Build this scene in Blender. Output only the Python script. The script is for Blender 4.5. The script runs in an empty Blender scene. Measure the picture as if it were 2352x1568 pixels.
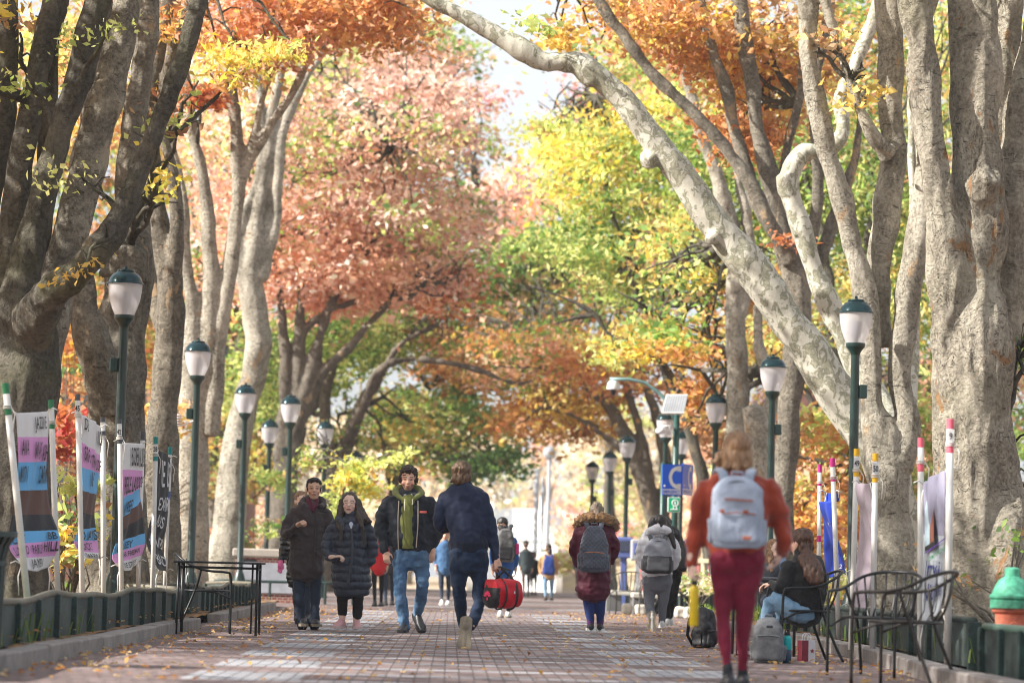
import bpy, math, random
import numpy as np
from mathutils import Vector, Matrix, noise
random.seed(7); RNG = np.random.default_rng(7)
SC = bpy.context.scene; COL = SC.collection
R = math.radians

# ------------------------------------------------------------ camera, sky, sun, exposure
CAM_H = 0.70; YAW = R(1.13); PITCH = R(4.66); ROLL = R(1.5); FPX = 6533.0   # focal length in the measuring grid (2352 wide)
_F = Vector((math.sin(YAW)*math.cos(PITCH), math.cos(YAW)*math.cos(PITCH), math.sin(PITCH)))
_R0 = Vector((math.cos(YAW), -math.sin(YAW), 0)); _U0 = _R0.cross(_F)
_R = _R0*math.cos(ROLL) + _U0*math.sin(ROLL); _U = -_R0*math.sin(ROLL) + _U0*math.cos(ROLL)
cam = bpy.data.cameras.new('camera'); cob = bpy.data.objects.new('camera', cam); COL.objects.link(cob)
M = Matrix((_R, _U, -_F)).transposed().to_4x4(); M.translation = (0, 0, CAM_H); cob.matrix_world = M
cam.sensor_width = 36; cam.lens = 36*FPX/2352; cam.clip_end = 3000; cam.clip_start = .1
cam.dof.use_dof = True; cam.dof.focus_distance = 30.5; cam.dof.aperture_fstop = 2.1
SC.camera = cob
W = bpy.data.worlds.new('World'); SC.world = W; W.use_nodes = True
SUN_EL, SUN_AZ = R(34), R(256)       # azimuth clockwise from +Y: behind the camera on the left
nt = W.node_tree; sky = nt.nodes.new('ShaderNodeTexSky'); sky.sky_type = 'NISHITA'; sky.sun_disc = False
sky.sun_elevation = SUN_EL; sky.sun_rotation = SUN_AZ; sky.dust_density = 4; sky.air_density = 1.0; sky.ozone_density = 1.0
bg = nt.nodes['Background']
_tc = nt.nodes.new('ShaderNodeTexCoord'); _mp = nt.nodes.new('ShaderNodeMapping'); _mp.inputs['Scale'].default_value = (1, 1, 2.6); nt.links.new(_tc.outputs['Generated'], _mp.inputs[0])
_cl = nt.nodes.new('ShaderNodeTexNoise'); _cl.inputs['Scale'].default_value = 3.2; _cl.inputs['Detail'].default_value = 7; _cl.inputs['Roughness'].default_value = .55; nt.links.new(_mp.outputs[0], _cl.inputs['Vector'])
_cr = nt.nodes.new('ShaderNodeValToRGB'); _cr.color_ramp.elements[0].position = .36; _cr.color_ramp.elements[0].color = (.35, .35, .35, 1); _cr.color_ramp.elements[1].position = .58; _cr.color_ramp.elements[1].color = (.96, .96, .96, 1); nt.links.new(_cl.outputs[0], _cr.inputs[0])
_mx = nt.nodes.new('ShaderNodeMix'); _mx.data_type = 'RGBA'; nt.links.new(_cr.outputs[0], _mx.inputs[0]); nt.links.new(sky.outputs[0], _mx.inputs[6]); _mx.inputs[7].default_value = (4.5, 4.7, 5.0, 1)      # thin bright high cloud
nt.links.new(_mx.outputs[2], bg.inputs[0]); bg.inputs[1].default_value = 0.095
sun = bpy.data.lights.new('sun', 'SUN'); sun.energy = 5.0; sun.angle = R(.53); sun.color = (1, .945, .87)
so = bpy.data.objects.new('sun', sun); COL.objects.link(so)
sd = Vector((math.sin(SUN_AZ)*math.cos(SUN_EL), math.cos(SUN_AZ)*math.cos(SUN_EL), math.sin(SUN_EL)))
so.rotation_euler = sd.to_track_quat('Z', 'Y').to_euler(); so.location = (-20, -20, 30)
vs = SC.view_settings; vs.view_transform = 'Standard'; vs.look = 'None'; vs.exposure = 1.2; vs.gamma = 1; vs.use_curve_mapping = False
SC.render.engine = 'CYCLES'
try:
    SC.cycles.use_denoising = True; SC.cycles.denoiser = 'OPENIMAGEDENOISE'; SC.cycles.denoising_prefilter = 'ACCURATE'
except Exception: pass
SC.cycles.max_bounces = 7; SC.cycles.diffuse_bounces = 3; SC.cycles.glossy_bounces = 2; SC.cycles.transmission_bounces = 4; SC.cycles.transparent_max_bounces = 8
SC.cycles.sample_clamp_indirect = 6; SC.cycles.filter_width = 1.05; SC.cycles.volume_bounces = 0; SC.cycles.volume_step_rate = 4

# ------------------------------------------------------------ measuring helpers
def D(x, y, Y):                      # the point of the walkway world at distance Y seen at (x, y) of the measuring grid
    d = _F + _R*((x-1176)/FPX) + _U*((784-y)/FPX)
    return Vector((0, 0, CAM_H)) + d*(Y/d.y)
def S(Y): return FPX/Y               # grid units per metre
def G(x, Y, z=0):                    # ground point at distance Y under grid column x
    p = D(x, 1317+(x-1176)*.026+CAM_H*FPX/Y, Y); return Vector((p.x, Y, z))

# ------------------------------------------------------------ materials
def newmat(name):
    m = bpy.data.materials.new(name); m.use_nodes = True
    n = m.node_tree; b = n.nodes['Principled BSDF']; return m, n, b
def N(n, t, **kw):
    x = n.nodes.new('ShaderNode'+t)
    for k, v in kw.items(): setattr(x, k, v)
    return x
def inp(x, **kw):
    for k, v in kw.items(): x.inputs[k.replace('_', ' ')].default_value = v
    return x
def tex_noise(n, scale, detail=4, rough=.55, vec=None, dist=0):
    t = N(n, 'TexNoise'); inp(t, Scale=scale, Detail=detail, Roughness=rough, Distortion=dist)
    if vec: n.links.new(vec, t.inputs['Vector'])
    return t
def ramp(n, fac, stops, interp='LINEAR'):
    r = N(n, 'ValToRGB'); n.links.new(fac, r.inputs[0]); r.color_ramp.interpolation = interp
    e = r.color_ramp.elements
    while len(e) < len(stops): e.new(.5)
    for q, (p, c) in zip(e, stops): q.position = p; q.color = (*c, 1) if len(c) == 3 else c
    return r
def mixc(n, fac, a, b, mode='MIX'):
    m = N(n, 'Mix', data_type='RGBA', blend_type=mode)
    for k, v in ((0, fac), (6, a), (7, b)):
        if hasattr(v, 'is_linked') or hasattr(v, 'links'): n.links.new(v, m.inputs[k])
        else: m.inputs[k].default_value = v if k == 0 else (*v, 1)
    return m.outputs[2]
def bump(n, b, h, strength=.4, dist=.02):
    u = N(n, 'Bump'); inp(u, Strength=strength, Distance=dist); n.links.new(h, u.inputs['Height']); n.links.new(u.outputs[0], b.inputs['Normal'])
def objvec(n, sx=1, sy=1, sz=1):
    c = N(n, 'TexCoord'); m = N(n, 'Mapping'); n.links.new(c.outputs['Object'], m.inputs[0]); m.inputs['Scale'].default_value = (sx, sy, sz); return m.outputs[0]
_simple = {}
def simple(name, col, rough=.6, metal=0, var=.15, scale=30, bmp=.15, bd=.004, spec=.5, sheen=0):
    key = (name,)
    if key in _simple: return _simple[key]
    m, n, b = newmat(name); v = objvec(n)
    t = tex_noise(n, scale, 5, .6, v); t2 = tex_noise(n, scale*.12, 3, .5, v)
    a = N(n, 'Math', operation='ADD'); n.links.new(t.outputs[0], a.inputs[0]); n.links.new(t2.outputs[0], a.inputs[1])
    r = ramp(n, a.outputs[0], [(.6, tuple(c*(1-var) for c in col)), (1.4 if False else 1.0, tuple(min(1, c*(1+var)) for c in col))])
    h = N(n, 'Math', operation='MULTIPLY'); n.links.new(a.outputs[0], h.inputs[0]); h.inputs[1].default_value = .5
    n.links.new(h.outputs[0], r.inputs[0]); r.color_ramp.elements[0].position = .35; r.color_ramp.elements[1].position = .65
    n.links.new(r.outputs[0], b.inputs['Base Color']); inp(b, Roughness=rough, Metallic=metal); b.inputs['Specular IOR Level'].default_value = spec
    if sheen: b.inputs['Sheen Weight'].default_value = sheen
    if bmp: bump(n, b, t.outputs[0], bmp, bd)
    _simple[key] = m; return m
def cloth(name, col, rough=.85, weave=350, fold=9, bd=.02, var=.12, sheen=.1, bs=.6):
    if (name,) in _simple: return _simple[(name,)]
    m, n, b = newmat(name); v = objvec(n, 1, 1, .55)
    f = tex_noise(n, fold, 3, .5, v, 1.2); w = tex_noise(n, weave, 2, .5, v)
    r = ramp(n, w.outputs[0], [(.3, tuple(c*(1-var) for c in col)), (.7, tuple(min(1, c*(1+var)) for c in col))])
    n.links.new(r.outputs[0], b.inputs['Base Color']); inp(b, Roughness=rough); b.inputs['Sheen Weight'].default_value = sheen
    b.inputs['Specular IOR Level'].default_value = .3
    bump(n, b, f.outputs[0], bs, bd)
    _simple[(name,)] = m; return m
def attr_mat(name, rough=.55, trans=0.0, sss=0, spec=.3, bmp=0):
    m, n, b = newmat(name); a = N(n, 'Attribute', attribute_name='Col')
    n.links.new(a.outputs['Color'], b.inputs['Base Color']); inp(b, Roughness=rough); b.inputs['Specular IOR Level'].default_value = spec
    if bmp: bump(n, b, tex_noise(n, 60, 3, .5, objvec(n)).outputs[0], bmp, .003)
    if trans:
        t = N(n, 'BsdfTranslucent'); g = N(n, 'HueSaturation'); inp(g, Saturation=1.15, Value=1.25); n.links.new(a.outputs['Color'], g.inputs['Color'])
        n.links.new(g.outputs[0], t.inputs[0]); x = N(n, 'MixShader'); x.inputs[0].default_value = trans
        n.links.new(b.outputs[0], x.inputs[1]); n.links.new(t.outputs[0], x.inputs[2]); n.links.new(x.outputs[0], n.nodes['Material Output'].inputs[0])
    return m
LEAF = attr_mat('leaf', .5, .48); SKIN = attr_mat('skin', .5, 0, spec=.35)

def bark(name, a, b_, c, plate=9, patch=1.6, patchcol=(.42, .30, .19), dark=(.06, .05, .035), moss=0, lent=1):
    m, n, b = newmat(name); v = objvec(n)
    big = tex_noise(n, patch, 6, .68, v, .6); fine = tex_noise(n, 22, 8, .7, v)
    base = ramp(n, big.outputs[0], [(.40, a), (.51, b_), (.61, c)])
    col = mixc(n, .45, base.outputs[0], ramp(n, fine.outputs[0], [(.3, tuple(x*.55 for x in a)), (.7, tuple(min(1, x*1.45) for x in c))]).outputs[0])
    # ragged edges of flaking plates: thin contour lines of a warped noise
    vv = objvec(n, 1, 1, .7); cn = tex_noise(n, plate*.62, 4, .62, vv, 1.1)
    sb = N(n, 'Math', operation='SUBTRACT'); n.links.new(cn.outputs[0], sb.inputs[0]); sb.inputs[1].default_value = .5
    fm = N(n, 'Math', operation='PINGPONG'); n.links.new(cn.outputs[0], fm.inputs[0]); fm.inputs[1].default_value = .055
    where = tex_noise(n, 1.1, 4, .6, v); wr = ramp(n, where.outputs[0], [(.46, (0, 0, 0)), (.54, (1, 1, 1))])
    edge = ramp(n, fm.outputs[0], [(.0, (1, 1, 1)), (.007, (0, 0, 0))])
    em = N(n, 'Math', operation='MULTIPLY'); n.links.new(edge.outputs[0], em.inputs[0]); n.links.new(wr.outputs[0], em.inputs[1])
    ef = N(n, 'Math', operation='MULTIPLY'); n.links.new(em.outputs[0], ef.inputs[0]); ef.inputs[1].default_value = .5
    col = mixc(n, ef.outputs[0], col, dark)
    # fresh bark under fallen flakes
    pt = tex_noise(n, 2.3, 6, .7, objvec(n, 1, 1, .5), .8); pr = ramp(n, pt.outputs[0], [(.605, (0, 0, 0)), (.635, (.85, .85, .85))])
    col = mixc(n, pr.outputs[0], col, patchcol)
    # lenticels: short horizontal dark dashes
    ln = tex_noise(n, 5, 3, .75, objvec(n, 1, 1, 4.5)); lr = ramp(n, ln.outputs[0], [(.635, (0, 0, 0)), (.67, (1, 1, 1))])
    lf = N(n, 'Math', operation='MULTIPLY'); n.links.new(lr.outputs[0], lf.inputs[0]); lf.inputs[1].default_value = .7*lent
    col = mixc(n, lf.outputs[0], col, dark)
    if moss:
        ms = tex_noise(n, .9, 4, .6, v); mr = ramp(n, ms.outputs[0], [(.5, (0, 0, 0)), (.7, (moss,)*3)]); col = mixc(n, mr.outputs[0], col, (.13, .14, .05))
    n.links.new(col, b.inputs['Base Color']); inp(b, Roughness=.88); b.inputs['Specular IOR Level'].default_value = .2
    h = N(n, 'Math', operation='MULTIPLY_ADD'); n.links.new(em.outputs[0], h.inputs[0]); h.inputs[1].default_value = -.8; n.links.new(fine.outputs[0], h.inputs[2])
    h2 = N(n, 'Math', operation='MULTIPLY_ADD'); n.links.new(lr.outputs[0], h2.inputs[0]); h2.inputs[1].default_value = -.35*lent; n.links.new(h.outputs[0], h2.inputs[2])
    bump(n, b, h2.outputs[0], 1, .05); return m
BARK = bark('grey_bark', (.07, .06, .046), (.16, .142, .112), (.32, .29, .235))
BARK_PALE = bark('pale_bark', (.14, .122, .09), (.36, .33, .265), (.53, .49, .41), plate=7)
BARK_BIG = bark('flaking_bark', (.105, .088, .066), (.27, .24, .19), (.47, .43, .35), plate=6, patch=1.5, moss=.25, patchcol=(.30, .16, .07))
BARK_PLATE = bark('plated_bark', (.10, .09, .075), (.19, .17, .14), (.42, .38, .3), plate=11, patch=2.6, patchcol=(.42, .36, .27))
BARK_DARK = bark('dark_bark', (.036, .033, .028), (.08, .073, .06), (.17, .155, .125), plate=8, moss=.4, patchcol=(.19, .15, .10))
BARK_FAR = bark('far_bark', (.10, .085, .07), (.15, .13, .105), (.22, .195, .16), plate=6)
def sycamore():
    m, n, b = newmat('sycamore_bark'); v = objvec(n); w = objvec(n, 1, 1, .8)
    t = tex_noise(n, 8.5, 7, .62, w, .9); t2 = tex_noise(n, 2.1, 4, .6, v, .5); ad = N(n, 'Math', operation='MULTIPLY_ADD')
    n.links.new(t2.outputs[0], ad.inputs[0]); ad.inputs[1].default_value = .55; n.links.new(t.outputs[0], ad.inputs[2])
    r = ramp(n, ad.outputs[0], [(0, (.46, .44, .37)), (.775, (.50, .48, .41)), (.785, (.17, .17, .11)), (.86, (.13, .135, .085)), (.868, (.30, .285, .2))], 'LINEAR')
    f = tex_noise(n, 40, 5, .6, v); c = mixc(n, .25, r.outputs[0], ramp(n, f.outputs[0], [(.3, (.3, .28, .2)), (.7, (.8, .78, .7))]).outputs[0])
    n.links.new(c, b.inputs['Base Color']); inp(b, Roughness=.8); b.inputs['Specular IOR Level'].default_value = .2
    bump(n, b, ad.outputs[0], .4, .02); return m
SYC = sycamore()

# ------------------------------------------------------------ objects
def link(o, parent=None):
    COL.objects.link(o)
    if parent is not None: o.parent = parent
    return o
def tag(o, label=None, cat=None, group=None, kind=None):
    if label: o['label'] = label
    if cat: o['category'] = cat
    if group: o['group'] = group
    if kind: o['kind'] = kind
    return o
def thing(name, label, cat, loc=(0, 0, 0), rz=0, group=None):
    o = bpy.data.objects.new(name, None); o.location = loc; o.rotation_euler = (0, 0, rz); o.empty_display_size = .2
    link(o); return tag(o, label, cat, group)
class MB:
    """collects faces (world or local coordinates) and links them as one mesh"""
    def __init__(s): s.v = []; s.f = []; s.m = []
    def add(s, vs, fs, mi=0):
        o = len(s.v); s.v += [tuple(v) for v in vs]; s.f += [tuple(i+o for i in f) for f in fs]; s.m += [mi]*len(fs); return s
    def box(s, c, sz, mi=0, rot=None, bev=0):
        x, y, z = sz[0]/2, sz[1]/2, sz[2]/2; e = min(bev, x*.9, y*.9, z*.9)
        if e <= 0:
            vs = [Vector((a, b, d)) for a in (-x, x) for b in (-y, y) for d in (-z, z)]
            fs = [(0, 1, 3, 2), (4, 6, 7, 5), (0, 4, 5, 1), (2, 3, 7, 6), (0, 2, 6, 4), (1, 5, 7, 3)]
        else:
            vs = []
            pts = [(-x+e, -y), (x-e, -y), (x, -y+e), (x, y-e), (x-e, y), (-x+e, y), (-x, y-e), (-x, -y+e)]
            for k, (zz, sh) in enumerate(((-z, e), (-z+e, 0), (z-e, 0), (z, e))):
                for px, py in pts:
                    vs.append(Vector((px-(sh if px > 0 else -sh)*(1 if abs(px) > x-e*1.01 or 1 else 0), py-(sh if py > 0 else -sh), zz)))
            fs = [tuple(range(7, -1, -1)), tuple(range(24, 32))]
            for k in range(3):
                for i in range(8): j = (i+1) % 8; fs.append((k*8+i, k*8+j, k*8+8+j, k*8+8+i))
        if rot is not None: vs = [rot @ v for v in vs]
        c = Vector(c); return s.add([v+c for v in vs], fs, mi)
    def tube(s, pts, r, n=8, mi=0, cap=True, rnd=False, rb=None, side=None):
        pts = [Vector(p) for p in pts]; k = len(pts)
        rs = list(r) if hasattr(r, '__len__') else [r]*k
        rbs = list(rb) if rb is not None else rs
        if rnd:
            t0 = (pts[0]-pts[1]).normalized(); t1 = (pts[-1]-pts[-2]).normalized()
            a0, a1 = min(rs[0], rbs[0]), min(rs[-1], rbs[-1])
            pts = [pts[0]+t0*a0*.85, pts[0]+t0*a0*.6] + pts + [pts[-1]+t1*a1*.6, pts[-1]+t1*a1*.85]
            rs = [rs[0]*.35, rs[0]*.8] + rs + [rs[-1]*.8, rs[-1]*.35]; rbs = [rbs[0]*.35, rbs[0]*.8] + rbs + [rbs[-1]*.8, rbs[-1]*.35]; k += 4
        vs = []; ref = Vector(side) if side is not None else None; last = None
        for i in range(k):
            t = (pts[min(i+1, k-1)]-pts[max(i-1, 0)])
            t = t.normalized() if t.length > 1e-9 else Vector((0, 0, 1))
            if ref is not None: a = ref - t*ref.dot(t)
            elif last is None:
                a = Vector((0, 1, 0)).cross(t)
                if a.length < .05: a = Vector((1, 0, 0)).cross(t)
            else: a = last - t*last.dot(t)
            if a.length < 1e-6: a = t.orthogonal()
            a.normalize(); last = a; b = t.cross(a)
            for j in range(n):
                w = 2*math.pi*j/n; vs.append(pts[i]+a*(math.cos(w)*rs[i])+b*(math.sin(w)*rbs[i]))
        fs = []
        for i in range(k-1):
            for j in range(n): q = (j+1) % n; fs.append((i*n+j, i*n+q, (i+1)*n+q, (i+1)*n+j))
        if cap: fs.append(tuple(range(n-1, -1, -1))); fs.append(tuple((k-1)*n+j for j in range(n)))
        return s.add(vs, fs, mi)
    def ell(s, c, r, mi=0, rot=None, n=14, m=10):
        vs = []; c = Vector(c)
        for i in range(1, m):
            th = math.pi*i/m
            for j in range(n):
                ph = 2*math.pi*j/n; v = Vector((r[0]*math.sin(th)*math.cos(ph), r[1]*math.sin(th)*math.sin(ph), r[2]*math.cos(th)))
                if rot is not None: v = rot @ v
                vs.append(c+v)
        top = Vector((0, 0, r[2])); bot = Vector((0, 0, -r[2]))
        if rot is not None: top = rot @ top; bot = rot @ bot
        vs += [c+top, c+bot]; a, b = len(vs)-2, len(vs)-1; fs = []
        for j in range(n):
            q = (j+1) % n; fs.append((a, j, q)); fs.append(((m-2)*n+q, (m-2)*n+j, b))
            for i in range(m-2): fs.append((i*n+j, (i+1)*n+j, (i+1)*n+q, i*n+q))
        return s.add(vs, fs, mi)
    def lathe(s, prof, c=(0, 0, 0), n=24, mi=0, cap=True):
        c = Vector(c); vs = [c+Vector((r*math.cos(2*math.pi*j/n), r*math.sin(2*math.pi*j/n), z)) for r, z in prof for j in range(n)]
        fs = []
        for i in range(len(prof)-1):
            for j in range(n): q = (j+1) % n; fs.append((i*n+j, i*n+q, (i+1)*n+q, (i+1)*n+j))
        if cap: fs.append(tuple(range(n-1, -1, -1))); fs.append(tuple((len(prof)-1)*n+j for j in range(n)))
        return s.add(vs, fs, mi)
    def build(s, name, mats, parent=None, smooth=False, world=True):
        mats = mats if isinstance(mats, (list, tuple)) else [mats]
        off = Vector(parent_loc(parent)) if (parent is not None and world) else Vector((0, 0, 0))
        me = bpy.data.meshes.new(name); me.from_pydata([tuple(Vector(v)-off) for v in s.v], [], s.f)
        for m in mats: me.materials.append(m)
        if len(mats) > 1: me.polygons.foreach_set('material_index', s.m)
        if smooth: me.polygons.foreach_set('use_smooth', [True]*len(s.f))
        me.update(); return link(bpy.data.objects.new(name, me), parent)
def parent_loc(p):
    l = Vector((0, 0, 0))
    while p is not None: l = l+Vector(p.location); p = p.parent
    return l
def auto(o, ang=40):
    me = o.data; me.polygons.foreach_set('use_smooth', [True]*len(me.polygons))
    try: me.set_sharp_from_angle(angle=R(ang))
    except Exception: pass
    return o
def remesh(mb, vox, smooth=3, fac=.5):
    me = bpy.data.meshes.new('tmp'); me.from_pydata(mb.v, [], mb.f); me.update()
    o = bpy.data.objects.new('tmp', me); COL.objects.link(o)
    r = o.modifiers.new('r', 'REMESH'); r.mode = 'VOXEL'; r.voxel_size = vox
    if smooth: q = o.modifiers.new('s', 'SMOOTH'); q.iterations = smooth; q.factor = fac
    dg = bpy.context.evaluated_depsgraph_get(); e = o.evaluated_get(dg); em = bpy.data.meshes.new_from_object(e)
    bpy.data.objects.remove(o); bpy.data.meshes.remove(me); return em
def displace(me, fn):
    n = len(me.vertices); co = np.empty(n*3, np.float32); me.vertices.foreach_get('co', co)
    no = np.empty(n*3, np.float32); me.vertex_normals.foreach_get('vector', no)
    co = co.reshape(-1, 3); no = no.reshape(-1, 3)
    d = np.array([fn(Vector(c)) for c in co.tolist()], np.float32); co += no*d[:, None]
    me.vertices.foreach_set('co', co.ravel()); me.update()
def finish(me, name, mat, parent, smooth=True):
    n = len(me.vertices); off = parent_loc(parent)
    me.transform(Matrix.Translation(-off)); me.name = name; me.materials.clear()
    for m in (mat if isinstance(mat, (list, tuple)) else [mat]): me.materials.append(m)
    if smooth: me.polygons.foreach_set('use_smooth', [True]*len(me.polygons))
    me.update(); return link(bpy.data.objects.new(name, me), parent)
def spline(pts, per=5):
    """Catmull-Rom through tuples of any length"""
    out = []; P = [np.array(p, float) for p in pts]
    if len(P) < 3: per = max(per, 4)
    for i in range(len(P)-1):
        p0, p1, p2, p3 = P[max(i-1, 0)], P[i], P[i+1], P[min(i+2, len(P)-1)]
        for k in range(per):
            t = k/per; out.append(.5*((2*p1)+(-p0+p2)*t+(2*p0-5*p1+4*p2-p3)*t*t+(-p0+3*p1-3*p2+p3)*t**3))
    out.append(P[-1]); return out
def colour_attr(me, cols, domain):
    a = me.color_attributes.new('Col', 'FLOAT_COLOR', domain) if domain == 'POINT' else me.attributes.new('Col', 'FLOAT_COLOR', domain)
    buf = np.ones((len(cols), 4), np.float32); buf[:, :3] = cols; a.data.foreach_set('color', buf.ravel())

# ------------------------------------------------------------ foliage
PAL = {
 'pink': [(.74, .44, .35), (.60, .34, .27), (.80, .58, .48), (.46, .24, .18), (.68, .48, .36)],
 'salmon': [(.78, .42, .27), (.70, .34, .21), (.8, .5, .35), (.56, .26, .15)],
 'orange': [(.58, .25, .08), (.50, .19, .06), (.66, .36, .12), (.36, .14, .05), (.5, .3, .1)],
 'rust': [(.5, .17, .06), (.58, .22, .08), (.38, .14, .06)],
 'gold': [(.72, .46, .08), (.62, .34, .05), (.74, .56, .16), (.44, .38, .08)],
 'yellow': [(.76, .58, .07), (.66, .52, .06), (.7, .42, .04), (.5, .5, .08)],
 'lime': [(.52, .56, .15), (.42, .5, .11), (.64, .62, .2), (.28, .38, .08)],
 'green': [(.14, .26, .05), (.2, .34, .06), (.3, .4, .08), (.09, .18, .04)],
 'deep': [(.10, .19, .06), (.14, .26, .07), (.2, .33, .08), (.08, .14, .05)],
 'red': [(.5, .06, .05), (.4, .08, .06), (.6, .16, .1)],
 'rose': [(.78, .28, .26), (.7, .2, .2), (.8, .4, .36)],
 'tan': [(.62, .5, .36), (.7, .58, .42), (.5, .38, .25), (.74, .66, .5)],
 'brownleaf': [(.4, .2, .09), (.5, .3, .13), (.3, .15, .08), (.6, .42, .2)],
 'grass': [(.12, .2, .04), (.18, .28, .06), (.26, .33, .09), (.08, .14, .03)],
}
def leaf_mesh(cen, size, cols, droop=.25, asp=.5):
    n = len(cen); ax = RNG.normal(size=(n, 3)); ax[:, 2] = ax[:, 2]*.6-droop; ax /= np.linalg.norm(ax, axis=1)[:, None]
    o = RNG.normal(size=(n, 3)); o[:, 2] *= .5; sd_ = np.cross(ax, o); sd_ /= np.linalg.norm(sd_, axis=1)[:, None]; nr = np.cross(ax, sd_)
    L = size[:, None]; w = L*asp*.5*RNG.uniform(.6, 1.25, (n, 1))
    V = np.empty((n, 4, 3), np.float32); V[:, 0] = cen-ax*L*.5; V[:, 2] = cen+ax*L*.5
    V[:, 1] = cen+sd_*w+nr*w*.35; V[:, 3] = cen-sd_*w+nr*w*.35
    me = bpy.data.meshes.new('leaves'); me.vertices.add(n*4); me.vertices.foreach_set('co', V.ravel())
    me.loops.add(n*4); me.loops.foreach_set('vertex_index', np.arange(n*4, dtype=np.int32))
    me.polygons.add(n); me.polygons.foreach_set('loop_start', np.arange(0, n*4, 4, dtype=np.int32)); me.polygons.foreach_set('loop_total', np.full(n, 4, np.int32))
    me.update(calc_edges=True); colour_attr(me, cols, 'FACE'); return me
def cluster_leaves(clusters):
    """clusters: (x, y, Y, rx, ry, rz, n, palettes[, leaf length]) in grid units and metres -> centres, sizes, colours"""
    C_, Sz, Cl = [], [], []
    for c in clusters:
        x, y, Y, rx, ry, rz, n, pal = c[:8]; L = c[8] if len(c) > 8 else .065+.0019*Y
        cen = D(x, y, Y); s = S(Y); rad = np.array([rx/s, rz, ry/s])
        per = 26; k = max(3, int(n*1.15/per)); q = RNG.normal(size=(k*2, 3)); q /= np.linalg.norm(q, axis=1)[:, None]
        q *= RNG.uniform(.0, 1, (k*2, 1))**.45; q = q*rad
        sub = None
        wob = RNG.uniform(0, 50, 3); f = 1.7/max(rad.min(), 1.2)
        ns = max(2, int(n/260)); sub = RNG.normal(size=(ns, 3)); sub /= np.linalg.norm(sub, axis=1)[:, None]; sub *= RNG.uniform(.15, 1, (ns, 1))**.5
        q = sub[RNG.integers(0, ns, k*2)]*rad*1.08+q*np.array([.5, .5, .32])*RNG.uniform(.5, 1.1, (k*2, 1))
        keep = [noise.noise(Vector((v*f*2.2+wob).tolist())) > .10 for v in q]; keep = np.array(keep); keep[:2] = True; q = q[keep][:k]
        if len(q) == 0: continue
        spr = min(.55, max(.2, .3*float(rad.mean()))); pals = pal if isinstance(pal, (list, tuple)) else [pal]
        for v in q:
            m = int(RNG.integers(per*.6, per*1.5)); tilt = RNG.uniform(-.5, .5, 2)
            p = RNG.normal(size=(m, 3))*np.array([spr, spr, spr*.22]); p[:, 2] += p[:, 0]*tilt[0]+p[:, 1]*tilt[1]
            C_.append(p+v+np.array(cen)); Sz.append(L*RNG.uniform(.5, 1.4, m))
            base = PAL['brownleaf' if RNG.random() < .06 else pals[int(RNG.integers(len(pals)))]]; main = np.array(base[int(RNG.integers(len(base)))])
            alt = np.array(base)[RNG.integers(0, len(base), m)]; col = main*.55+alt*.45
            Cl.append(col*RNG.uniform(.78, 1.22, (m, 1))*RNG.uniform(.66, 1.26))
    cl = np.vstack(Cl); lum = cl.mean(1, keepdims=True); cl = lum*.18+cl*.82
    return np.vstack(C_), np.concatenate(Sz), np.clip(cl*1.34, 0, .94)
def crown(clusters, parent, name='crown', asp=.5, droop=.25):
    c, s, l = cluster_leaves(clusters); me = leaf_mesh(c-np.array(parent_loc(parent)), s, l, droop, asp); me.name = name
    me.materials.append(LEAF); return link(bpy.data.objects.new(name, me), parent)

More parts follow.
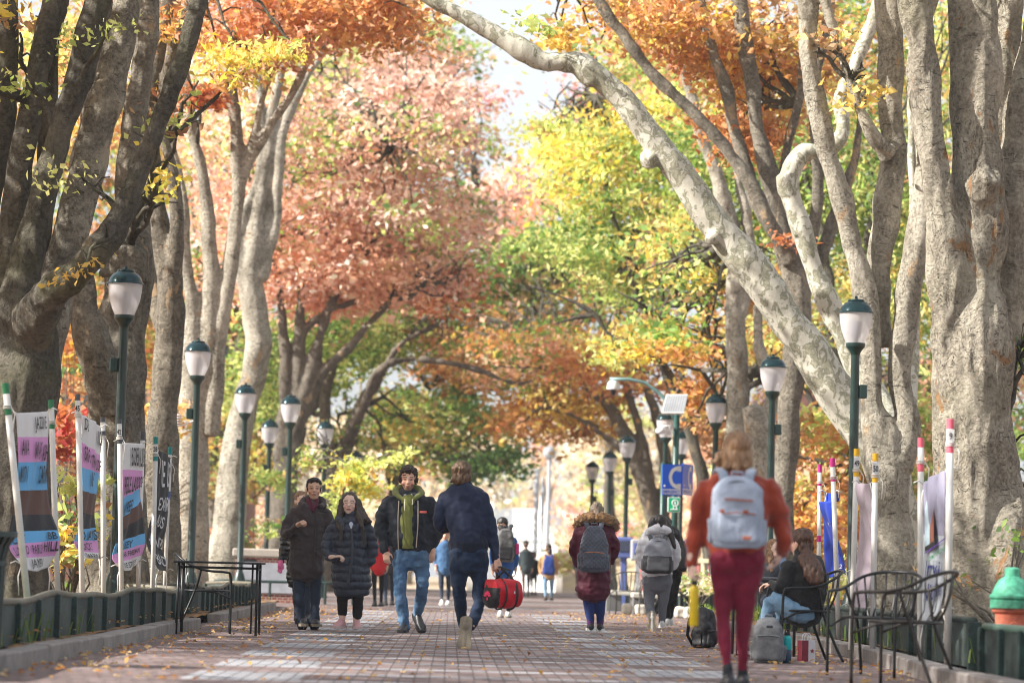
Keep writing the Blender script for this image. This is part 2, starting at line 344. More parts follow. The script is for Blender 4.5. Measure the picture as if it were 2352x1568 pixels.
def tree(name, label, Y0, stems, mat, clusters=(), base=None, vox=.035, rough=.02, group=None, twig=3, twigmat=None, limbs=(), flute=0, rk=1, flare=1.35, droop=.25, asp=.5):
    bx = base if base is not None else stems[0][0][0]
    g = G(bx, Y0); root = thing(name, label, 'tree', g, group=group)
    mb = MB(); ends = []
    for st in stems:
        pts = spline([(p[0], p[1], p[2], p[3] if len(p) > 3 else Y0) for p in st], 6)
        w = [D(p[0], p[1], p[3]) for p in pts]; r = [max(.012, .92*rk*p[2]/S(p[3])) for p in pts]
        if w[0].z < 1.2:                                   # the foot runs into the ground and flares
            f = w[0].copy(); f.z = -.1; w = [f]+w; r = [r[0]*flare]+r
        for i in range(len(w)):
            k = noise.noise(w[i]*1.3+Vector((len(mb.v)*.01, 0, 0)))
            r[i] *= 1+.10*k; w[i] += Vector((k*.04, 0, 0))
        mb.tube(w, r, 14, rnd=False, side=(1, 0, 0) if abs((w[-1]-w[0]).normalized().x) < .8 else (0, 0, 1)); ends.append((w[-1], r[-1])); ends.append((w[len(w)//2], r[len(w)//2]))
    lm = []
    for st in limbs:
        pts = spline([(p[0], p[1], p[2], p[3]) for p in st[1]], 6); m2 = MB(); w = [D(p[0], p[1], p[3]) for p in pts]; r = [.92*p[2]/S(p[3])*(1+.08*noise.noise(q*1.6)) for p, q in zip(pts, w)]; m2.tube(w, r, 14, side=(1, 0, 0)); lm.append((remesh(m2, vox, 2), st[0]))
    me = remesh(mb, vox, 2)
    o1 = Vector((random.uniform(0, 50),)*3)
    def fn(c):
        a = noise.noise(c*2.1+o1); b = noise.noise(Vector((c.x*7, c.y*7, c.z*3.5))+o1); e = noise.noise(Vector((c.x*3.2, c.y*3.2, c.z*1.0))+o1*2)
        g = noise.noise(Vector((c.x*13, c.y*13, c.z*2.2))+o1)
        return rough*(1.4*a+.7*b+1.2*e+(.9*g-.9*max(0, .25-abs(g)))*flute)
    displace(me, fn); finish(me, 'trunk', mat, root)
    for q, mt in lm: displace(q, fn); finish(q, 'limb', mt, root)
    if clusters:
        if twig:
            tb = MB()
            for c in clusters:
                cc = D(c[0], c[1], c[2]); s = S(c[2]); e, er = min(ends, key=lambda q: (q[0]-cc).length)
                if (e-cc).length > 14: e = cc+Vector((random.uniform(-1, 1), 0, -c[4]/s*1.1))
                for k in range(twig):
                    t = cc+Vector((random.uniform(-1, 1)*c[3]/s, random.uniform(-.7, .7)*c[5], random.uniform(-.8, 1)*c[4]/s))
                    P = []; d = t-e
                    for j in range(9):
                        q = j/8; P.append(e+d*q+Vector((noise.noise(e*3+Vector((q*3+k, 0, 0))), noise.noise(e*3+Vector((0, q*3+k, 0))), noise.noise(e*3+Vector((0, 0, q*3+k)))+.5*math.sin(q*3.1)))*(.14*d.length*math.sin(q*3.14)))
                    r0 = min(er*.6, .03+.010*d.length); tb.tube(P, [r0*(1-.8*j/8)+.006 for j in range(9)], 5)
                    for j in (3, 4, 5, 6, 7):
                        if random.random() < .8:
                            a = P[j]; b = a+Vector((random.uniform(-1, 1), random.uniform(-1, 1), random.uniform(-.2, .9)))*.24*d.length**.7
                            tb.tube([a, a.lerp(b, .5)+Vector((0, 0, .05)), b], [r0*.5, r0*.3, .009], 4)
            tb.build('branches', twigmat or BARK_DARK, root, smooth=True)
        crown(clusters, root, 'crown', asp, droop)
    return root

# ------------------------------------------------------------ the ground
def sheet(name, x0, x1, y0, y1, z, mat, nx=1, ny=1, kind='structure'):
    vs = [(x0+(x1-x0)*i/nx, y0+(y1-y0)*j/ny, z) for j in range(ny+1) for i in range(nx+1)]
    fs = [(j*(nx+1)+i, j*(nx+1)+i+1, (j+1)*(nx+1)+i+1, (j+1)*(nx+1)+i) for j in range(ny) for i in range(nx)]
    o = MB().add(vs, fs).build(name, mat); return tag(o, kind=kind)
def soil_mat():
    m, n, b = newmat('leaf_littered_soil'); v = objvec(n)
    vo = N(n, 'TexVoronoi'); inp(vo, Scale=9); n.links.new(v, vo.inputs['Vector'])
    r = ramp(n, tex_noise(n, 2, 6, .7, v).outputs[0], [(.3, (.07, .045, .028)), (.5, (.13, .08, .045)), (.7, (.2, .12, .06))])
    s = ramp(n, vo.outputs['Color'], [(.5, (0, 0, 0)), (.62, (1, 1, 1))])
    c = mixc(n, s.outputs[0], r.outputs[0], (.34, .17, .06)); n.links.new(c, b.inputs['Base Color']); inp(b, Roughness=.95)
    bump(n, b, vo.outputs['Distance'], .8, .05); return m
def brick_mat():
    m, n, b = newmat('brick_paving'); tc = N(n, 'TexCoord'); sp = N(n, 'SeparateXYZ'); n.links.new(tc.outputs['Object'], sp.inputs[0])
    def mth(op, a, c=None, d=None):
        x = N(n, 'Math', operation=op)
        for k, v in enumerate((a, c, d)):
            if v is None: continue
            if isinstance(v, (int, float)): x.inputs[k].default_value = v
            else: n.links.new(v, x.inputs[k])
        return x.outputs[0]
    wn = tex_noise(n, 2.5, 3, .5, tc.outputs['Object']); wx = mth('MULTIPLY_ADD', wn.outputs[0], .03, sp.outputs[0]); wy = mth('MULTIPLY_ADD', wn.outputs[0], .05, sp.outputs[1])
    X, Y = wx, wy; P = 1.27; yk = mth('DIVIDE', Y, P)
    line = mth('LESS_THAN', mth('FRACT', yk), .20)                        # thin pale course every 1.27 m
    odd = mth('LESS_THAN', mth('FRACT', mth('DIVIDE', Y, 2*P)), .60)      # pale blocks on every other interval
    def band(a, c): return mth('MULTIPLY', mth('GREATER_THAN', X, a), mth('LESS_THAN', X, c))
    outer = mth('ADD', band(-1.64, -.92), band(1.38, 2.12)); inner = band(-1.64, 2.12)
    near = mth('LESS_THAN', Y, 50.6)
    pale = mth('MULTIPLY', mth('MAXIMUM', mth('MULTIPLY', outer, odd), mth('MULTIPLY', inner, line)), near)
    far = mth('MULTIPLY', mth('GREATER_THAN', Y, 51.5), mth('LESS_THAN', mth('FRACT', mth('DIVIDE', Y, 9.5)), .22)); pale = mth('MAXIMUM', pale, mth('MULTIPLY', far, .8))
    cx = mth('DIVIDE', X, .098); cy = mth('DIVIDE', Y, P/4)
    row = mth('FLOOR', cy); off = mth('MULTIPLY', mth('MODULO', row, 2.0), mth('SUBTRACT', 1.0, mth('MULTIPLY', inner, near))); cx = mth('MULTIPLY_ADD', off, .5, cx)
    jx = mth('LESS_THAN', mth('ABSOLUTE', mth('SUBTRACT', mth('FRACT', cx), .5)), .44); jy = mth('LESS_THAN', mth('ABSOLUTE', mth('SUBTRACT', mth('FRACT', cy), .5)), .455)
    joint = mth('SUBTRACT', 1.0, mth('MULTIPLY', jx, jy))
    cb = N(n, 'CombineXYZ'); n.links.new(mth('FLOOR', cx), cb.inputs[0]); n.links.new(row, cb.inputs[1])
    wh = N(n, 'TexWhiteNoise', noise_dimensions='2D'); n.links.new(cb.outputs[0], wh.inputs[0])
    bc = ramp(n, wh.outputs[0], [(0, (.165, .122, .117)), (.5, (.212, .160, .154)), (1, (.27, .207, .20))])
    pc = ramp(n, wh.outputs[0], [(0, (.30, .31, .335)), (1, (.39, .40, .425))])
    c = mixc(n, pale, bc.outputs[0], pc.outputs[0])
    st = tex_noise(n, .8, 6, .65, tc.outputs['Object']); c = mixc(n, .55, c, ramp(n, st.outputs[0], [(.3, (.55, .5, .5)), (.7, (1, 1, 1))]).outputs[0], 'MULTIPLY')
    c = mixc(n, mth('MULTIPLY', joint, .85), c, (.075, .06, .055)); n.links.new(c, b.inputs['Base Color']); inp(b, Roughness=.8); b.inputs['Specular IOR Level'].default_value = .3
    h = mth('SUBTRACT', mth('MULTIPLY', tex_noise(n, 30, 5, .6, tc.outputs['Object']).outputs[0], .3), joint); bump(n, b, h, .6, .01); return m
SOIL = soil_mat(); PAVE = brick_mat()
STONE = simple('kerb_stone', (.24, .215, .2), .9, var=.35, scale=14, bmp=.6, bd=.01); CONC = simple('pale_concrete', (.62, .6, .56), .9, var=.1, scale=6)
WHITEC = simple('bleached_concrete', (.8, .79, .76), .9, var=.05, scale=3)
sheet('ground', -260, 260, -40, 420, -.03, simple('dry_ground', (.36, .28, .19), .95, var=.3, scale=1))
sheet('walkway', -3.0, 4.4, -4, 51.5, 0, PAVE)
sheet('plaza', -16, 18, 51.5, 112, 0, PAVE)
XL, XR = -2.85, 3.85
def bed(name, x0, x1, y0, y1, z=.10):
    mb = MB(); nx, ny = 10, max(6, int((y1-y0)*1.5)); vs = []
    for j in range(ny+1):
        for i in range(nx+1):
            x = x0+(x1-x0)*(i/nx); y = y0+(y1-y0)*j/ny; vs.append((x, y, z+.04*noise.noise(Vector((x*1.5, y*1.5, 3)))))
    fs = [(j*(nx+1)+i, j*(nx+1)+i+1, (j+1)*(nx+1)+i+1, (j+1)*(nx+1)+i) for j in range(ny) for i in range(nx)]
    return tag(mb.add(vs, fs).build(name, SOIL, smooth=True), kind='structure')
bed('planting_bed', -30, XL-.16, 6, 50.9); bed('planting_bed', XR+.28, 30, 6, 50.9)
bed('planting_bed', -40, -16.1, 50.9, 120); bed('planting_bed', 18.1, 45, 50.9, 120)
def kerb(x0, y0, x1, y1, name='kerb'):
    n = max(1, int(abs(y1-y0)/1.45)); mb = MB()
    for i in range(n):
        a = Vector((x0+(x1-x0)*i/n, y0+(y1-y0)*i/n, 0)); b = Vector((x0+(x1-x0)*(i+1)/n, y0+(y1-y0)*(i+1)/n, 0)); d = b-a
        rot = Matrix.Rotation(math.atan2(-d.x, d.y), 3, 'Z'); mb.box((a+b)/2+Vector((random.uniform(-.01, .01), 0, .045+random.uniform(-.006, .006))), (.17, d.length-.012, .15), 0, rot, .012)
    return tag(mb.build(name, STONE), kind='structure')
kerb(XL, 8, XL, 32.0); kerb(XL-.05, 35.4, XL-.12, 47.8); kerb(3.45, 14, 3.55, 20.5); kerb(3.56, 20.5, XR, 26); kerb(XR, 26, XR+.1, 46)

# fallen leaves: nobody could count them
def litter():
    n = 2000; y = RNG.uniform(17, 52, n)**1.0; x = np.where(RNG.random(n) < .62, np.where(RNG.random(n) < .45, -2.75+np.abs(RNG.normal(0, .55, n)), 3.6-np.abs(RNG.normal(0, .8, n))), RNG.uniform(-2.8, 3.7, n))
    x = np.clip(x, -2.75, 3.7); c = np.stack([x, y, np.full(n, .012)+RNG.random(n)*.012], 1)
    n2 = 9000; c2 = np.stack([np.where(RNG.random(n2) < .5, RNG.uniform(-7, -3.05, n2), RNG.uniform(4.2, 8, n2)), RNG.uniform(17, 50, n2), RNG.uniform(.14, .18, n2)], 1)
    c = np.vstack([c, c2]); N_ = len(c); pal = np.array(PAL['brownleaf']+[(.6, .36, .12), (.66, .5, .3)]); col = pal[RNG.integers(0, len(pal), N_)]*RNG.uniform(.7, 1.25, (N_, 1))
    ax = RNG.normal(size=(N_, 3)); ax[:, 2] *= .22; ax /= np.linalg.norm(ax, axis=1)[:, None]; up = RNG.normal(size=(N_, 3))*.3+np.array([0, 0, 1]); s_ = np.cross(up, ax); s_ /= np.linalg.norm(s_, axis=1)[:, None]
    L = RNG.uniform(.03, .075, (N_, 1)); w = L*.28; V = np.empty((N_, 4, 3), np.float32); V[:, 0] = c-ax*L/2; V[:, 2] = c+ax*L/2; V[:, 1] = c+s_*w+[0, 0, .012]; V[:, 3] = c-s_*w+[0, 0, .012]
    me = bpy.data.meshes.new('fallen_leaves'); me.vertices.add(N_*4); me.vertices.foreach_set('co', V.ravel()); me.loops.add(N_*4); me.loops.foreach_set('vertex_index', np.arange(N_*4, dtype=np.int32))
    me.polygons.add(N_); me.polygons.foreach_set('loop_start', np.arange(0, N_*4, 4, dtype=np.int32)); me.polygons.foreach_set('loop_total', np.full(N_, 4, np.int32)); me.update(calc_edges=True)
    colour_attr(me, np.clip(col, 0, 1), 'FACE'); me.materials.append(LEAF)
    tag(link(bpy.data.objects.new('fallen_leaves', me)), 'scattered brown and yellow fallen leaves on the brick walkway and beds', 'fallen leaves', kind='stuff')
litter()
def grass_blades(name, label, areas):
    C_, A_, L_, Cl = [], [], [], []
    for x0, x1, y0, y1, n, h, cl in areas:
        k = max(1, n//40)
        for _ in range(k):
            cx, cy = RNG.uniform(x0, x1), RNG.uniform(y0, y1); m = 40
            base = np.stack([cx+RNG.normal(0, .10, m), cy+RNG.normal(0, .16, m), np.full(m, .10)], 1)
            an = RNG.uniform(0, 6.283, m); le = RNG.uniform(.15, .8, m); hh = h*RNG.uniform(.5, 1.1, m)
            C_.append(base); A_.append(np.stack([np.cos(an)*le, np.sin(an)*le], 1)); L_.append(hh); pal = np.array(PAL[cl]); Cl.append(pal[RNG.integers(0, len(pal), m)]*RNG.uniform(.7, 1.3, (m, 1)))
    c = np.vstack(C_); a = np.vstack(A_); h = np.concatenate(L_)[:, None]; cl = np.vstack(Cl); n = len(c)
    sd_ = np.stack([-a[:, 1], a[:, 0], np.zeros(n)], 1); sd_ /= np.linalg.norm(sd_, axis=1)[:, None]+1e-6; w = .007
    mid = c+np.hstack([a*h*.35, h*.75]); tip = c+np.hstack([a*h*1.0, h*.8])
    V = np.empty((n, 5, 3), np.float32); V[:, 0] = c-sd_*w; V[:, 1] = c+sd_*w; V[:, 2] = mid+sd_*w; V[:, 3] = mid-sd_*w; V[:, 4] = tip
    me = bpy.data.meshes.new(name); me.vertices.add(n*5); me.vertices.foreach_set('co', V.ravel())
    li = np.empty((n, 7), np.int32); o = np.arange(n)[:, None]*5; li[:, :4] = o+np.array([0, 1, 2, 3]); li[:, 4:] = o+np.array([3, 2, 4]); me.loops.add(n*7); me.loops.foreach_set('vertex_index', li.ravel())
    me.polygons.add(n*2); ls = np.empty((n, 2), np.int32); ls[:, 0] = np.arange(n)*7; ls[:, 1] = np.arange(n)*7+4; me.polygons.foreach_set('loop_start', ls.ravel()); me.polygons.foreach_set('loop_total', np.tile([4, 3], n).astype(np.int32)); me.update(calc_edges=True)
    colour_attr(me, np.repeat(np.clip(cl, 0, 1), 2, 0), 'FACE'); me.materials.append(LEAF); tag(link(bpy.data.objects.new(name, me)), label, 'grass', kind='stuff')
grass_blades('grass', 'tufts of green lily grass growing behind the low fences', [(-4.4, -3.25, 19.5, 24.5, 5200, .26, 'grass'), (-6, -3.3, 24, 48, 6000, .22, 'grass'), (4.3, 5.6, 20.5, 26, 7000, .30, 'grass'), (4.2, 8, 26, 50, 7000, .22, 'grass'), (-8, -4.5, 57, 66, 4000, .3, 'grass')])

# ------------------------------------------------------------ far end: rising bridge, slopes
def ramp_bridge():
    mb = MB(); a0, a1 = 118, 215; n = 20; vs = []
    for i in range(n+1):
        y = a0+(a1-a0)*i/n; z = -.02+5.6*(i/n)**1.15; c = D(1187, 1300, y).x
        vs += [(c-1.75, y, z), (c+1.6, y, z), (c+1.6, y, z-.6), (c-1.75, y, z-.6)]
    fs = []
    for i in range(n):
        for k in range(4): q = (k+1) % 4; fs.append((i*4+k, i*4+q, i*4+4+q, i*4+4+k))
    fs += [(3, 2, 1, 0), (n*4, n*4+1, n*4+2, n*4+3)]
    tag(mb.add(vs, fs).build('footbridge_path', WHITEC), kind='structure')
    for sx, lab in ((-1.9, 'pale concrete parapet along the left side of the rising bridge path'), (1.75, 'pale concrete parapet along the right side of the rising bridge path')):
        mb = MB(); vs = []
        for i in range(n+1):
            y = a0+(a1-a0)*i/n; z = 5.6*(i/n)**1.15; c = D(1187, 1300, y).x+sx
            vs += [(c-.14, y, z-.5), (c+.14, y, z-.5), (c+.14, y, z+1.0), (c-.14, y, z+1.0)]
        fs2 = []
        for i in range(n):
            for k in range(4): q = (k+1) % 4; fs2.append((i*4+q, i*4+k, i*4+4+k, i*4+4+q))
        fs2 += [(0, 1, 2, 3), (n*4+3, n*4+2, n*4+1, n*4)]
        tag(mb.add(vs, fs2).build('parapet', WHITEC), lab, 'parapet')
ramp_bridge()
def hill(name, x0, x1, y0, y1, h, mat):
    nx, ny = 40, 14; vs = []
    for j in range(ny+1):
        for i in range(nx+1):
            x = x0+(x1-x0)*i/nx; y = y0+(y1-y0)*j/ny; e = min(1, j/5)*min(1, i/4, (nx-i)/4); vs.append((x, y, -.06+h*e*(1+.25*noise.noise(Vector((x*.07, y*.07, 1))))))
    fs = [(j*(nx+1)+i, j*(nx+1)+i+1, (j+1)*(nx+1)+i+1, (j+1)*(nx+1)+i) for j in range(ny) for i in range(nx)]
    tag(MB().add(vs, fs).build(name, mat, smooth=True), kind='structure')
LITT = simple('autumn_slope', (.42, .33, .2), .95, var=.35, scale=2, bmp=.5)
hill('slope', 6, 120, 125, 300, 4.5, LITT); hill('slope', -120, -4, 125, 300, 4.5, LITT)

# ------------------------------------------------------------ low fences
FGREEN = simple('fence_green', (.018, .042, .038), .5, var=.6, scale=30, bmp=.4); FPANEL = simple('fence_panel', (.04, .058, .054), .7, var=.55, scale=14, bmp=.5)
RAILM = simple('worn_rail', (.13, .12, .09), .6, var=.35, scale=12, bmp=.3)
def fence(label, pts, h=.42, step=1.0, wave=.02, rail=RAILM, group='low green fences around the planting beds', panel=True):
    a = Vector((*pts[0], 0)); root = thing('low_fence', label, 'fence', a, group=group)
    P = [Vector((*p, 0)) for p in pts]; L = [0]
    for i in range(1, len(P)): L.append(L[-1]+(P[i]-P[i-1]).length)
    def at(d):
        for i in range(1, len(P)):
            if d <= L[i]+1e-6: t = (d-L[i-1])/(L[i]-L[i-1]); q = P[i-1].lerp(P[i], t); return q, (P[i]-P[i-1]).normalized()
        return P[-1], (P[-1]-P[-2]).normalized()
    def top(d): return h+wave*math.sin(d*1.05+1)+wave*.6*math.sin(d*2.3)
    n = max(2, int(L[-1]/.25)); rp = []; pv = []
    for i in range(n+1):
        q, t = at(L[-1]*i/n); z = top(L[-1]*i/n); rp.append(q+Vector((0, 0, z))); s = Vector((t.y, -t.x, 0))*.012
        pv += [q-s+Vector((0, 0, .06)), q+s+Vector((0, 0, .06)), q+s+Vector((0, 0, z-.012)), q-s+Vector((0, 0, z-.012))]
    MB().tube(rp, .028, 10).build('rail', rail, root, smooth=True)
    if panel:
        fs = []
        for i in range(n):
            for k in range(4): w = (k+1) % 4; fs.append((i*4+k, i*4+w, i*4+4+w, i*4+4+k))
        fs += [(3, 2, 1, 0), (n*4, n*4+1, n*4+2, n*4+3)]; MB().add(pv, fs).build('panel', FPANEL, root)
    k = max(1, int(L[-1]/step))
    for i in range(k+1):
        d = L[-1]*i/k; q, t = at(d); z = top(d); rot = Matrix.Rotation(math.atan2(t.y, t.x), 3, 'Z')
        MB().box(q+Vector((0, 0, z/2)), (.045, .11, z-.01), 0, rot, .006).build('post', FGREEN, root)
    return root
fence('long low dark green fence with wavy rail beneath the striped banners', [(-3.12, 16.5), (-3.14, 24), (-3.12, 33.2), (-3.9, 33.9)])
fence('low dark green fence curving past the bare metal table towards the brick wall', [(-3.9, 35.3), (-3.15, 35.7), (-3.2, 48), (-4.2, 49.6)], step=.75)
fence('low green fence behind the two slatted armchairs, ending before the hydrant', [(4.12, 22.3), (4.2, 28), (4.3, 36)], rail=FGREEN, wave=.005)
fence('short low green fence beside the fire hydrant at the right edge', [(3.72, 19.7), (3.86, 17.6), (4.8, 17.3)], rail=simple('pale_green_rail', (.12, .22, .17), .5, var=.3), wave=0, step=.5)
fence('small far green fence left of centre behind the woman in the quilted coat', [(-4.6, 56), (-1.9, 56.4)], rail=FGREEN, step=.5, wave=0, panel=False)
GRN = simple('garden_fence_green', (.16, .24, .17), .6, var=.3)
fence('low open pale green fence with white stones in front of the red pickets', [(3.9, 55), (5.0, 52.8), (5.6, 48)], h=.62, rail=GRN, step=.22, wave=0, panel=False)
def red_fence():
    root = thing('picket_fence', 'faded red picket fence with tan top rail behind the yellow bottle', 'fence', (4.0, 60, 0)); RP = simple('faded_red', (.36, .12, .11), .7, var=.3); TR = simple('tan_rail', (.5, .42, .28), .7, var=.2)
    a, b = Vector((4.1, 60.5, 0)), Vector((12.5, 57, 0)); n = 30; d = (b-a); rot = Matrix.Rotation(math.atan2(d.y, d.x), 3, 'Z')
    for i in range(n+1): MB().box(a+d*i/n+Vector((0, 0, .52)), (.13, .05, 1.0), 0, rot, .01).build('picket', RP, root)
    MB().box((a+b)/2+Vector((0, 0, 1.07)), (d.length, .16, .09), 0, rot, .01).build('rail', TR, root)
red_fence()
def garden_fence(label, a, b):
    root = thing('post_fence', label, 'fence', (*a, 0)); A, B = Vector((*a, 0)), Vector((*b, 0)); n = 6; d = B-A; rot = Matrix.Rotation(math.atan2(d.y, d.x), 3, 'Z'); TR = simple('tan_rail', (.5, .42, .28), .7)
    for i in range(n+1): MB().tube([A+d*i/n+Vector((0, 0, -.05)), A+d*i/n+Vector((0, 0, 1.75))], .07, 10).build('post', FGREEN, root, smooth=True)
    MB().box((A+B)/2+Vector((0, 0, .85)), (d.length, .1, .12), 0, rot, .01).build('rail', TR, root)
garden_fence('tall green posts with a tan rail behind the blue banner', (6.0, 45), (9.6, 40))

# ------------------------------------------------------------ street lamps
LGREEN = simple('lamp_green', (.007, .028, .025), .35, var=.25, scale=20, bmp=.1, spec=.6); LCAP = simple('lamp_cap', (.012, .038, .045), .15, metal=.5, var=.3, scale=8, bmp=.02)
def glass_mat():
    m, n, b = newmat('frosted_glass'); inp(b, Roughness=.35); b.inputs['Base Color'].default_value = (.86, .84, .86, 1); b.inputs['Transmission Weight'].default_value = 0
    t = N(n, 'BsdfTranslucent'); t.inputs[0].default_value = (.9, .88, .9, 1); x = N(n, 'MixShader'); x.inputs[0].default_value = .45; n.links.new(b.outputs[0], x.inputs[1]); n.links.new(t.outputs[0], x.inputs[2])
    tr = N(n, 'BsdfTransparent'); y = N(n, 'MixShader'); y.inputs[0].default_value = .30; n.links.new(x.outputs[0], y.inputs[1]); n.links.new(tr.outputs[0], y.inputs[2]); n.links.new(y.outputs[0], n.nodes['Material Output'].inputs[0]); return m
GLASS = glass_mat(); REFR = simple('lamp_core', (.10, .12, .16), .3, metal=.3, var=.3, scale=40)
def make_lamp():
    t = thing('street_lamp', '', 'street lamp'); H = 3.56
    o = MB().lathe([(.17, -.05), (.17, .06), (.15, .10), (.125, .42), (.10, .50), (.085, .56), (.062, .60), (.058, 2.4), (.052, H-.06), (.056, H-.04), (.075, H), (.115, H+.05), (.118, H+.055), (.118, H+.10)], n=20).build('post', LGREEN, t); auto(o)
    g = MB().lathe([(.115, H+.10), (.15, H+.18), (.182, H+.28), (.198, H+.38), (.205, H+.47)], n=28, cap=False).build('lamp_shade', GLASS, t, smooth=True)
    o = MB().lathe([(.03, H+.10), (.03, H+.16), (.055, H+.17), (.055, H+.2), (.07, H+.21), (.078, H+.36), (.04, H+.38)], n=16).build('lamp_core', REFR, t); auto(o)
    o = MB().lathe([(.2, H+.468), (.224, H+.47), (.224, H+.485), (.205, H+.495), (.185, H+.55), (.14, H+.60), (.105, H+.615), (.108, H+.622), (.10, H+.64), (.05, H+.65), (.02, H+.655), (.018, H+.685), (.005, H+.69)], n=28).build('cap', LCAP, t); auto(o)
    mb = MB(); mb.box((-.10, 0, H-.5), (.10, .09, .17), bev=.012); mb.box((-.06, 0, H-.5), (.06, .06, .1)); mb.build('junction_box', LGREEN, t)
    return t
def dup(root, loc, rz, label=None, group=None):
    r = root.copy(); COL.objects.link(r); r.location = loc; r.rotation_euler = (0, 0, rz)
    if label: r['label'] = label
    if group: r['group'] = group
    for ch in list(root.children):
        c = ch.copy(); COL.objects.link(c); c.parent = r
        for g in ch.children: d = g.copy(); COL.objects.link(d); d.parent = c
    return r
lamp0 = make_lamp(); first = True
for x, v, flip, lab in [
    (288, 612, 0, 'green lamp post with frosted globe and glossy blue cap, nearest on the left behind banners'),
    (455, 778, 0, 'second lamp post on the left, between the dark banner and the bare table'),
    (564, 880, 0, 'third lamp post on the left, rising behind the right end of the bare table'),
    (620, 962, 0, 'lamp post with pale cap left of the brown parka, over the brick wall'),
    (668, 905, 0, 'tall lamp post directly above and left of the man in the brown parka'),
    (747, 965, 0, 'lamp post between the brown parka man and the quilted coat woman'),
    (817, 1035, 0, 'small dim distant lamp post above the space left of the green hoodie'),
    (1966, 677, 1, 'green lamp post with frosted globe nearest on the right, before the forked trunk'),
    (1775, 812, 1, 'second lamp post on the right, over the orange sweater woman\'s right shoulder'),
    (1645, 900, 1, 'third lamp post on the right, directly left of the orange sweater woman\'s head'),
    (1566, 987, 1, 'lamp post standing in front of the blue telephone sign'),
    (1530, 941, 1, 'lamp post half hidden behind the tilted solar panel'),
    (1441, 997, 1, 'lamp post left of the blue telephone sign, over the white jacket woman'),
    (1401, 1035, 1, 'thin far lamp post to the right of the fur hooded woman'),
    (1361, 1058, 1, 'farthest thin lamp post, right above the fur hooded woman\'s head')]:
    Hh = 1317+(x-1176)*.026; s = (Hh-v)/(4.25-CAM_H); Y = FPX/s; loc = D(x, Hh-(4.0-CAM_H)*s, Y); loc.z = 0
    rz = math.pi if flip else 0
    if first: lamp0.location = loc; lamp0.rotation_euler = (0, 0, rz); lamp0['label'] = lab; lamp0['group'] = 'street lamps along both sides of the walkway'; first = False
    else: dup(lamp0, loc, rz, lab)

# ------------------------------------------------------------ trees of the left row
tree('elm_tree', 'big dark multi stemmed tree at the left edge behind the pink and blue banners', 31, [
  [(20, 1330, 105), (30, 1100, 98), (45, 900, 92), (70, 780, 70), (110, 690, 48, 30.4), (185, 620, 36, 30), (250, 540, 33, 30), (300, 440, 30, 30), (352, 320, 27, 30), (400, 190, 26, 30), (436, 80, 25, 30), (468, -40, 24, 30), (520, -300, 18, 30), (600, -600, 10, 30)],
  [(10, 950, 70), (35, 720, 50), (72, 560, 40), (115, 400, 36), (160, 240, 34), (205, 80, 34), (235, -60, 32), (300, -400, 20)],
  [(-10, 900, 60, 31.4), (15, 640, 42, 31.4), (40, 430, 34, 31.4), (72, 230, 30, 31.4), (110, 60, 30, 31.4), (135, -80, 28, 31.4), (140, -400, 18, 31.4)],
  [(-60, 900, 60, 32), (-30, 500, 40, 32), (0, 250, 32, 32), (20, 0, 28, 32), (10, -300, 20, 32)],
  [(60, 760, 45, 32.2), (95, 560, 30, 32.2), (112, 330, 26, 32.2), (118, 120, 25, 32.2), (150, -60, 22, 32.2)]], BARK_DARK,
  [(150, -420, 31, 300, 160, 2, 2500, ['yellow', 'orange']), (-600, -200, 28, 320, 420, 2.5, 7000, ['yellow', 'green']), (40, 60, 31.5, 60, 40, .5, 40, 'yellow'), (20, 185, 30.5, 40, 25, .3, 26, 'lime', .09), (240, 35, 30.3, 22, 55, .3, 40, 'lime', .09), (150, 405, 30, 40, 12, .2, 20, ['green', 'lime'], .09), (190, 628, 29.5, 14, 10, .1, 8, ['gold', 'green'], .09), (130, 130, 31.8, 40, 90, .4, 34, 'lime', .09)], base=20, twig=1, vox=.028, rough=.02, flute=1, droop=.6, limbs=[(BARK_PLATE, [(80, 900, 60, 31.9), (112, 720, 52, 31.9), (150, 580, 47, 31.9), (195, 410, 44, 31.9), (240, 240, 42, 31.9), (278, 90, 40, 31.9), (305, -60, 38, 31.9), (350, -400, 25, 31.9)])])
tree('elm_tree', 'gnarled tree with a burl and pale flaking stem behind the nearest left lamp', 36.5, [
  [(262, 1330, 84), (262, 1100, 76), (262, 950, 70), (275, 800, 62), (290, 690, 58), (300, 600, 60), (305, 500, 44), (300, 330, 34), (330, 150, 30), (345, -60, 26), (350, -300, 18)],
  [(250, 950, 50, 36), (215, 800, 44, 35.8), (195, 690, 34, 35.8), (180, 560, 26, 36), (178, 400, 22, 36.4), (220, 150, 20, 36.6), (250, -60, 18, 36.6)],
  [(285, 640, 62, 36.2), (300, 570, 54, 36.2)]], BARK,
  [(200, -250, 36, 250, 120, 2, 1500, ['orange', 'yellow']), (120, 150, 40, 120, 200, 2, 1500, ['gold', 'orange', 'lime']), (350, 420, 35, 30, 30, .4, 60, 'yellow'), (385, 300, 35.2, 30, 50, .4, 60, 'lime')], base=262, vox=.03, rough=.034, flute=.8, droop=.5)
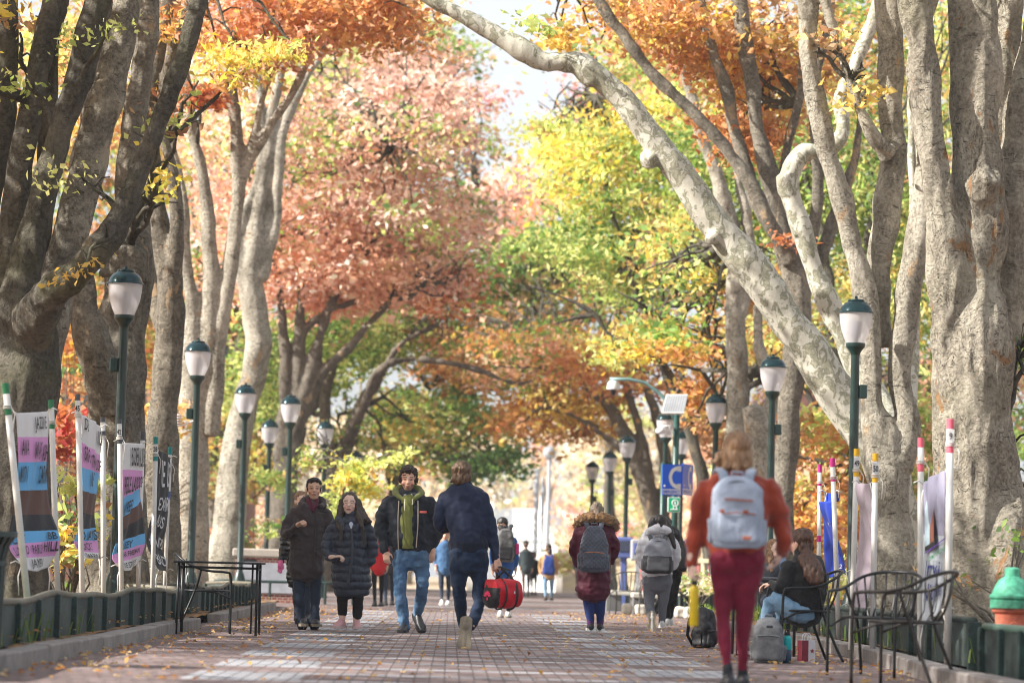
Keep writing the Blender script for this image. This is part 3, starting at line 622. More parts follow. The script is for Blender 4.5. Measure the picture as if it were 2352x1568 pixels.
tree('elm_tree', 'tree with curved shadow mottled stems between the first and second left lamps', 40.5, [
  [(372, 1330, 62), (365, 1100, 52), (372, 950, 44), (388, 800, 42), (392, 690, 40), (372, 560, 34), (352, 440, 29), (345, 300, 26), (362, 120, 24), (400, -80, 22)],
  [(385, 760, 36, 41), (345, 640, 26, 41.3), (330, 500, 22, 41.5), (310, 300, 20, 41.5), (330, 50, 18, 41.5)],
  [(388, 700, 36, 40.5), (408, 540, 24, 40.3), (398, 400, 19, 40.3), (372, 260, 17, 40.3), (400, 100, 15, 40.3), (470, -60, 12, 40.3)]], BARK,
  [(470, 150, 40, 170, 65, 1.2, 800, ['yellow', 'gold', 'orange'], .14), (600, 120, 40, 110, 45, 1, 450, ['yellow', 'gold', 'lime'], .14), (360, 90, 41, 60, 110, 1, 900, ['orange', 'gold']), (380, 260, 41, 40, 60, .6, 300, 'orange'), (300, -200, 41, 250, 120, 2, 1200, 'orange')], base=370, vox=.032, rk=.86, rough=.022, droop=.7, asp=.35)
tree('elm_tree', 'pale sunlit tree with several upright stems right behind the second left lamp', 51, [
  [(440, 1310, 60), (440, 1100, 52), (440, 950, 46), (440, 820, 42), (440, 700, 24), (422, 560, 21), (418, 430, 19), (395, 330, 17), (385, 200, 15), (392, 0, 14)],
  [(450, 900, 44), (480, 760, 34), (482, 600, 26), (470, 420, 23), (440, 300, 20), (425, 180, 18), (380, 40, 16), (370, -80, 15)],
  [(480, 1000, 40), (500, 800, 30), (535, 600, 25), (548, 440, 23), (540, 280, 21), (532, 120, 19), (560, -60, 17)],
  [(505, 760, 26), (520, 640, 18), (535, 500, 17), (570, 380, 17), (625, 280, 16), (680, 200, 14), (712, 110, 13), (730, -40, 11)],
  [(560, 400, 17), (600, 240, 13), (640, 100, 12), (665, -60, 10)]], BARK_PALE,
  [(520, 30, 50, 190, 60, 2, 4200, ['orange', 'salmon']), (780, 30, 50, 200, 60, 2, 4500, 'orange'), (640, 90, 49, 120, 50, 1.5, 1500, ['orange', 'salmon']), (450, 240, 51, 60, 60, 1, 700, 'rust'), (500, -150, 50, 250, 100, 2, 1500, 'orange')], base=452, vox=.036, rk=.76, rough=.018)
tree('elm_tree', 'pale lit trunk forking behind the third left lamp', 60, [
  [(520, 1310, 52), (530, 1150, 44), (548, 1000, 38), (582, 860, 36), (590, 760, 35), (575, 640, 35), (585, 560, 30), (610, 400, 17), (625, 270, 15), (650, 150, 14), (700, 50, 12), (740, -60, 9)],
  [(565, 650, 28), (548, 580, 20), (560, 500, 14), (600, 360, 12), (596, 150, 11), (620, -50, 9)],
  [(590, 640, 28), (628, 520, 18), (640, 400, 15), (648, 300, 14), (690, 200, 12), (730, 140, 11), (745, 120, 9)]], BARK_PALE,
  [(700, 130, 62, 90, 70, 2, 900, ['salmon', 'lime']), (470, 700, 62, 40, 200, 2, 600, ['orange', 'lime'])], base=520, vox=.04, rk=.9, rough=.026)
tree('maple_tree', 'dark fanning stems under the pink foliage, left of the brown parka', 72, [
  [(640, 1310, 42), (650, 1150, 36), (668, 1020, 30), (700, 900, 22), (735, 780, 15), (760, 700, 11), (800, 600, 8)],
  [(650, 1060, 30), (655, 900, 18), (648, 760, 13), (640, 650, 10), (620, 560, 7)],
  [(672, 1000, 26), (684, 850, 16), (690, 720, 12), (700, 640, 9), (760, 520, 7), (830, 420, 6), (900, 340, 5)],
  [(690, 960, 22), (740, 860, 15), (800, 800, 11), (850, 740, 9), (900, 690, 7)],
  [(720, 900, 14), (690, 800, 10), (730, 730, 9), (820, 690, 7)]], BARK_FAR,
  [(560, 300, 74, 140, 200, 4, 4500, ['pink', 'salmon', 'lime']), (760, 420, 74, 200, 210, 5, 10000, ['pink', 'pink', 'salmon']), (800, 400, 71, 240, 230, 3, 3500, ['pink', 'lime', 'green']), (640, 560, 72, 170, 120, 4, 8000, ['pink', 'salmon']), (880, 560, 76, 170, 110, 4, 9000, ['pink', 'salmon']), (940, 330, 78, 150, 150, 4, 7000, ['pink']), (740, 640, 73, 170, 60, 3, 6000, 'salmon'), (960, 660, 78, 120, 50, 3, 2500, ['salmon', 'rust']), (700, 230, 80, 170, 120, 4, 5000, ['pink', 'lime']), (900, 160, 84, 130, 100, 4, 3000, ['pink']), (1050, 500, 82, 70, 150, 4, 2200, ['pink', 'green']), (1070, 300, 92, 50, 120, 4, 350, ['pink', 'rose'])], base=650, vox=.05, rough=.03, twig=11)
tree('maple_tree', 'green leafed tree behind the fan of dark stems on the left', 88, [
  [(745, 1320, 34), (760, 1180, 28), (785, 1050, 23), (830, 930, 16), (880, 850, 12), (930, 790, 10), (1000, 700, 7)],
  [(770, 1090, 24), (745, 960, 15), (760, 860, 12), (800, 760, 9)],
  [(800, 1010, 18), (840, 920, 12, 84), (870, 850, 10, 80), (940, 826, 9, 80), (1020, 832, 8, 80), (1100, 850, 7, 80), (1180, 880, 5, 80), (1230, 870, 3, 80)], [(860, 880, 9, 82), (920, 790, 7, 80), (1000, 745, 5, 80), (1060, 690, 3, 80)]], BARK_FAR,
  [(760, 800, 90, 150, 100, 5, 8000, ['green', 'lime']), (640, 860, 92, 110, 120, 4, 4000, ['green', 'lime']), (900, 720, 92, 130, 70, 5, 3500, ['green', 'deep']), (880, 1000, 92, 110, 90, 5, 1500, ['lime', 'green', 'gold']), (640, 500, 98, 240, 260, 5, 7000, ['green', 'lime']), (900, 250, 100, 200, 210, 6, 8000, ['lime', 'green']), (740, 150, 96, 200, 140, 5, 7000, ['lime', 'yellow']), (1000, 560, 96, 150, 90, 5, 3000, ['green', 'deep']), (560, 1060, 96, 80, 160, 4, 2500, ['lime', 'gold']), (860, 60, 100, 130, 70, 5, 2500, ['lime', 'yellow'])], base=745, vox=.06, rough=.03, twig=7)
tree('maple_tree', 'dark green tree hanging over the far walkway left of centre', 104, [
  [(905, 1325, 20), (900, 1180, 16), (920, 1050, 12), (980, 940, 10), (1060, 880, 7)], [(905, 1120, 15), (880, 1000, 10), (860, 920, 7)]], BARK_FAR,
  [(1000, 920, 102, 130, 70, 5, 2800, ['deep', 'green', 'lime', 'gold']), (1080, 1010, 100, 110, 75, 4, 2200, ['deep', 'green', 'lime']), (940, 1010, 104, 90, 70, 4, 1800, ['green', 'gold']), (1130, 660, 96, 150, 60, 5, 5000, ['green', 'deep']), (1260, 600, 90, 130, 50, 4, 3600, ['green', 'lime']), (1090, 800, 98, 70, 70, 4, 1600, ['deep']), (1130, 1080, 98, 50, 35, 3, 900, ['deep'])], base=905, vox=.06, rough=.03, twig=5)
tree('young_tree', 'thin young tree with bright yellow green leaves above the quilted coat woman', 58, [
  [(790, 1330, 7), (800, 1200, 6), (820, 1110, 5), (850, 1060, 4), (905, 1040, 3)]], BARK_FAR,
  [(850, 1110, 58, 75, 40, 1, 1000, ['lime', 'yellow'], .13), (770, 1150, 58, 40, 60, 1, 600, 'lime', .13), (895, 1045, 58, 30, 12, .5, 150, 'lime', .13), (705, 1050, 60, 20, 60, .6, 260, 'lime', .13)], base=790, vox=.03)

# ------------------------------------------------------------ trees of the right row
tree('elm_tree', 'massive flaking trunk at the right edge behind the poster banner', 29, [
  [(2240, 1400, 140), (2240, 1280, 116), (2236, 1100, 106), (2234, 900, 103), (2235, 740, 98), (2240, 600, 76), (2243, 400, 66), (2243, 200, 62), (2238, 40, 58), (2235, -120, 52), (2230, -400, 30)],
  [(2225, 980, 50, 29.2), (2205, 880, 56, 29), (2190, 780, 56, 28.9), (2180, 640, 48, 28.8), (2158, 450, 42, 28.8), (2134, 280, 38, 28.8), (2112, 100, 36, 28.8), (2095, -60, 38, 28.8), (2080, -350, 24, 28.8)],
  [(2262, 980, 50, 29.3), (2280, 860, 60, 29.4), (2312, 620, 52, 29.4), (2325, 420, 46, 29.4), (2350, 240, 42, 29.4), (2385, 60, 38, 29.4), (2420, -100, 34, 29.4), (2450, -320, 24, 29.4), (2440, -560, 10, 29.4)],
  [(2255, 560, 40, 30), (2290, 330, 32, 30), (2305, 150, 34, 30), (2330, -60, 30, 30), (2340, -350, 18, 30), (2330, -560, 8, 30)],
  [(2320, 1330, 60, 28.6), (2300, 1200, 60, 28.8), (2290, 1000, 50, 29)],
  [(2250, 440, 48, 28.8), (2285, 400, 30, 28.6)]], BARK_BIG,
  [(2200, -520, 29, 500, 240, 3, 6000, ['yellow', 'green']), (2345, 800, 29.6, 30, 150, .5, 260, 'green'), (2340, 1080, 30, 30, 180, .6, 500, ['green', 'lime'])], base=2240, vox=.026, rough=.026, flute=1.2, droop=.5, asp=.35)
tree('elm_tree', 'forked pale trunk behind the poles marked 49 and 50', 35.6, [
  [(2055, 1370, 66), (2050, 1240, 57), (2040, 1120, 54), (2030, 1020, 58), (2005, 930, 36), (2000, 800, 32), (1985, 660, 32), (1950, 520, 31), (1910, 380, 30), (1875, 220, 29), (1855, 80, 29), (1850, -60, 28), (1830, -300, 18)],
  [(2050, 1060, 58), (2085, 980, 36), (2066, 860, 34), (2080, 720, 36), (2105, 580, 36), (2120, 460, 34), (2120, 330, 28), (2105, 150, 25), (2160, -60, 20)],
  [(2030, 800, 34, 35.9), (2020, 640, 38, 35.9), (2034, 500, 38, 35.9), (2048, 360, 38, 35.9), (2046, 200, 37, 35.9), (2040, 60, 36, 35.9), (2040, -60, 34, 35.9), (2050, -300, 22, 35.9)],
  [(2040, 360, 30, 35.7), (1990, 290, 17, 35.5), (1950, 180, 15, 35.5), (1920, 90, 14, 35.5), (1885, -20, 12, 35.5)]], BARK_PALE,
  [(2000, -420, 34, 420, 240, 3, 6000, ['yellow', 'orange']), (1975, 190, 35.2, 26, 55, .4, 40, 'gold', .14), (1900, 110, 35.2, 36, 40, .4, 34, 'gold', .14)], base=2055, rk=.9, vox=.028, rough=.026, flute=.4, droop=.6)
tree('sycamore_tree', 'mottled white sycamore whose long limb arches over the walkway to top centre', 39, [
  [(2080, 1370, 62, 38.5), (2060, 1180, 56, 38.4), (2010, 1030, 52, 38), (1940, 930, 50, 38), (1870, 830, 49, 38), (1800, 720, 47, 38), (1730, 620, 45, 38), (1650, 520, 43, 38), (1580, 420, 41, 38), (1510, 330, 37, 38), (1450, 250, 34, 38), (1390, 190, 30, 38), (1335, 148, 29, 38), (1290, 142, 27, 38), (1245, 140, 26, 38), (1190, 110, 25, 38), (1130, 75, 23, 38), (1060, 35, 20, 38), (985, -5, 18, 38), (900, -60, 15, 38)],
  [(2060, 1000, 40, 38.8), (1990, 880, 34, 39.5), (1935, 760, 30, 39.5), (1880, 640, 28, 39.5), (1838, 520, 26, 39.5), (1812, 430, 25, 39.5), (1820, 380, 22, 39.5), (1850, 350, 22, 39.5), (1900, 345, 19, 39.5), (1940, 300, 20, 39.5), (1935, 230, 20, 39.5), (1960, 160, 20, 39.5), (1985, 100, 18, 39.5), (2015, 30, 16, 39.5), (2040, -60, 14, 39.5)],
  [(1262, 135, 30, 38), (1248, 156, 22, 38)], [(1320, 135, 24, 38), (1348, 160, 34, 38), (1372, 190, 26, 38)], [(1645, 540, 26, 37.9), (1626, 556, 13, 37.8)], [(1500, 372, 30, 38), (1488, 352, 22, 37.9)], [(1812, 440, 30, 39.5), (1800, 400, 20, 39.4)],
  [(2070, 1000, 36, 39.6), (2100, 800, 14, 40), (2098, 500, 9, 40), (2092, 200, 8, 40), (2100, -60, 7, 40)]], SYC,
  [(1240, 80, 37.9, 10, 20, .1, 12, 'lime')], base=2080, vox=.03, rough=.02, twig=0)
tree('elm_tree', 'dark forking tree right of centre behind the second right lamp', 46, [
  [(1790, 1360, 44), (1795, 1200, 36), (1810, 1000, 33), (1822, 850, 33), (1832, 740, 36), (1830, 640, 40), (1800, 560, 30), (1778, 440, 27), (1750, 330, 24), (1728, 200, 23), (1705, 60, 22), (1695, -80, 20), (1680, -300, 14)],
  [(1820, 600, 28, 45.8), (1770, 520, 20, 45.6), (1728, 430, 19, 45.6), (1660, 330, 18, 45.6), (1590, 255, 17, 45.6), (1500, 170, 16, 45.6), (1430, 80, 15, 45.6), (1365, -10, 14, 45.6), (1300, -120, 10, 45.6)],
  [(1800, 560, 24, 46.2), (1740, 470, 18, 46.2), (1700, 340, 18, 46.2), (1665, 200, 17, 46.2), (1630, 100, 16, 46.2), (1600, -40, 14, 46.2)],
  [(1840, 680, 30), (1862, 560, 20), (1880, 430, 17), (1870, 300, 15), (1880, 150, 13), (1920, -40, 11)],
  [(1850, 660, 26, 46.3), (1900, 540, 17, 46.4), (1960, 380, 14, 46.4), (1985, 200, 12, 46.4)],
  [(1790, 520, 20, 46.2), (1800, 380, 13, 46.4), (1835, 240, 14, 46.4), (1850, 120, 16, 46.4), (1870, -40, 14, 46.4)]], BARK,
  [(1620, 60, 47, 150, 80, 2, 3800, ['orange', 'orange', 'gold', 'brownleaf']), (1780, 150, 47.5, 120, 110, 2, 3400, ['orange', 'brownleaf', 'gold']), (1450, 40, 48, 130, 50, 2, 2200, ['orange', 'gold']), (1330, 95, 48, 60, 30, 1, 700, 'gold'), (1700, 300, 48, 90, 70, 1.5, 1600, 'orange'), (1780, -200, 46, 300, 120, 3, 2500, ['orange', 'gold']), (1810, 560, 46, 40, 40, 1, 140, 'rust')], base=1790, vox=.032, rk=.92, rough=.02)
tree('elm_tree', 'straight pale trunk behind the orange sweater woman\'s head', 54, [
  [(1690, 1350, 36), (1690, 1180, 30), (1692, 1000, 28), (1692, 850, 27), (1690, 700, 25), (1690, 600, 24), (1672, 500, 20), (1650, 420, 19), (1615, 320, 16), (1590, 220, 15), (1560, 120, 13), (1540, -40, 11)],
  [(1700, 720, 22), (1725, 560, 15), (1700, 420, 12), (1690, 300, 10), (1720, 120, 9)],
  [(1735, 1340, 40, 53), (1738, 1150, 36, 53), (1740, 1020, 34, 53), (1733, 960, 32, 53), (1722, 930, 22, 53)],
  [(1750, 1000, 26, 53.5), (1775, 900, 18, 53.5), (1745, 800, 14, 53.5), (1738, 700, 10, 53.5)]], BARK_PALE,
  [(1560, 650, 55, 80, 130, 2, 1500, ['gold', 'lime', 'green']), (1500, 780, 61, 60, 90, 2, 900, ['gold', 'yellow', 'green']), (1600, 820, 60, 70, 70, 1.5, 1500, ['gold', 'orange']), (1720, 640, 55, 60, 80, 1.5, 900, ['orange', 'gold']), (1620, 960, 61, 50, 60, 1.5, 350, ['gold', 'orange'])], base=1690, vox=.04, rough=.03, twig=5)
tree('oak_tree', 'bright yellow green tree right of the sky gap behind the sycamore limb', 66, [
  [(1640, 1330, 22), (1620, 1150, 18), (1590, 1000, 15), (1530, 860, 12), (1470, 700, 11), (1430, 560, 9), (1400, 460, 8), (1388, 380, 8), (1405, 300, 7), (1370, 220, 6)],
  [(1590, 1000, 13), (1560, 820, 9), (1520, 640, 7), (1600, 480, 5)], [(1575, 930, 13, 62), (1520, 832, 10, 61), (1480, 818, 9, 61), (1430, 790, 9, 61), (1400, 770, 7, 61), (1370, 725, 7, 61), (1330, 700, 6, 61), (1290, 682, 5, 61), (1215, 655, 3, 61)], [(1370, 725, 6, 61), (1320, 730, 5, 61), (1270, 745, 3, 61)]], BARK_DARK,
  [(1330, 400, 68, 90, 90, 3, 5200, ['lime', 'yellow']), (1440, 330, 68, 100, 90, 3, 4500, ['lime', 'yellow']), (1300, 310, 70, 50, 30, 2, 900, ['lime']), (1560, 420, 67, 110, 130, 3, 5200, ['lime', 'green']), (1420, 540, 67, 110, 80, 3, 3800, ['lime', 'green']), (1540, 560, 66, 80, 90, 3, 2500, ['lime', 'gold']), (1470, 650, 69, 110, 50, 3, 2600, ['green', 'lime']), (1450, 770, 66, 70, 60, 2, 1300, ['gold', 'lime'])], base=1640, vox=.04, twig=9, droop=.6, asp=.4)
tree('maple_tree', 'orange and rust crowned tree filling the centre behind the arching dark limb', 84, [
  [(1540, 1330, 24), (1500, 1180, 22), (1455, 1040, 19), (1410, 950, 15), (1350, 890, 11), (1280, 850, 8)],
  [(1520, 1250, 20), (1530, 1080, 15), (1505, 950, 12), (1480, 880, 9)], [(1500, 1180, 18), (1478, 1020, 12), (1440, 900, 9), (1425, 850, 7)],
  [(1470, 1060, 15), (1400, 1010, 9), (1330, 960, 7), (1250, 930, 5)]], BARK_FAR,
  [(1250, 830, 86, 190, 80, 5, 5500, ['orange', 'salmon', 'green', 'gold']), (1080, 760, 90, 170, 55, 4, 3000, ['orange', 'green', 'salmon']), (1420, 860, 84, 130, 80, 4, 3200, ['orange', 'rust', 'gold']), (1270, 960, 86, 110, 50, 4, 3600, ['orange', 'gold']), (1200, 700, 94, 160, 70, 4, 2600, ['salmon', 'green', 'green']), (1400, 700, 92, 130, 90, 4, 2400, ['salmon', 'green', 'gold']), (1000, 850, 98, 130, 40, 4, 1600, ['orange']), (1590, 950, 84, 60, 90, 3, 900, ['orange', 'rust'])], base=1540, vox=.05, rough=.03, twig=9)
tree('maple_tree', 'rosy pink tree high behind the sycamore limb right of the sky gap', 112, [
  [(1400, 1320, 16), (1400, 1000, 12), (1420, 700, 9), (1440, 450, 6)], [(1405, 800, 9), (1340, 560, 6), (1300, 450, 4)]], BARK_FAR,
  [(1440, 200, 112, 110, 120, 5, 4200, ['rose', 'pink']), (1530, 250, 112, 80, 110, 5, 2500, ['rose', 'lime']), (1320, 330, 114, 80, 130, 4, 1500, ['rose', 'pink']), (1240, 560, 112, 100, 110, 4, 4200, ['pink', 'salmon']), (1210, 400, 116, 50, 100, 4, 260, ['pink']), (1150, 480, 112, 60, 120, 4, 1500, 'pink')], base=1400, vox=.07, twig=6)
tree('elm_tree', 'green and gold tree glimpsed between the stems of the right row', 62, [
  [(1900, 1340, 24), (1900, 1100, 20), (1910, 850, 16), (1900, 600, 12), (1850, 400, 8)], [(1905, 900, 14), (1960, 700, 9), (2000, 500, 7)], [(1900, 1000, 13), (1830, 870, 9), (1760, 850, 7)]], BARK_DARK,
  [(1880, 480, 64, 160, 160, 3, 8000, ['green', 'lime']), (1700, 480, 66, 120, 170, 3, 5200, ['lime', 'green']), (1960, 720, 64, 150, 130, 3, 6000, ['lime', 'green', 'gold']), (1850, 260, 64, 150, 110, 3, 3600, ['green', 'gold', 'rose']), (2060, 500, 64, 90, 230, 3, 5200, ['green', 'lime']), (1760, 800, 64, 90, 130, 3, 3000, ['gold', 'lime', 'orange']), (1640, 200, 68, 120, 120, 3, 4200, ['green', 'lime', 'rose']), (1960, 100, 66, 140, 120, 3, 4000, ['gold', 'orange', 'green']), (2140, 150, 66, 120, 200, 3, 4000, ['lime', 'green', 'gold']), (2300, 100, 60, 120, 260, 3, 3000, ['lime', 'gold']), (1450, 120, 76, 120, 70, 3, 2500, ['lime', 'green', 'gold'])], base=1900, vox=.05, rough=.03, twig=4, droop=.6, asp=.4)
tree('maple_tree', 'low orange red tree behind the blue banner on the right', 56, [
  [(1990, 1340, 16), (1985, 1200, 14), (1960, 1090, 10), (1880, 1060, 7), (1800, 1040, 5)], [(1985, 1180, 12), (2010, 1040, 8), (2000, 930, 6)]], BARK_DARK,
  [(1900, 1060, 57, 90, 90, 2, 3000, ['salmon', 'orange', 'lime']), (1860, 1210, 58, 80, 60, 2, 2600, ['gold', 'orange']), (1960, 1000, 57, 80, 80, 2, 2000, ['lime', 'orange']), (1980, 1160, 57, 60, 100, 2, 2000, ['orange', 'rust', 'gold']), (2110, 960, 57, 60, 150, 2, 2500, ['green', 'salmon', 'lime']), (1790, 1150, 60, 60, 120, 2, 1500, ['orange', 'gold'])], base=1990, vox=.04, twig=4)

tree('maple_tree', 'mixed green and rust tree filling the gaps behind the leftmost trunks', 82, [[(60, 1320, 22), (60, 1000, 18), (90, 700, 12), (120, 400, 7)], [(65, 900, 14), (200, 600, 8)], [(62, 950, 13), (-60, 650, 8)]], BARK_FAR,
  [(60, 950, 84, 130, 170, 4, 3000, ['deep', 'rust', 'gold']), (220, 820, 84, 100, 140, 4, 2500, ['gold', 'rust', 'orange']), (120, 500, 84, 180, 200, 4, 4500, ['gold', 'green', 'orange']), (120, 200, 84, 180, 180, 4, 4500, ['gold', 'orange', 'lime']), (330, 650, 86, 90, 160, 4, 2500, ['orange', 'green']), (350, 350, 86, 110, 170, 4, 3000, ['salmon', 'orange', 'lime']), (320, 1050, 86, 140, 100, 4, 2500, ['deep', 'brownleaf', 'gold'])], base=60, vox=.06, twig=4)
tree('maple_tree', 'brown and green tree filling the gaps behind the third left lamp', 96, [[(500, 1320, 20), (490, 1050, 16), (470, 750, 10), (440, 450, 6)], [(490, 950, 12), (560, 760, 7)]], BARK_FAR,
  [(470, 1000, 98, 120, 160, 4, 3500, ['brownleaf', 'deep', 'gold']), (450, 700, 98, 110, 200, 4, 3500, ['salmon', 'orange', 'green']), (600, 1000, 98, 90, 160, 4, 2000, ['green', 'brownleaf']), (480, 400, 98, 120, 200, 4, 3500, ['pink', 'lime', 'salmon'])], base=500, vox=.07, twig=4)
tree('oak_tree', 'green and golden tree closing the view behind the massive right trunk', 80, [[(2200, 1330, 24), (2200, 1000, 18), (2180, 650, 10), (2160, 350, 6)], [(2200, 900, 12), (2300, 650, 7)], [(2195, 850, 12), (2080, 600, 7)]], BARK_FAR,
  [(2130, 1000, 82, 100, 200, 4, 3500, ['green', 'salmon', 'gold']), (2330, 900, 80, 90, 260, 4, 4500, ['green', 'lime', 'deep']), (2120, 620, 82, 130, 220, 4, 4500, ['green', 'gold', 'lime']), (2000, 300, 82, 150, 220, 4, 4500, ['lime', 'gold', 'orange']), (1850, 700, 84, 120, 200, 4, 3500, ['green', 'gold', 'lime']), (1760, 1000, 84, 120, 120, 4, 2500, ['gold', 'orange', 'brownleaf'])], base=2200, vox=.07, twig=4)
tree('oak_tree', 'broad green and gold tree just past the right edge of the view', 64, [[(2620, 1340, 34), (2600, 1000, 26), (2620, 650, 16), (2640, 300, 8)], [(2605, 950, 16), (2780, 600, 9)], [(2605, 900, 14), (2480, 560, 8)]], BARK,
  [(2600, 500, 64, 190, 260, 4, 4000, ['green', 'gold', 'lime']), (2800, 750, 64, 170, 240, 4, 3000, ['green', 'gold']), (2450, 800, 66, 90, 200, 3, 1500, ['green', 'salmon'])], base=2620, vox=.08, twig=4)
tree('maple_tree', 'orange and green tree just past the left edge of the view', 66, [[(-260, 1310, 34), (-250, 1000, 26), (-260, 650, 16), (-280, 300, 8)], [(-250, 950, 16), (-420, 600, 9)]], BARK,
  [(-260, 500, 66, 190, 260, 4, 3500, ['orange', 'gold', 'green']), (-450, 750, 66, 170, 240, 4, 2500, ['green', 'gold'])], base=-260, vox=.08, twig=4)
# shrubs and low growth
def shrub(label, clusters, base, Y, name='shrub', **k):
    root = thing(name, label, 'shrub', G(base, Y)); mb = MB()
    for c in clusters:
        cc = D(c[0], c[1], c[2]); b = G(base, Y, .05)
        for _ in range(5):
            t = cc+Vector((random.uniform(-1, 1)*c[3], 0, random.uniform(-1, 1)*c[4]))/S(c[2])*.8; m = b.lerp(t, .5)+Vector((random.uniform(-.2, .2), random.uniform(-.2, .2), .1)); mb.tube([b, m, t], [.02, .012, .004], 5)
    mb.build('stems', BARK_FAR, root, smooth=True); crown(clusters, root, 'foliage', **k); return root
shrub('yellow green broad leaved shrub between the first two striped banners', [(155, 1210, 34, 40, 60, .5, 300, ['lime', 'yellow'], .16), (160, 1110, 34, 30, 40, .4, 160, 'lime', .16), (170, 1290, 34, 40, 30, .5, 160, ['lime', 'gold'], .16)], 155, 34)
shrub('red leaved shrub behind the first striped banner', [(140, 1020, 44, 40, 90, 1, 900, ['red', 'rust'], .16), (150, 1150, 44, 40, 60, 1, 500, ['red', 'deep'], .16)], 140, 44)
shrub('golden orange shrub high behind the left banners', [(175, 770, 52, 40, 70, 1.5, 1000, ['gold', 'orange'], .2), (370, 940, 50, 25, 60, 1, 500, ['gold', 'orange']), (120, 880, 54, 50, 60, 1, 500, ['rust', 'deep'])], 170, 52)
shrub('pale green flowering ground shrub in front of the red picket fence', [(1580, 1355, 53, 30, 35, .6, 500, ['lime', 'tan', 'green'], .1), (1630, 1345, 51, 20, 30, .5, 300, ['lime', 'tan'], .1)], 1600, 52)
shrub('loose green and tan shrub under the lamp beside the right trunks', [(1915, 1330, 40, 60, 50, .8, 900, ['tan', 'gold', 'lime'], .12), (2000, 1340, 38, 30, 60, .5, 400, ['lime', 'grass', 'gold'], .12)], 1915, 40)
shrub('dark leafy shrub between the left trunks behind the table', [(520, 1240, 62, 40, 50, 1, 700, ['deep', 'green', 'rust'], .14), (620, 1180, 66, 20, 110, 1, 500, ['green', 'lime'], .14)], 520, 62)
shrub('green shrub at the far right edge behind the hydrant', [(2350, 1250, 27, 26, 60, .4, 160, ['green', 'deep'], .09), (2200, 1330, 27.5, 60, 30, .3, 60, ['green', 'brownleaf'], .1)], 2345, 27)
shrub('reddish low shrubs at the far plaza edge right of centre', [(1370, 1235, 118, 50, 40, 3, 1200, ['rose', 'brownleaf', 'tan']), (1330, 1290, 116, 50, 30, 3, 900, ['tan', 'lime', 'brownleaf'])], 1360, 118)
# far sunlit, nearly bare trees behind everything
k = 0
FARLAB = [(1330, 'bare pale tree seen just right of the white bridge path'), (1250, 'thin pale tree standing straight above the bridge path'), (1420, 'bare pale tree above the fur hooded woman'), (1520, 'sunlit bare tree behind the telephone sign'), (1620, 'pale tree behind the third right lamp'), (1140, 'pale tree left of the bridge path behind the navy jacket man'), (1040, 'pale tree behind the green hoodie man'), (940, 'pale tree behind the quilted coat woman'), (1750, 'sunlit tree far behind the second right lamp'), (840, 'pale far tree above the brown parka man'), (1880, 'pale far tree behind the blue banner'), (2020, 'pale far tree behind the forked right trunk'), (700, 'pale far tree behind the fanning dark stems'), (560, 'pale far tree behind the bare table'), (330, 'pale far tree behind the nearest left lamp')]
for x, lab in FARLAB:
    Y = (150 if not 1130 < x < 1340 else 232)+RNG.uniform(-12, 25); s = S(Y); top = 1000 if 900 < x < 1600 else 850
    st = [[(x, 1300, 9), (x+random.uniform(-10, 10), 1150, 7), (x+random.uniform(-20, 20), 950, 5), (x+random.uniform(-30, 30), 800, 3)], [(x, 1180, 6), (x+40, 1050, 4), (x+60, 930, 2)], [(x, 1150, 5), (x-40, 1020, 3.5), (x-55, 880, 2)]]
    hue = [['tan'], ['tan', 'salmon'], ['tan', 'lime']][k % 3]; k += 1
    tree('bare_tree', lab, Y, st, BARK_PALE, [(x, 1190, Y, 75, 95, 5, 1700, hue, .34), (x, 1020, Y, 85, 110, 5, 1800, hue, .34)] + ([(x, 1120, Y+22, 90, 180, 5, 2500, hue, .4)] if not 1170 < x < 1300 else []), vox=.09, rough=.02, twig=8, group='sunlit bare trees beyond the plaza', twigmat=BARK_PALE)

# unseen trees added along the left side so their crowns shade the near walkway
for (tx, ty, lab) in ((-10.6, 13, 'nearest unseen tree added on the left for shade'), (-11.2, 23, 'middle unseen tree added on the left for shade'), (-10.6, 33, 'farthest unseen tree added on the left for shade')):
    root = thing('elm_tree', lab, 'tree', (tx, ty, 0)); mb = MB()
    mb.tube([(tx, ty, -.1), (tx, ty, 1.5), (tx+.1, ty, 4.5)], [.5, .36, .3], 14)
    for a in range(6): mb.tube([(tx+.1, ty, 4.2), (tx+1.3*math.cos(a*1.05), ty+1.3*math.sin(a*1.05), 6.5), (tx+3*math.cos(a*1.05), ty+3*math.sin(a*1.05), 9.5)], [.2, .14, .05], 10)
    finish(remesh(mb, .07, 2), 'trunk', BARK, root)
    n = 9000; q = RNG.normal(size=(n//30, 3)); q /= np.linalg.norm(q, axis=1)[:, None]; q *= RNG.uniform(.2, 1, (len(q), 1))**.5*np.array([3.4, 5.6, 2.9])
    cc = (q[:, None, :]+RNG.normal(size=(len(q), 30, 3))*np.array([.5, .5, .2])).reshape(-1, 3)+np.array([tx+.3, ty, 9.3])
    pal = np.array(PAL['yellow']+PAL['orange']); me = leaf_mesh(cc-np.array([tx, ty, 0]), RNG.uniform(.18, .34, len(cc)), pal[RNG.integers(0, len(pal), len(cc))]); me.materials.append(LEAF); link(bpy.data.objects.new('crown', me), root)

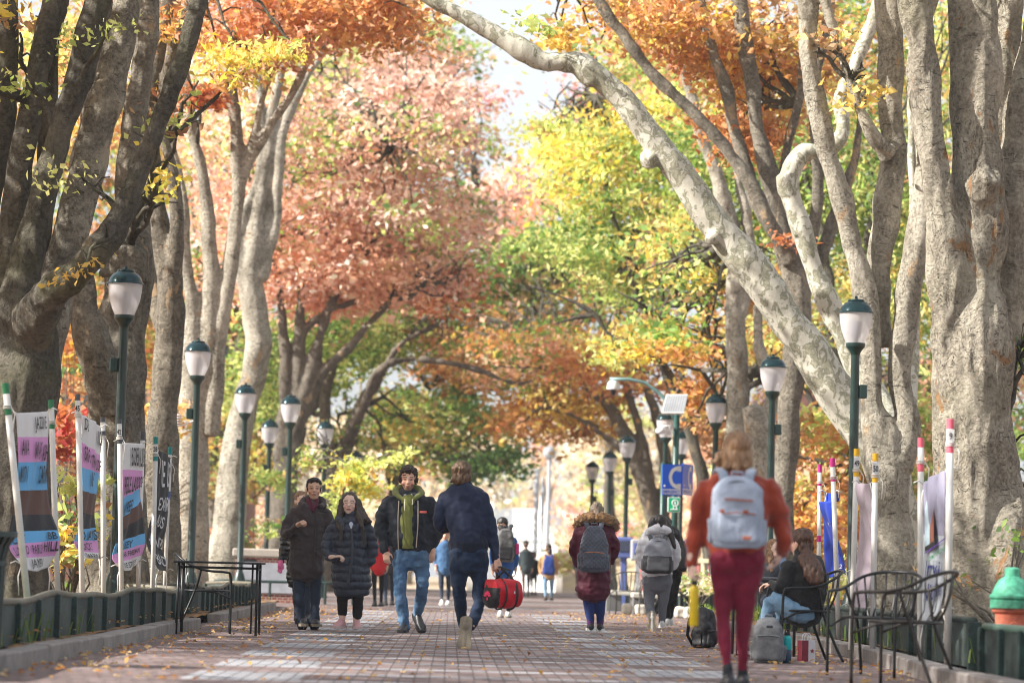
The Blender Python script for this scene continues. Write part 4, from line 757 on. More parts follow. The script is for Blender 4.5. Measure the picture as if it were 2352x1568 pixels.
# ------------------------------------------------------------ people
def px_tube(mb, Y, pts, n=14, rnd=True, per=4, side=(1, 0, 0), horizontal=False):
    """pts: (x, y, half width in grid units[, dz m[, half depth m]])"""
    s = S(Y); sp = spline([(p[0], p[1], p[2], p[3] if len(p) > 3 else 0, p[4] if len(p) > 4 and p[4] else p[2]/s*.92) for p in pts], per)
    P = [D(p[0], p[1], Y+p[3]) for p in sp]; ra = [max(.004, p[2]/s) for p in sp]; rb = [max(.004, p[4]) for p in sp]
    mb.tube(P, ra, n, rnd=rnd, rb=rb, side=side)
def fold_fn(amp, puff=0, pz=.085, sc=1.0, seed=0, z0=0):
    o = Vector((seed*3.1, seed*1.7, seed))
    def fn(c):
        a = noise.noise(Vector((c.x*9*sc, c.y*9*sc, c.z*14*sc))+o)+.6*noise.noise(Vector((c.x*20*sc, c.y*20*sc, c.z*26*sc))+o)
        d = noise.noise(Vector((c.x*5+c.z*7, c.y*5, c.z*4-c.x*5))+o)
        v = amp*(a*.55-abs(d)*1.3+.05)-.004
        if puff: v += puff*(abs(math.sin(math.pi*((c.z-z0)/pz+.16*noise.noise(c*5))))**.6-.6)
        return v
    return fn
HEADPAL = dict(light=(.66, .39, .28), tan=(.60, .36, .25), pale=(.72, .50, .40))
class Fig:
    def __init__(s, label, x, Y, yg=None, group='people walking along the brick walkway', vox=.011):
        s.Y = Y; s.s = S(Y); s.root = thing('person', label, 'person', G(x, Y), group=group); s.vox = vox; s.seed = x*.013; s.skin = MB(); s.cols = []
    def garment(s, name, mat, tubes, fold=.012, puff=0, vox=None, flat=False, pz=.085, sm=2, extra=None, ell=()):
        mb = MB()
        if 'trouser' in name or 'jeans' in name: tubes = [[(p[0], p[1], p[2]*.90)+tuple(p[3:]) for p in t] for t in tubes]
        for t in tubes: px_tube(mb, s.Y, t, rnd=not flat)
        for (x, y, dz, r) in ell: mb.ell(D(x, y, s.Y+dz), r)
        if extra: extra(mb)
        me = remesh(mb, vox or s.vox, sm); displace(me, fold_fn(fold, puff, pz, seed=s.seed, z0=.01)); return finish(me, name, mat, s.root)
    def inner(s, tubes):                       # the body under the clothes, so that the figure is one continuous surface
        for t in tubes: px_tube(s.skin, s.Y, [(p[0], p[1], p[2]*.54, p[3] if len(p) > 3 else 0, (p[4]*.58 if len(p) > 4 and p[4] else None)) for p in t])
    def head(s, x, y, yaw=0, dz=0, k=1.0, pitch=0, skin='light', beard=0, neckto=None, lips=(.42, .19, .15), female=False, open_=0):
        c = D(x, y, s.Y+dz); rot = Matrix.Rotation(yaw, 3, 'Z') @ Matrix.Rotation(pitch, 3, 'X'); s.hc, s.hr, s.hk = c, rot, k
        def L(a, b, d): return c+rot @ (Vector((a, b, d))*k)     # a: their left/right, -b: forward, d: up
        e = lambda p, r: s.skin.ell(L(*p), tuple(q*k for q in r), rot=rot, n=20, m=14)
        e((0, .012, .032), (.076, .096, .088)); e((0, -.028, -.030), (.062, .064, .080)); e((0, -.048, -.085), (.034 if female else .040, .036, .028)); e((0, -.070, .022), (.055, .026, .018)) if not female else None
        s.skin.tube([L(0, -.088, .022), L(0, -.104, -.006), L(0, -.117, -.024)], [.009*k, .012*k, .017*k], 8, rnd=True)
        for q in (-1, 1):
            e((q*.079, .010, -.012), (.011, .020, .034)); e((q*.040, -.062, -.030), (.025, .025, .022))
        e((0, -.090, -.056), (.026, .012, .007)); e((0, -.086, -.068), (.022, .012, .008))
        nb = neckto if neckto is not None else (x, y+.17*s.s*k, dz+.02); b = D(nb[0], nb[1], s.Y+nb[2]); s.skin.tube([L(0, .025, -.03), L(0, .02, -.09), b], [.052*k, .050*k, .062*k], 14, rnd=True)
        sk = np.array(HEADPAL[skin])
        def colour(v):
            w = (rot.transposed() @ (v-c))/k
            if abs(w.x) > .12 or w.z < -.14 or w.z > .15: return sk
            col = sk.copy()
            if w.y < -.045:
                a = abs(w.x); cheek = math.exp(-((a-.045)**2+(w.z+.03)**2)/.0009); col = col*(1-cheek*np.array([0, .16, .14]))
                if abs(w.z-.030+.10*max(0, a-.04)) < .0042 and .014 < a < .052: col = sk*.25
                ez = (w.z-.004)/.0065; ex = (a-.032)/.016
                if ex*ex+ez*ez < 1: col = sk*.62
                if ((a-.032)/.0075)**2+ez*ez < .8: col = sk*.16
                if abs(w.z-.009) < .0016 and .018 < a < .046: col = sk*.35
                lw = .025*(1-abs(w.z+.062)/.03)
                if a < .026 and abs(w.z+.061) < .0105*(1-(a/.03)**2)+open_*.006: col = np.array(lips)
                if a < .019 and abs(w.z+.061) < .0018+open_*.006: col = np.array([.10, .03, .03])
                if abs(a-.009) < .005 and abs(w.z+.034) < .003: col = sk*.35
            if beard and w.z < -.040 and not (abs(w.x) < .03 and w.z > -.045) and w.y < .03 and w.z > -.13:
                if not (abs(w.x) < .026 and abs(w.z+.061) < .011): col = col*(1-beard)+np.array([.06, .04, .03])*beard
            return col
        s.cf = colour
    def hand(s, x, y, dz, dir_, palm, k=1.0, curl=.6, thumb=1):
        """dir_ fingers direction, palm normal (the side the fingers curl to)"""
        o = D(x, y, s.Y+dz); d = Vector(dir_).normalized(); n = Vector(palm); n = (n-d*n.dot(d)).normalized(); a = d.cross(n)*thumb
        rot = Matrix((a, n, d)).transposed(); s.skin.ell(o+d*.045*k, (.041*k, .016*k, .056*k), rot=rot); s.skin.tube([o-d*.05, o+d*.02], [.027*k, .029*k], 10, rnd=True)
        for i, (off, ln) in enumerate(((.031, .072), (.011, .081), (-.010, .076), (-.030, .060))):
            b = o+d*.085*k+a*off*k; c1, c2 = curl*(.8+.1*i), curl*(1.7+.15*i)
            p1 = b+(d*math.cos(c1)+n*math.sin(c1))*ln*.55*k; p2 = p1+(d*math.cos(c2)+n*math.sin(c2))*ln*.5*k; s.skin.tube([b-d*.015, b, p1, p2], [.0095*k, .0095*k, .0085*k, .0065*k], 8, rnd=True)
        b = o+d*.02*k+a*.032*k; p1 = b+(a*.7+d*.7+n*.3).normalized()*.038*k; p2 = p1+(d*.9+n*.5+a*.1).normalized()*.034*k; s.skin.tube([b-a*.01, b, p1, p2], [.013*k, .012*k, .010*k, .007*k], 8, rnd=True)
    def body(s, vox=.0075, name='body'):
        me = remesh(s.skin, vox, 1, .4); n = len(me.vertices); co = np.empty(n*3, np.float32); me.vertices.foreach_get('co', co); cf = getattr(s, 'cf', None); sk = np.array(HEADPAL['light'])
        cols = np.array([cf(Vector(v)) if cf else sk for v in co.reshape(-1, 3).tolist()]); colour_attr(me, cols, 'POINT'); return finish(me, name, SKIN, s.root)
    def hair(s, mat, ells, tubes=(), amp=.010, vox=.009, freq=38, zf=1.0, name='hair'):
        """ells in head coordinates (metres): centre, radii"""
        mb = MB()
        for p, r in ells: mb.ell(s.hc+s.hr @ (Vector(p)*s.hk), tuple(q*s.hk for q in r), rot=s.hr, n=18, m=12)
        for t in tubes: px_tube(mb, s.Y, t, n=12)
        me = remesh(mb, vox, 1)
        displace(me, lambda c: amp*(noise.noise(Vector((c.x*freq, c.y*freq, c.z*freq*zf)))+.7*noise.noise(Vector((c.x*freq*2.3, c.y*freq*2.3, c.z*freq*zf*2))))); return finish(me, name, mat, s.root)
    def shoe(s, x, y, dz, toe, mat, sole, L=.27, w=.046, up=(0, 0, 1), h=.085, name='shoe'):
        """x, y: the ankle; toe: direction of the foot; up: away from the sole"""
        o = D(x, y, s.Y+dz); o.z = .106 if up == (0, 0, 1) else o.z; t = Vector(toe).normalized(); u = Vector(up); u = (u-t*u.dot(t)).normalized(); a = t.cross(u)
        heel = o-t*.06-u*h*.6; mb = MB()
        P = [heel+u*.03, heel+t*L*.3+u*.038, heel+t*L*.62+u*.022, heel+t*L*.92+u*.008]; mb.tube(P, [w*.8, w*.9, w*1.05, w*.62], 14, rnd=True, rb=[.05, .052, .038, .024], side=tuple(a)); mb.tube([o+u*.02, o-u*.03], [w*.82, w*.95], 12, rnd=True)
        me = remesh(mb, .009, 2); sh = finish(me, name, mat, s.root)
        m2 = MB(); q = heel+t*.055-u*.054; prof = [(-.075, .55), (-.06, .85), (0, .92), (.08, .82), (.15, 1.08), (.20, .92), (.222, .5)]; vs = []; q = heel+t*.055-u*.012
        for zz in (0, .03): vs += [q+t*p*L/.27+a*w*1.14*r+u*zz for p, r in prof]+[q+t*p*L/.27-a*w*1.14*r+u*zz for p, r in reversed(prof)]
        k = len(prof)*2; m2.add(vs, [tuple(range(k-1, -1, -1)), tuple(range(k, 2*k))]+[(i, (i+1) % k, k+(i+1) % k, k+i) for i in range(k)]); m2.build('sole', sole, sh, world=True); return sh
def fix_children():                                    # a sole hangs under its shoe; both are stored in the figure's coordinates
    pass
def hairmat(name, a, b_, rough=.45):
    if (name,) in _simple: return _simple[(name,)]
    m, n, b = newmat(name); v = objvec(n, 1, 1, .12); t = tex_noise(n, 90, 4, .7, v); r = ramp(n, t.outputs[0], [(.35, a), (.65, b_)]); n.links.new(r.outputs[0], b.inputs['Base Color']); inp(b, Roughness=rough); bump(n, b, t.outputs[0], .7, .006); _simple[(name,)] = m; return m
BLACKH = hairmat('black_hair', (.008, .007, .007), (.03, .024, .022)); DKBR = hairmat('dark_brown_hair', (.018, .012, .009), (.06, .038, .026)); BRH = hairmat('brown_hair', (.06, .035, .018), (.19, .11, .055)); BLON = hairmat('blond_hair', (.12, .06, .028), (.38, .22, .11)); LONGB = hairmat('chestnut_hair', (.03, .014, .009), (.13, .06, .035))
ASHH = hairmat('ash_hair', (.10, .075, .055), (.34, .27, .2))
TAN_SOLE = simple('tan_sole', (.22, .19, .14), .8, var=.2); WHITE_SOLE = simple('white_sole', (.72, .72, .68), .7, var=.06); BLK = simple('black_rubber', (.018, .018, .02), .6, var=.2)
BLKSHOE = simple('black_shoe', (.022, .022, .026), .45, var=.25, scale=60); WSHOE = simple('white_shoe', (.62, .62, .6), .6, var=.1, scale=60); PINKSH = simple('pink_shoe', (.62, .33, .34), .6, var=.12, scale=60)
DENIM_D = cloth('dark_denim', (.022, .034, .058), fold=8, weave=500, var=.3)
def denim(name, a, b_):
    m, n, b = newmat(name); v = objvec(n, 1, 1, .5); t = tex_noise(n, 3.2, 4, .6, v, .8); w = tex_noise(n, 420, 2, .5, v); r = ramp(n, t.outputs[0], [(.38, a), (.62, b_)]); c = mixc(n, .25, r.outputs[0], ramp(n, w.outputs[0], [(.3, tuple(x*.5 for x in a)), (.7, tuple(min(1, x*1.4) for x in b_))]).outputs[0])
    n.links.new(c, b.inputs['Base Color']); inp(b, Roughness=.85); bump(n, b, tex_noise(n, 8, 3, .5, v, 1.2).outputs[0], .7, .03); return m
JEANS = denim('blue_denim', (.03, .085, .18), (.11, .20, .31)); JEANS_L = denim('light_denim', (.14, .27, .42), (.28, .42, .55))

def clasp(f, arms_body, torso, legs): f.inner([torso]+arms_body+legs)

# man in the brown parka
f = Fig('man in a dark brown parka with one fist raised, beside the quilted coat woman', 706, 32.7)
T = [(717, 1150, 13, 0, .10), (716, 1161, 27, 0, .13), (712, 1172, 38, 0, .15), (709, 1200, 41, 0, .16), (706, 1240, 41, 0, .16), (704, 1275, 42, 0, .165), (704, 1309, 44, 0, .17)]
A1 = [(678, 1178, 15), (664, 1198, 15), (656, 1226, 14, -.06), (664, 1222, 12, -.16), (680, 1208, 9.5, -.27)]; A2 = [(748, 1178, 15), (757, 1205, 15), (764, 1240, 13, .05), (757, 1268, 11, .0)]
LG = [[(687, 1295, 20, 0, .12), (688, 1340, 18), (687, 1375, 16, -.04), (691, 1415, 14), (695, 1440, 14)], [(725, 1295, 20, 0, .12), (725, 1340, 17), (724, 1375, 15), (723, 1415, 14, -.03), (722, 1438, 14)]]
f.inner([T, A1, A2]+LG); f.head(721, 1124, yaw=.10, k=1.07, pitch=-.06, skin='tan', neckto=(716, 1160, .0)); f.hand(683, 1206, -.28, (.5, -.6, .45), (.7, -.2, -.7), curl=1.35, k=1.05); f.body()
PARKA = cloth('brown_parka', (.052, .040, .042), rough=.7, fold=7)
f.garment('parka', PARKA, [T, A1, A2], fold=.020)
mb = MB(); s_ = f.s
for y in (1172, 1300): pass
f.garment('parka_hood', PARKA, [[(694, 1158, 9, .02), (700, 1150, 12, .10), (718, 1146, 14, .14), (738, 1151, 12, .10), (744, 1160, 9, .02)], [(700, 1160, 8, -.10), (690, 1156, 8, -.02)], [(737, 1162, 8, -.10), (744, 1157, 8, -.02)]], fold=.01)
m2 = MB(); px_tube(m2, 32.7, [(726, 1168, 1.6, -.17), (722, 1230, 1.8, -.18), (719, 1304, 1.8, -.19)]); px_tube(m2, 32.7, [(735, 1172, 1.6, -.165), (752, 1176, 1.4, -.14)]); px_tube(m2, 32.7, [(668, 1256, 1.6, -.155), (692, 1259, 1.6, -.165)]); px_tube(m2, 32.7, [(727, 1259, 1.6, -.17), (745, 1257, 1.6, -.15)]); m2.build('seam_and_flaps', simple('dark_seam', (.02, .016, .016), .6), f.root)
f.garment('shirt_collar', cloth('wine_shirt', (.09, .012, .03)), [[(710, 1147, 9, -.035), (716, 1166, 10, -.10), (719, 1174, 4, -.14)], [(727, 1148, 7, -.04), (722, 1165, 8, -.10)]], fold=.003)
f.garment('trousers', DENIM_D, [[(705, 1295, 38, 0, .14), (706, 1312, 37, 0, .14)]]+LG, fold=.016)
f.hair(BLACKH, [((0, .02, .062), (.083, .094, .072)), ((0, -.052, .096), (.060, .034, .028)), ((.062, .015, .02), (.02, .05, .045)), ((-.062, .015, .02), (.02, .05, .045))], amp=.012)
f.shoe(697, 1438, 0, (.05, -1, 0), BLKSHOE, TAN_SOLE); f.shoe(722, 1437, -.02, (.25, -1, 0), BLKSHOE, TAN_SOLE)

# blond person mostly hidden behind him
f = Fig('blond person in a shiny black jacket and pink glove, hidden behind the brown parka man', 680, 36)
T = [(692, 1172, 16, 0, .11), (690, 1190, 30, 0, .14), (690, 1260, 32, 0, .14), (690, 1330, 34, 0, .15)]; A1 = [(664, 1198, 12), (655, 1230, 12), (651, 1262, 11), (645, 1288, 9, -.05)]; LG = [[(684, 1320, 17), (684, 1390, 13), (686, 1432, 10)], [(704, 1320, 17), (704, 1390, 13), (705, 1430, 10)]]
f.inner([T]+LG); f.head(692, 1150, yaw=.2, k=.95, skin='pale'); f.body(vox=.012)
f.garment('jacket', simple('shiny_black', (.012, .012, .014), .22, var=.2, scale=10, bmp=.5, bd=.02), [T, A1], fold=.02, puff=.01, pz=.06); f.hair(BLON, [((0, .02, .05), (.088, .095, .088)), ((-.04, .03, -.05), (.05, .06, .09))], amp=.014)
f.garment('glove', simple('pink_knit', (.72, .16, .34), .9, var=.15, scale=200), [[(645, 1288, 7, -.05), (644, 1300, 7.5, -.06)], [(644, 1300, 3, -.06), (643, 1316, 2.2, -.08)], [(640, 1300, 2.6, -.06), (638, 1313, 2, -.08)], [(648, 1300, 2.6, -.06), (647, 1315, 2.1, -.07)], [(650, 1296, 2.6, -.06), (652, 1306, 2.2, -.08)]], fold=.001, vox=.008)
f.garment('trousers', DENIM_D, LG); f.shoe(686, 1430, 0, (0, -1, 0), BLKSHOE, BLK); f.shoe(705, 1428, 0, (0, -1, 0), BLKSHOE, BLK)

# woman in the quilted coat
f = Fig('woman with glasses and long dark hair in a slate quilted coat and pink sneakers', 805, 32.0)
T = [(805, 1186, 18, 0, .10), (805, 1198, 32, 0, .13), (804, 1215, 40, 0, .15), (803, 1250, 41, 0, .16), (803, 1285, 42, 0, .165), (806, 1318, 46, 0, .18), (808, 1344, 47, 0, .18)]
A1 = [(772, 1206, 15), (758, 1228, 15), (750, 1256, 14, -.05), (756, 1276, 12, -.12), (772, 1278, 9, -.2)]; A2 = [(840, 1206, 15), (852, 1235, 15), (857, 1262, 14), (850, 1292, 12, -.04)]
LG = [[(786, 1330, 19, 0, .11), (786, 1370, 16), (787, 1406, 14.5)], [(823, 1330, 19, 0, .11), (822, 1370, 16), (821, 1414, 14.5)]]; SH = [[(787, 1390, 9), (786, 1430, 7)], [(820, 1400, 9), (818, 1433, 7)]]
f.inner([T, A1, A2]+LG); [px_tube(f.skin, f.Y, t) for t in SH]; f.head(803, 1157, yaw=-.05, k=1.04, pitch=-.03, skin='pale', female=True, open_=.35, lips=(.48, .20, .18)); f.hand(768, 1278, -.2, (.9, -.3, .1), (-.1, .1, -1), curl=1.1, k=.95); f.body()
COAT = cloth('slate_quilt', (.034, .042, .062), rough=.42, fold=12, sheen=0, bs=.8)
f.garment('quilted_coat', COAT, [T, A1, A2], fold=.012, puff=.020, pz=.092, vox=.010)
f.garment('coat_collar', COAT, [[(790, 1216, 6, -.15), (785, 1202, 10, -.10), (780, 1190, 11, .0), (790, 1184, 11, .10), (806, 1182, 11, .12), (824, 1184, 11, .10), (832, 1190, 11, .0), (826, 1204, 10, -.10), (815, 1218, 6, -.15)]], fold=.012)
m2 = MB(); px_tube(m2, 32.0, [(807, 1218, 3.2, -.158), (809, 1270, 3.2, -.175), (800, 1340, 3.2, -.19)]); m2.build('zip_placket', simple('placket', (.028, .034, .05), .5), f.root)
f.garment('top', cloth('pale_top', (.5, .55, .66)), [[(806, 1196, 9, -.085), (807, 1212, 5, -.135)]], fold=.002)
f.garment('trousers', cloth('black_trousers', (.010, .010, .012)), [[(805, 1322, 37, 0, .14), (805, 1340, 37, 0, .14)]]+LG, fold=.010)
f.garment('socks', simple('white_sock', (.66, .68, .72), .9, var=.06), [[(786, 1420, 8.5), (785, 1438, 8.5)]], fold=.003); f.garment('socks', simple('white_sock', (.66, .68, .72)), [[(818, 1425, 8.5), (818, 1440, 8.5)]], fold=.003)
f.hair(DKBR, [((0, .022, .052), (.084, .092, .082)), ((-.062, .02, -.03), (.028, .055, .11)), ((.062, .02, -.03), (.028, .055, .11)), ((0, .065, -.06), (.075, .04, .12))], tubes=[[(786, 1150, 7, .02), (782, 1180, 9, .0), (778, 1205, 8, -.06), (786, 1222, 4, -.13)], [(820, 1150, 8, .02), (828, 1175, 11, 0), (838, 1190, 10, -.06), (851, 1198, 4, -.08)], [(820, 1170, 9, -.02), (828, 1200, 8, -.12), (834, 1216, 3, -.15)]], amp=.010, freq=30, zf=.4)
m2 = MB(); rr = f.hr; hc = f.hc
for q in (-1, 1):
    ring = [hc+rr @ (Vector((q*.031+.026*math.cos(a), -.108+.006*abs(q), .004+.022*math.sin(a)))*f.hk) for a in np.linspace(0, 6.2832, 19)]; m2.tube(ring, .0016, 5, cap=False); m2.tube([hc+rr @ (Vector((q*.057, -.104, .008))*f.hk), hc+rr @ (Vector((q*.078, -.01, .006))*f.hk)], .0016, 5)
m2.tube([hc+rr @ (Vector((-.006, -.110, .006))*f.hk), hc+rr @ (Vector((.006, -.110, .006))*f.hk)], .0015, 5); m2.build('glasses', simple('thin_metal', (.25, .17, .14), .3, metal=.8), f.root)
m2 = MB(); px_tube(m2, 32.0, [(786, 1196, 4, -.05, .006), (784, 1206, 4, -.15, .006), (783, 1240, 4, -.175, .006)]); px_tube(m2, 32.0, [(828, 1198, 4, -.05, .006), (832, 1210, 4, -.14, .006), (838, 1250, 4, -.16, .006)]); m2.build('shoulder_straps', simple('brown_strap', (.03, .025, .022), .7), f.root)
f.shoe(783, 1440, -.02, (-.35, -1, 0), PINKSH, simple('pink_sole', (.6, .45, .43), .7)); f.shoe(819, 1441, 0, (.12, -1, 0), PINKSH, simple('pink_sole', (.6, .45, .43), .7))

# man in the green hoodie
f = Fig('bearded man in black jacket, olive green hoodie and faded jeans', 935, 30.7)
T = [(938, 1132, 24, .02, .10), (938, 1140, 42, .01, .13), (938, 1152, 52, 0, .15), (940, 1185, 53, 0, .165), (943, 1225, 53, 0, .17), (945, 1248, 53, 0, .165), (945, 1260, 49, 0, .15)]
A1 = [(893, 1152, 18), (881, 1180, 19), (874, 1215, 18), (877, 1240, 16, -.05), (884, 1262, 12, -.08)]; A2 = [(986, 1152, 18), (997, 1180, 19), (1003, 1212, 17), (1000, 1238, 15, .0), (993, 1256, 12, .0)]
LG = [[(924, 1262, 24, 0, .13), (920, 1300, 22, -.03), (919, 1350, 18, -.10), (924, 1395, 17, -.08), (930, 1440, 15, -.06)], [(966, 1262, 24, 0, .13), (969, 1305, 22, .02), (970, 1345, 19, -.02), (966, 1380, 17, .15), (958, 1408, 15, .3)]]
f.inner([T, A1, A2]+LG); f.head(938, 1101, yaw=-.03, k=1.09, pitch=.10, skin='light', beard=.6, neckto=(938, 1142, .02)); f.hand(886, 1266, -.08, (.12, -.25, -1), (.3, .95, 0), curl=.75, k=1.0); f.hand(994, 1260, 0, (-.15, -.15, -1), (.2, .95, 0), curl=.55, k=1.0, thumb=-1); f.body()
JK = cloth('black_jacket', (.012, .016, .024), rough=.8, fold=6, sheen=.15)
f.garment('jacket', JK, [T, A1, A2], fold=.024)
OL = cloth('olive_hoodie', (.15, .165, .04), fold=9, sheen=.3)
f.garment('hoodie', OL, [[(938, 1138, 14, -.045, .09), (938, 1146, 23, -.055, .10), (937, 1160, 24, -.062, .105), (936, 1200, 23, -.07, .108), (938, 1235, 22, -.07, .108), (938, 1258, 22, -.055, .10)]], fold=.008, flat=True)
f.garment('hoodie_hood', OL, [[(932, 1150, 5, -.14), (918, 1141, 8, -.10), (908, 1132, 10, 0), (917, 1122, 11, .09), (938, 1118, 12, .12), (958, 1122, 11, .09), (968, 1132, 10, 0), (957, 1141, 8, -.10), (944, 1150, 5, -.14)]], fold=.010)
f.garment('shirt', cloth('white_tee', (.6, .6, .62)), [[(930, 1137, 5, -.095), (938, 1141, 5, -.115), (946, 1137, 5, -.095)]], fold=.001)
m2 = MB(); px_tube(m2, 30.7, [(916, 1150, 1.3, -.155), (914, 1200, 1.3, -.178), (915, 1262, 1.3, -.182)]); px_tube(m2, 30.7, [(960, 1150, 1.3, -.155), (960, 1200, 1.3, -.178), (956, 1256, 1.3, -.178)]); m2.build('zip', simple('zip_metal', (.35, .3, .24), .35, metal=.8), f.root)
m2 = MB(); px_tube(m2, 30.7, [(930, 1146, 1, -.165), (929, 1172, 1, -.2)]); px_tube(m2, 30.7, [(948, 1146, 1, -.165), (947, 1158, 1, -.19)]); m2.build('drawstring', simple('cream_cord', (.5, .48, .36), .8), f.root)
m2 = MB(); m2.box(D(972, 1175, 30.7-.185), (.075, .012, .024), rot=Matrix.Rotation(-.15, 3, 'Z')); m2.build('chest_patch', simple('red_patch', (.42, .08, .07), .7), f.root)
f.garment('jeans', JEANS, [[(945, 1262, 47, 0, .14), (946, 1285, 47, 0, .145)]]+LG, fold=.020)
f.hair(DKBR, [((0, .022, .064), (.087, .096, .078)), ((0, -.055, .100), (.066, .038, .034)), ((.068, .02, .01), (.022, .05, .055)), ((-.068, .02, .01), (.022, .05, .055))], amp=.020, freq=45)
mb = MB()
for q in (-1, 1): mb.ell(f.hc+f.hr @ Vector((q*.092, .005, -.01)), (.014, .02, .026), rot=f.hr)
mb.build('earphones', BLK, f.root, smooth=True)
f.shoe(928, 1443, -.07, (-.12, -1, 0), BLKSHOE, BLK, L=.30); f.shoe(959, 1412, .3, (.25, -.75, -.55), BLKSHOE, BLK, L=.30, up=(0, -.5, .8))

# man in the navy jacket, seen from behind
f = Fig('man in a navy jacket and navy trousers walking away holding a red duffel bag', 1070, 26.7)
T = [(1063, 1110, 20, 0, .10), (1063, 1118, 36, 0, .12), (1064, 1130, 48, 0, .14), (1067, 1150, 53, 0, .15), (1071, 1190, 49, 0, .155), (1074, 1225, 46, 0, .155), (1076, 1246, 45, 0, .15), (1076, 1264, 42, 0, .13)]
A1 = [(1022, 1140, 17), (1013, 1170, 17), (1009, 1200, 16, .02), (1018, 1216, 14, .12), (1032, 1213, 11, .2)]; A2 = [(1108, 1140, 17), (1119, 1175, 17), (1129, 1215, 15), (1135, 1250, 13, .0), (1140, 1283, 11.5, -.02)]
LG = [[(1053, 1268, 27, 0, .14), (1053, 1320, 24), (1056, 1370, 19, .05), (1061, 1420, 16, .15), (1066, 1476, 12, .22)], [(1099, 1268, 27, 0, .14), (1101, 1320, 24), (1101, 1370, 20, -.02), (1096, 1400, 18, -.12), (1084, 1436, 17, -.22)]]
f.inner([T, A1, A2]+LG); f.head(1060, 1092, yaw=math.pi-.15, k=1.06, pitch=0, skin='light', neckto=(1062, 1122, .02)); f.hand(1141, 1284, -.02, (.12, -.15, -1), (-.7, .7, 0), curl=1.5, k=1.12); f.body()
NAVY = cloth('navy_jacket', (.013, .021, .052), rough=.8, fold=4, bs=.35); f.garment('jacket', NAVY, [T, A1, A2], fold=.017)
f.garment('waistband', cloth('navy_rib', (.007, .011, .026), weave=120), [[(1076, 1248, 49, 0, .155), (1076, 1264, 46, 0, .145)]], fold=.004); f.garment('jacket_collar', NAVY, [[(1045, 1116, 6, .0), (1048, 1109, 7, -.04), (1062, 1106, 8, -.06), (1078, 1109, 7, -.04), (1082, 1116, 6, 0)]], fold=.003)
f.garment('trousers', cloth('navy_trousers', (.008, .021, .052), rough=.8, fold=6), [[(1077, 1262, 46, 0, .14), (1077, 1290, 50, 0, .15)]]+LG, fold=.018)
f.hair(BRH, [((0, .022, .052), (.086, .098, .082)), ((0, .055, -.02), (.078, .055, .072)), ((.07, .0, -.0), (.02, .06, .06)), ((-.07, 0, -.0), (.02, .06, .06))], tubes=[[(1042, 1100, 4, 0), (1036, 1106, 3, .03), (1030, 1105, 1.5, .04)], [(1046, 1112, 4, -.03), (1044, 1118, 2, -.03)]], amp=.014, freq=40, zf=.4)
f.shoe(1071, 1438, -.24, (-.06, -.08, -1), simple('canvas_shoe', (.2, .17, .13), .8), TAN_SOLE, L=.30, up=(.1, 1, -.05), w=.056); f.shoe(1068, 1472, .22, (-.05, 1, 0), WSHOE, WHITE_SOLE)

# woman in the orange sweater, close, seen from behind
f = Fig('woman in a burnt orange sweater and crimson trousers walking away on the right', 1693, 17.0)
T = [(1690, 1072, 27, 0, .085), (1690, 1084, 44, 0, .11), (1690, 1098, 72, 0, .12), (1691, 1125, 84, 0, .14), (1692, 1165, 80, 0, .145), (1693, 1205, 74, 0, .145), (1692, 1245, 73, 0, .15), (1691, 1268, 70, 0, .145)]
A1 = [(1622, 1118, 27), (1609, 1160, 29), (1602, 1205, 26, .02), (1594, 1250, 22, .0), (1586, 1295, 17, -.05)]; A2 = [(1762, 1118, 27), (1782, 1160, 30), (1797, 1205, 28, .03), (1802, 1240, 24, .0), (1796, 1272, 19, .06)]
LG = [[(1660, 1280, 39, 0, .14), (1659, 1320, 35), (1660, 1350, 29), (1661, 1400, 24, .02), (1662, 1440, 22), (1667, 1500, 17, -.02), (1671, 1538, 14.5, -.02)], [(1726, 1280, 41, 0, .14), (1722, 1320, 37), (1716, 1350, 32), (1711, 1400, 27, .05), (1708, 1440, 24, .08), (1706, 1500, 18, .1), (1706, 1538, 15, .12)]]
SK = [[(1671, 1528, 14, -.02), (1672, 1592, 14, -.02)], [(1706, 1528, 14, .12), (1706, 1585, 14, .12)]]
f.inner([T, A1, A2]+LG+SK); f.head(1690, 1038, yaw=math.pi+.35, k=.90, skin='pale', female=True, neckto=(1690, 1086, .01)); f.hand(1587, 1296, -.05, (.05, -.1, -1), (.9, .3, 0), curl=1.3, k=.88); f.hand(1795, 1268, .06, (-.35, .4, -1), (-.8, .3, 0), curl=.5, k=.88, thumb=-1); f.body()
f.garment('sweater', cloth('orange_knit', (.27, .032, .010), fold=10, weave=160, sheen=.5), [T, A1, A2, [(1692, 1062, 25, .01, .075), (1691, 1086, 30, .01, .085)]], fold=.018, vox=.012)
f.garment('trousers', cloth('crimson_trousers', (.165, .006, .028), rough=.75, fold=9, bs=.4), [[(1692, 1255, 64, 0, .13), (1693, 1285, 68, -.01, .14), (1693, 1298, 62, 0, .12)]]+LG, fold=.010)
f.garment('socks', simple('dark_sock', (.012, .016, .022), .8), [SK[0]], fold=.002); f.garment('socks', simple('dark_sock', (.012, .016, .022), .8), [SK[1]], fold=.002)
f.hair(BLON, [((0, .022, .05), (.092, .104, .090)), ((0, .06, -.04), (.086, .055, .095)), ((.078, .02, -.03), (.026, .06, .085)), ((-.078, .02, -.03), (.026, .06, .085))], tubes=[[(1655, 1045, 12, 0), (1644, 1058, 8, -.02), (1634, 1062, 3, -.02)], [(1652, 1064, 9, .0), (1648, 1078, 4, .0)], [(1668, 1072, 9, -.08), (1666, 1086, 4, -.08)], [(1690, 1074, 9, -.1), (1692, 1088, 4, -.1)], [(1712, 1070, 9, -.08), (1714, 1084, 4, -.08)]], amp=.010, freq=44, zf=.14)
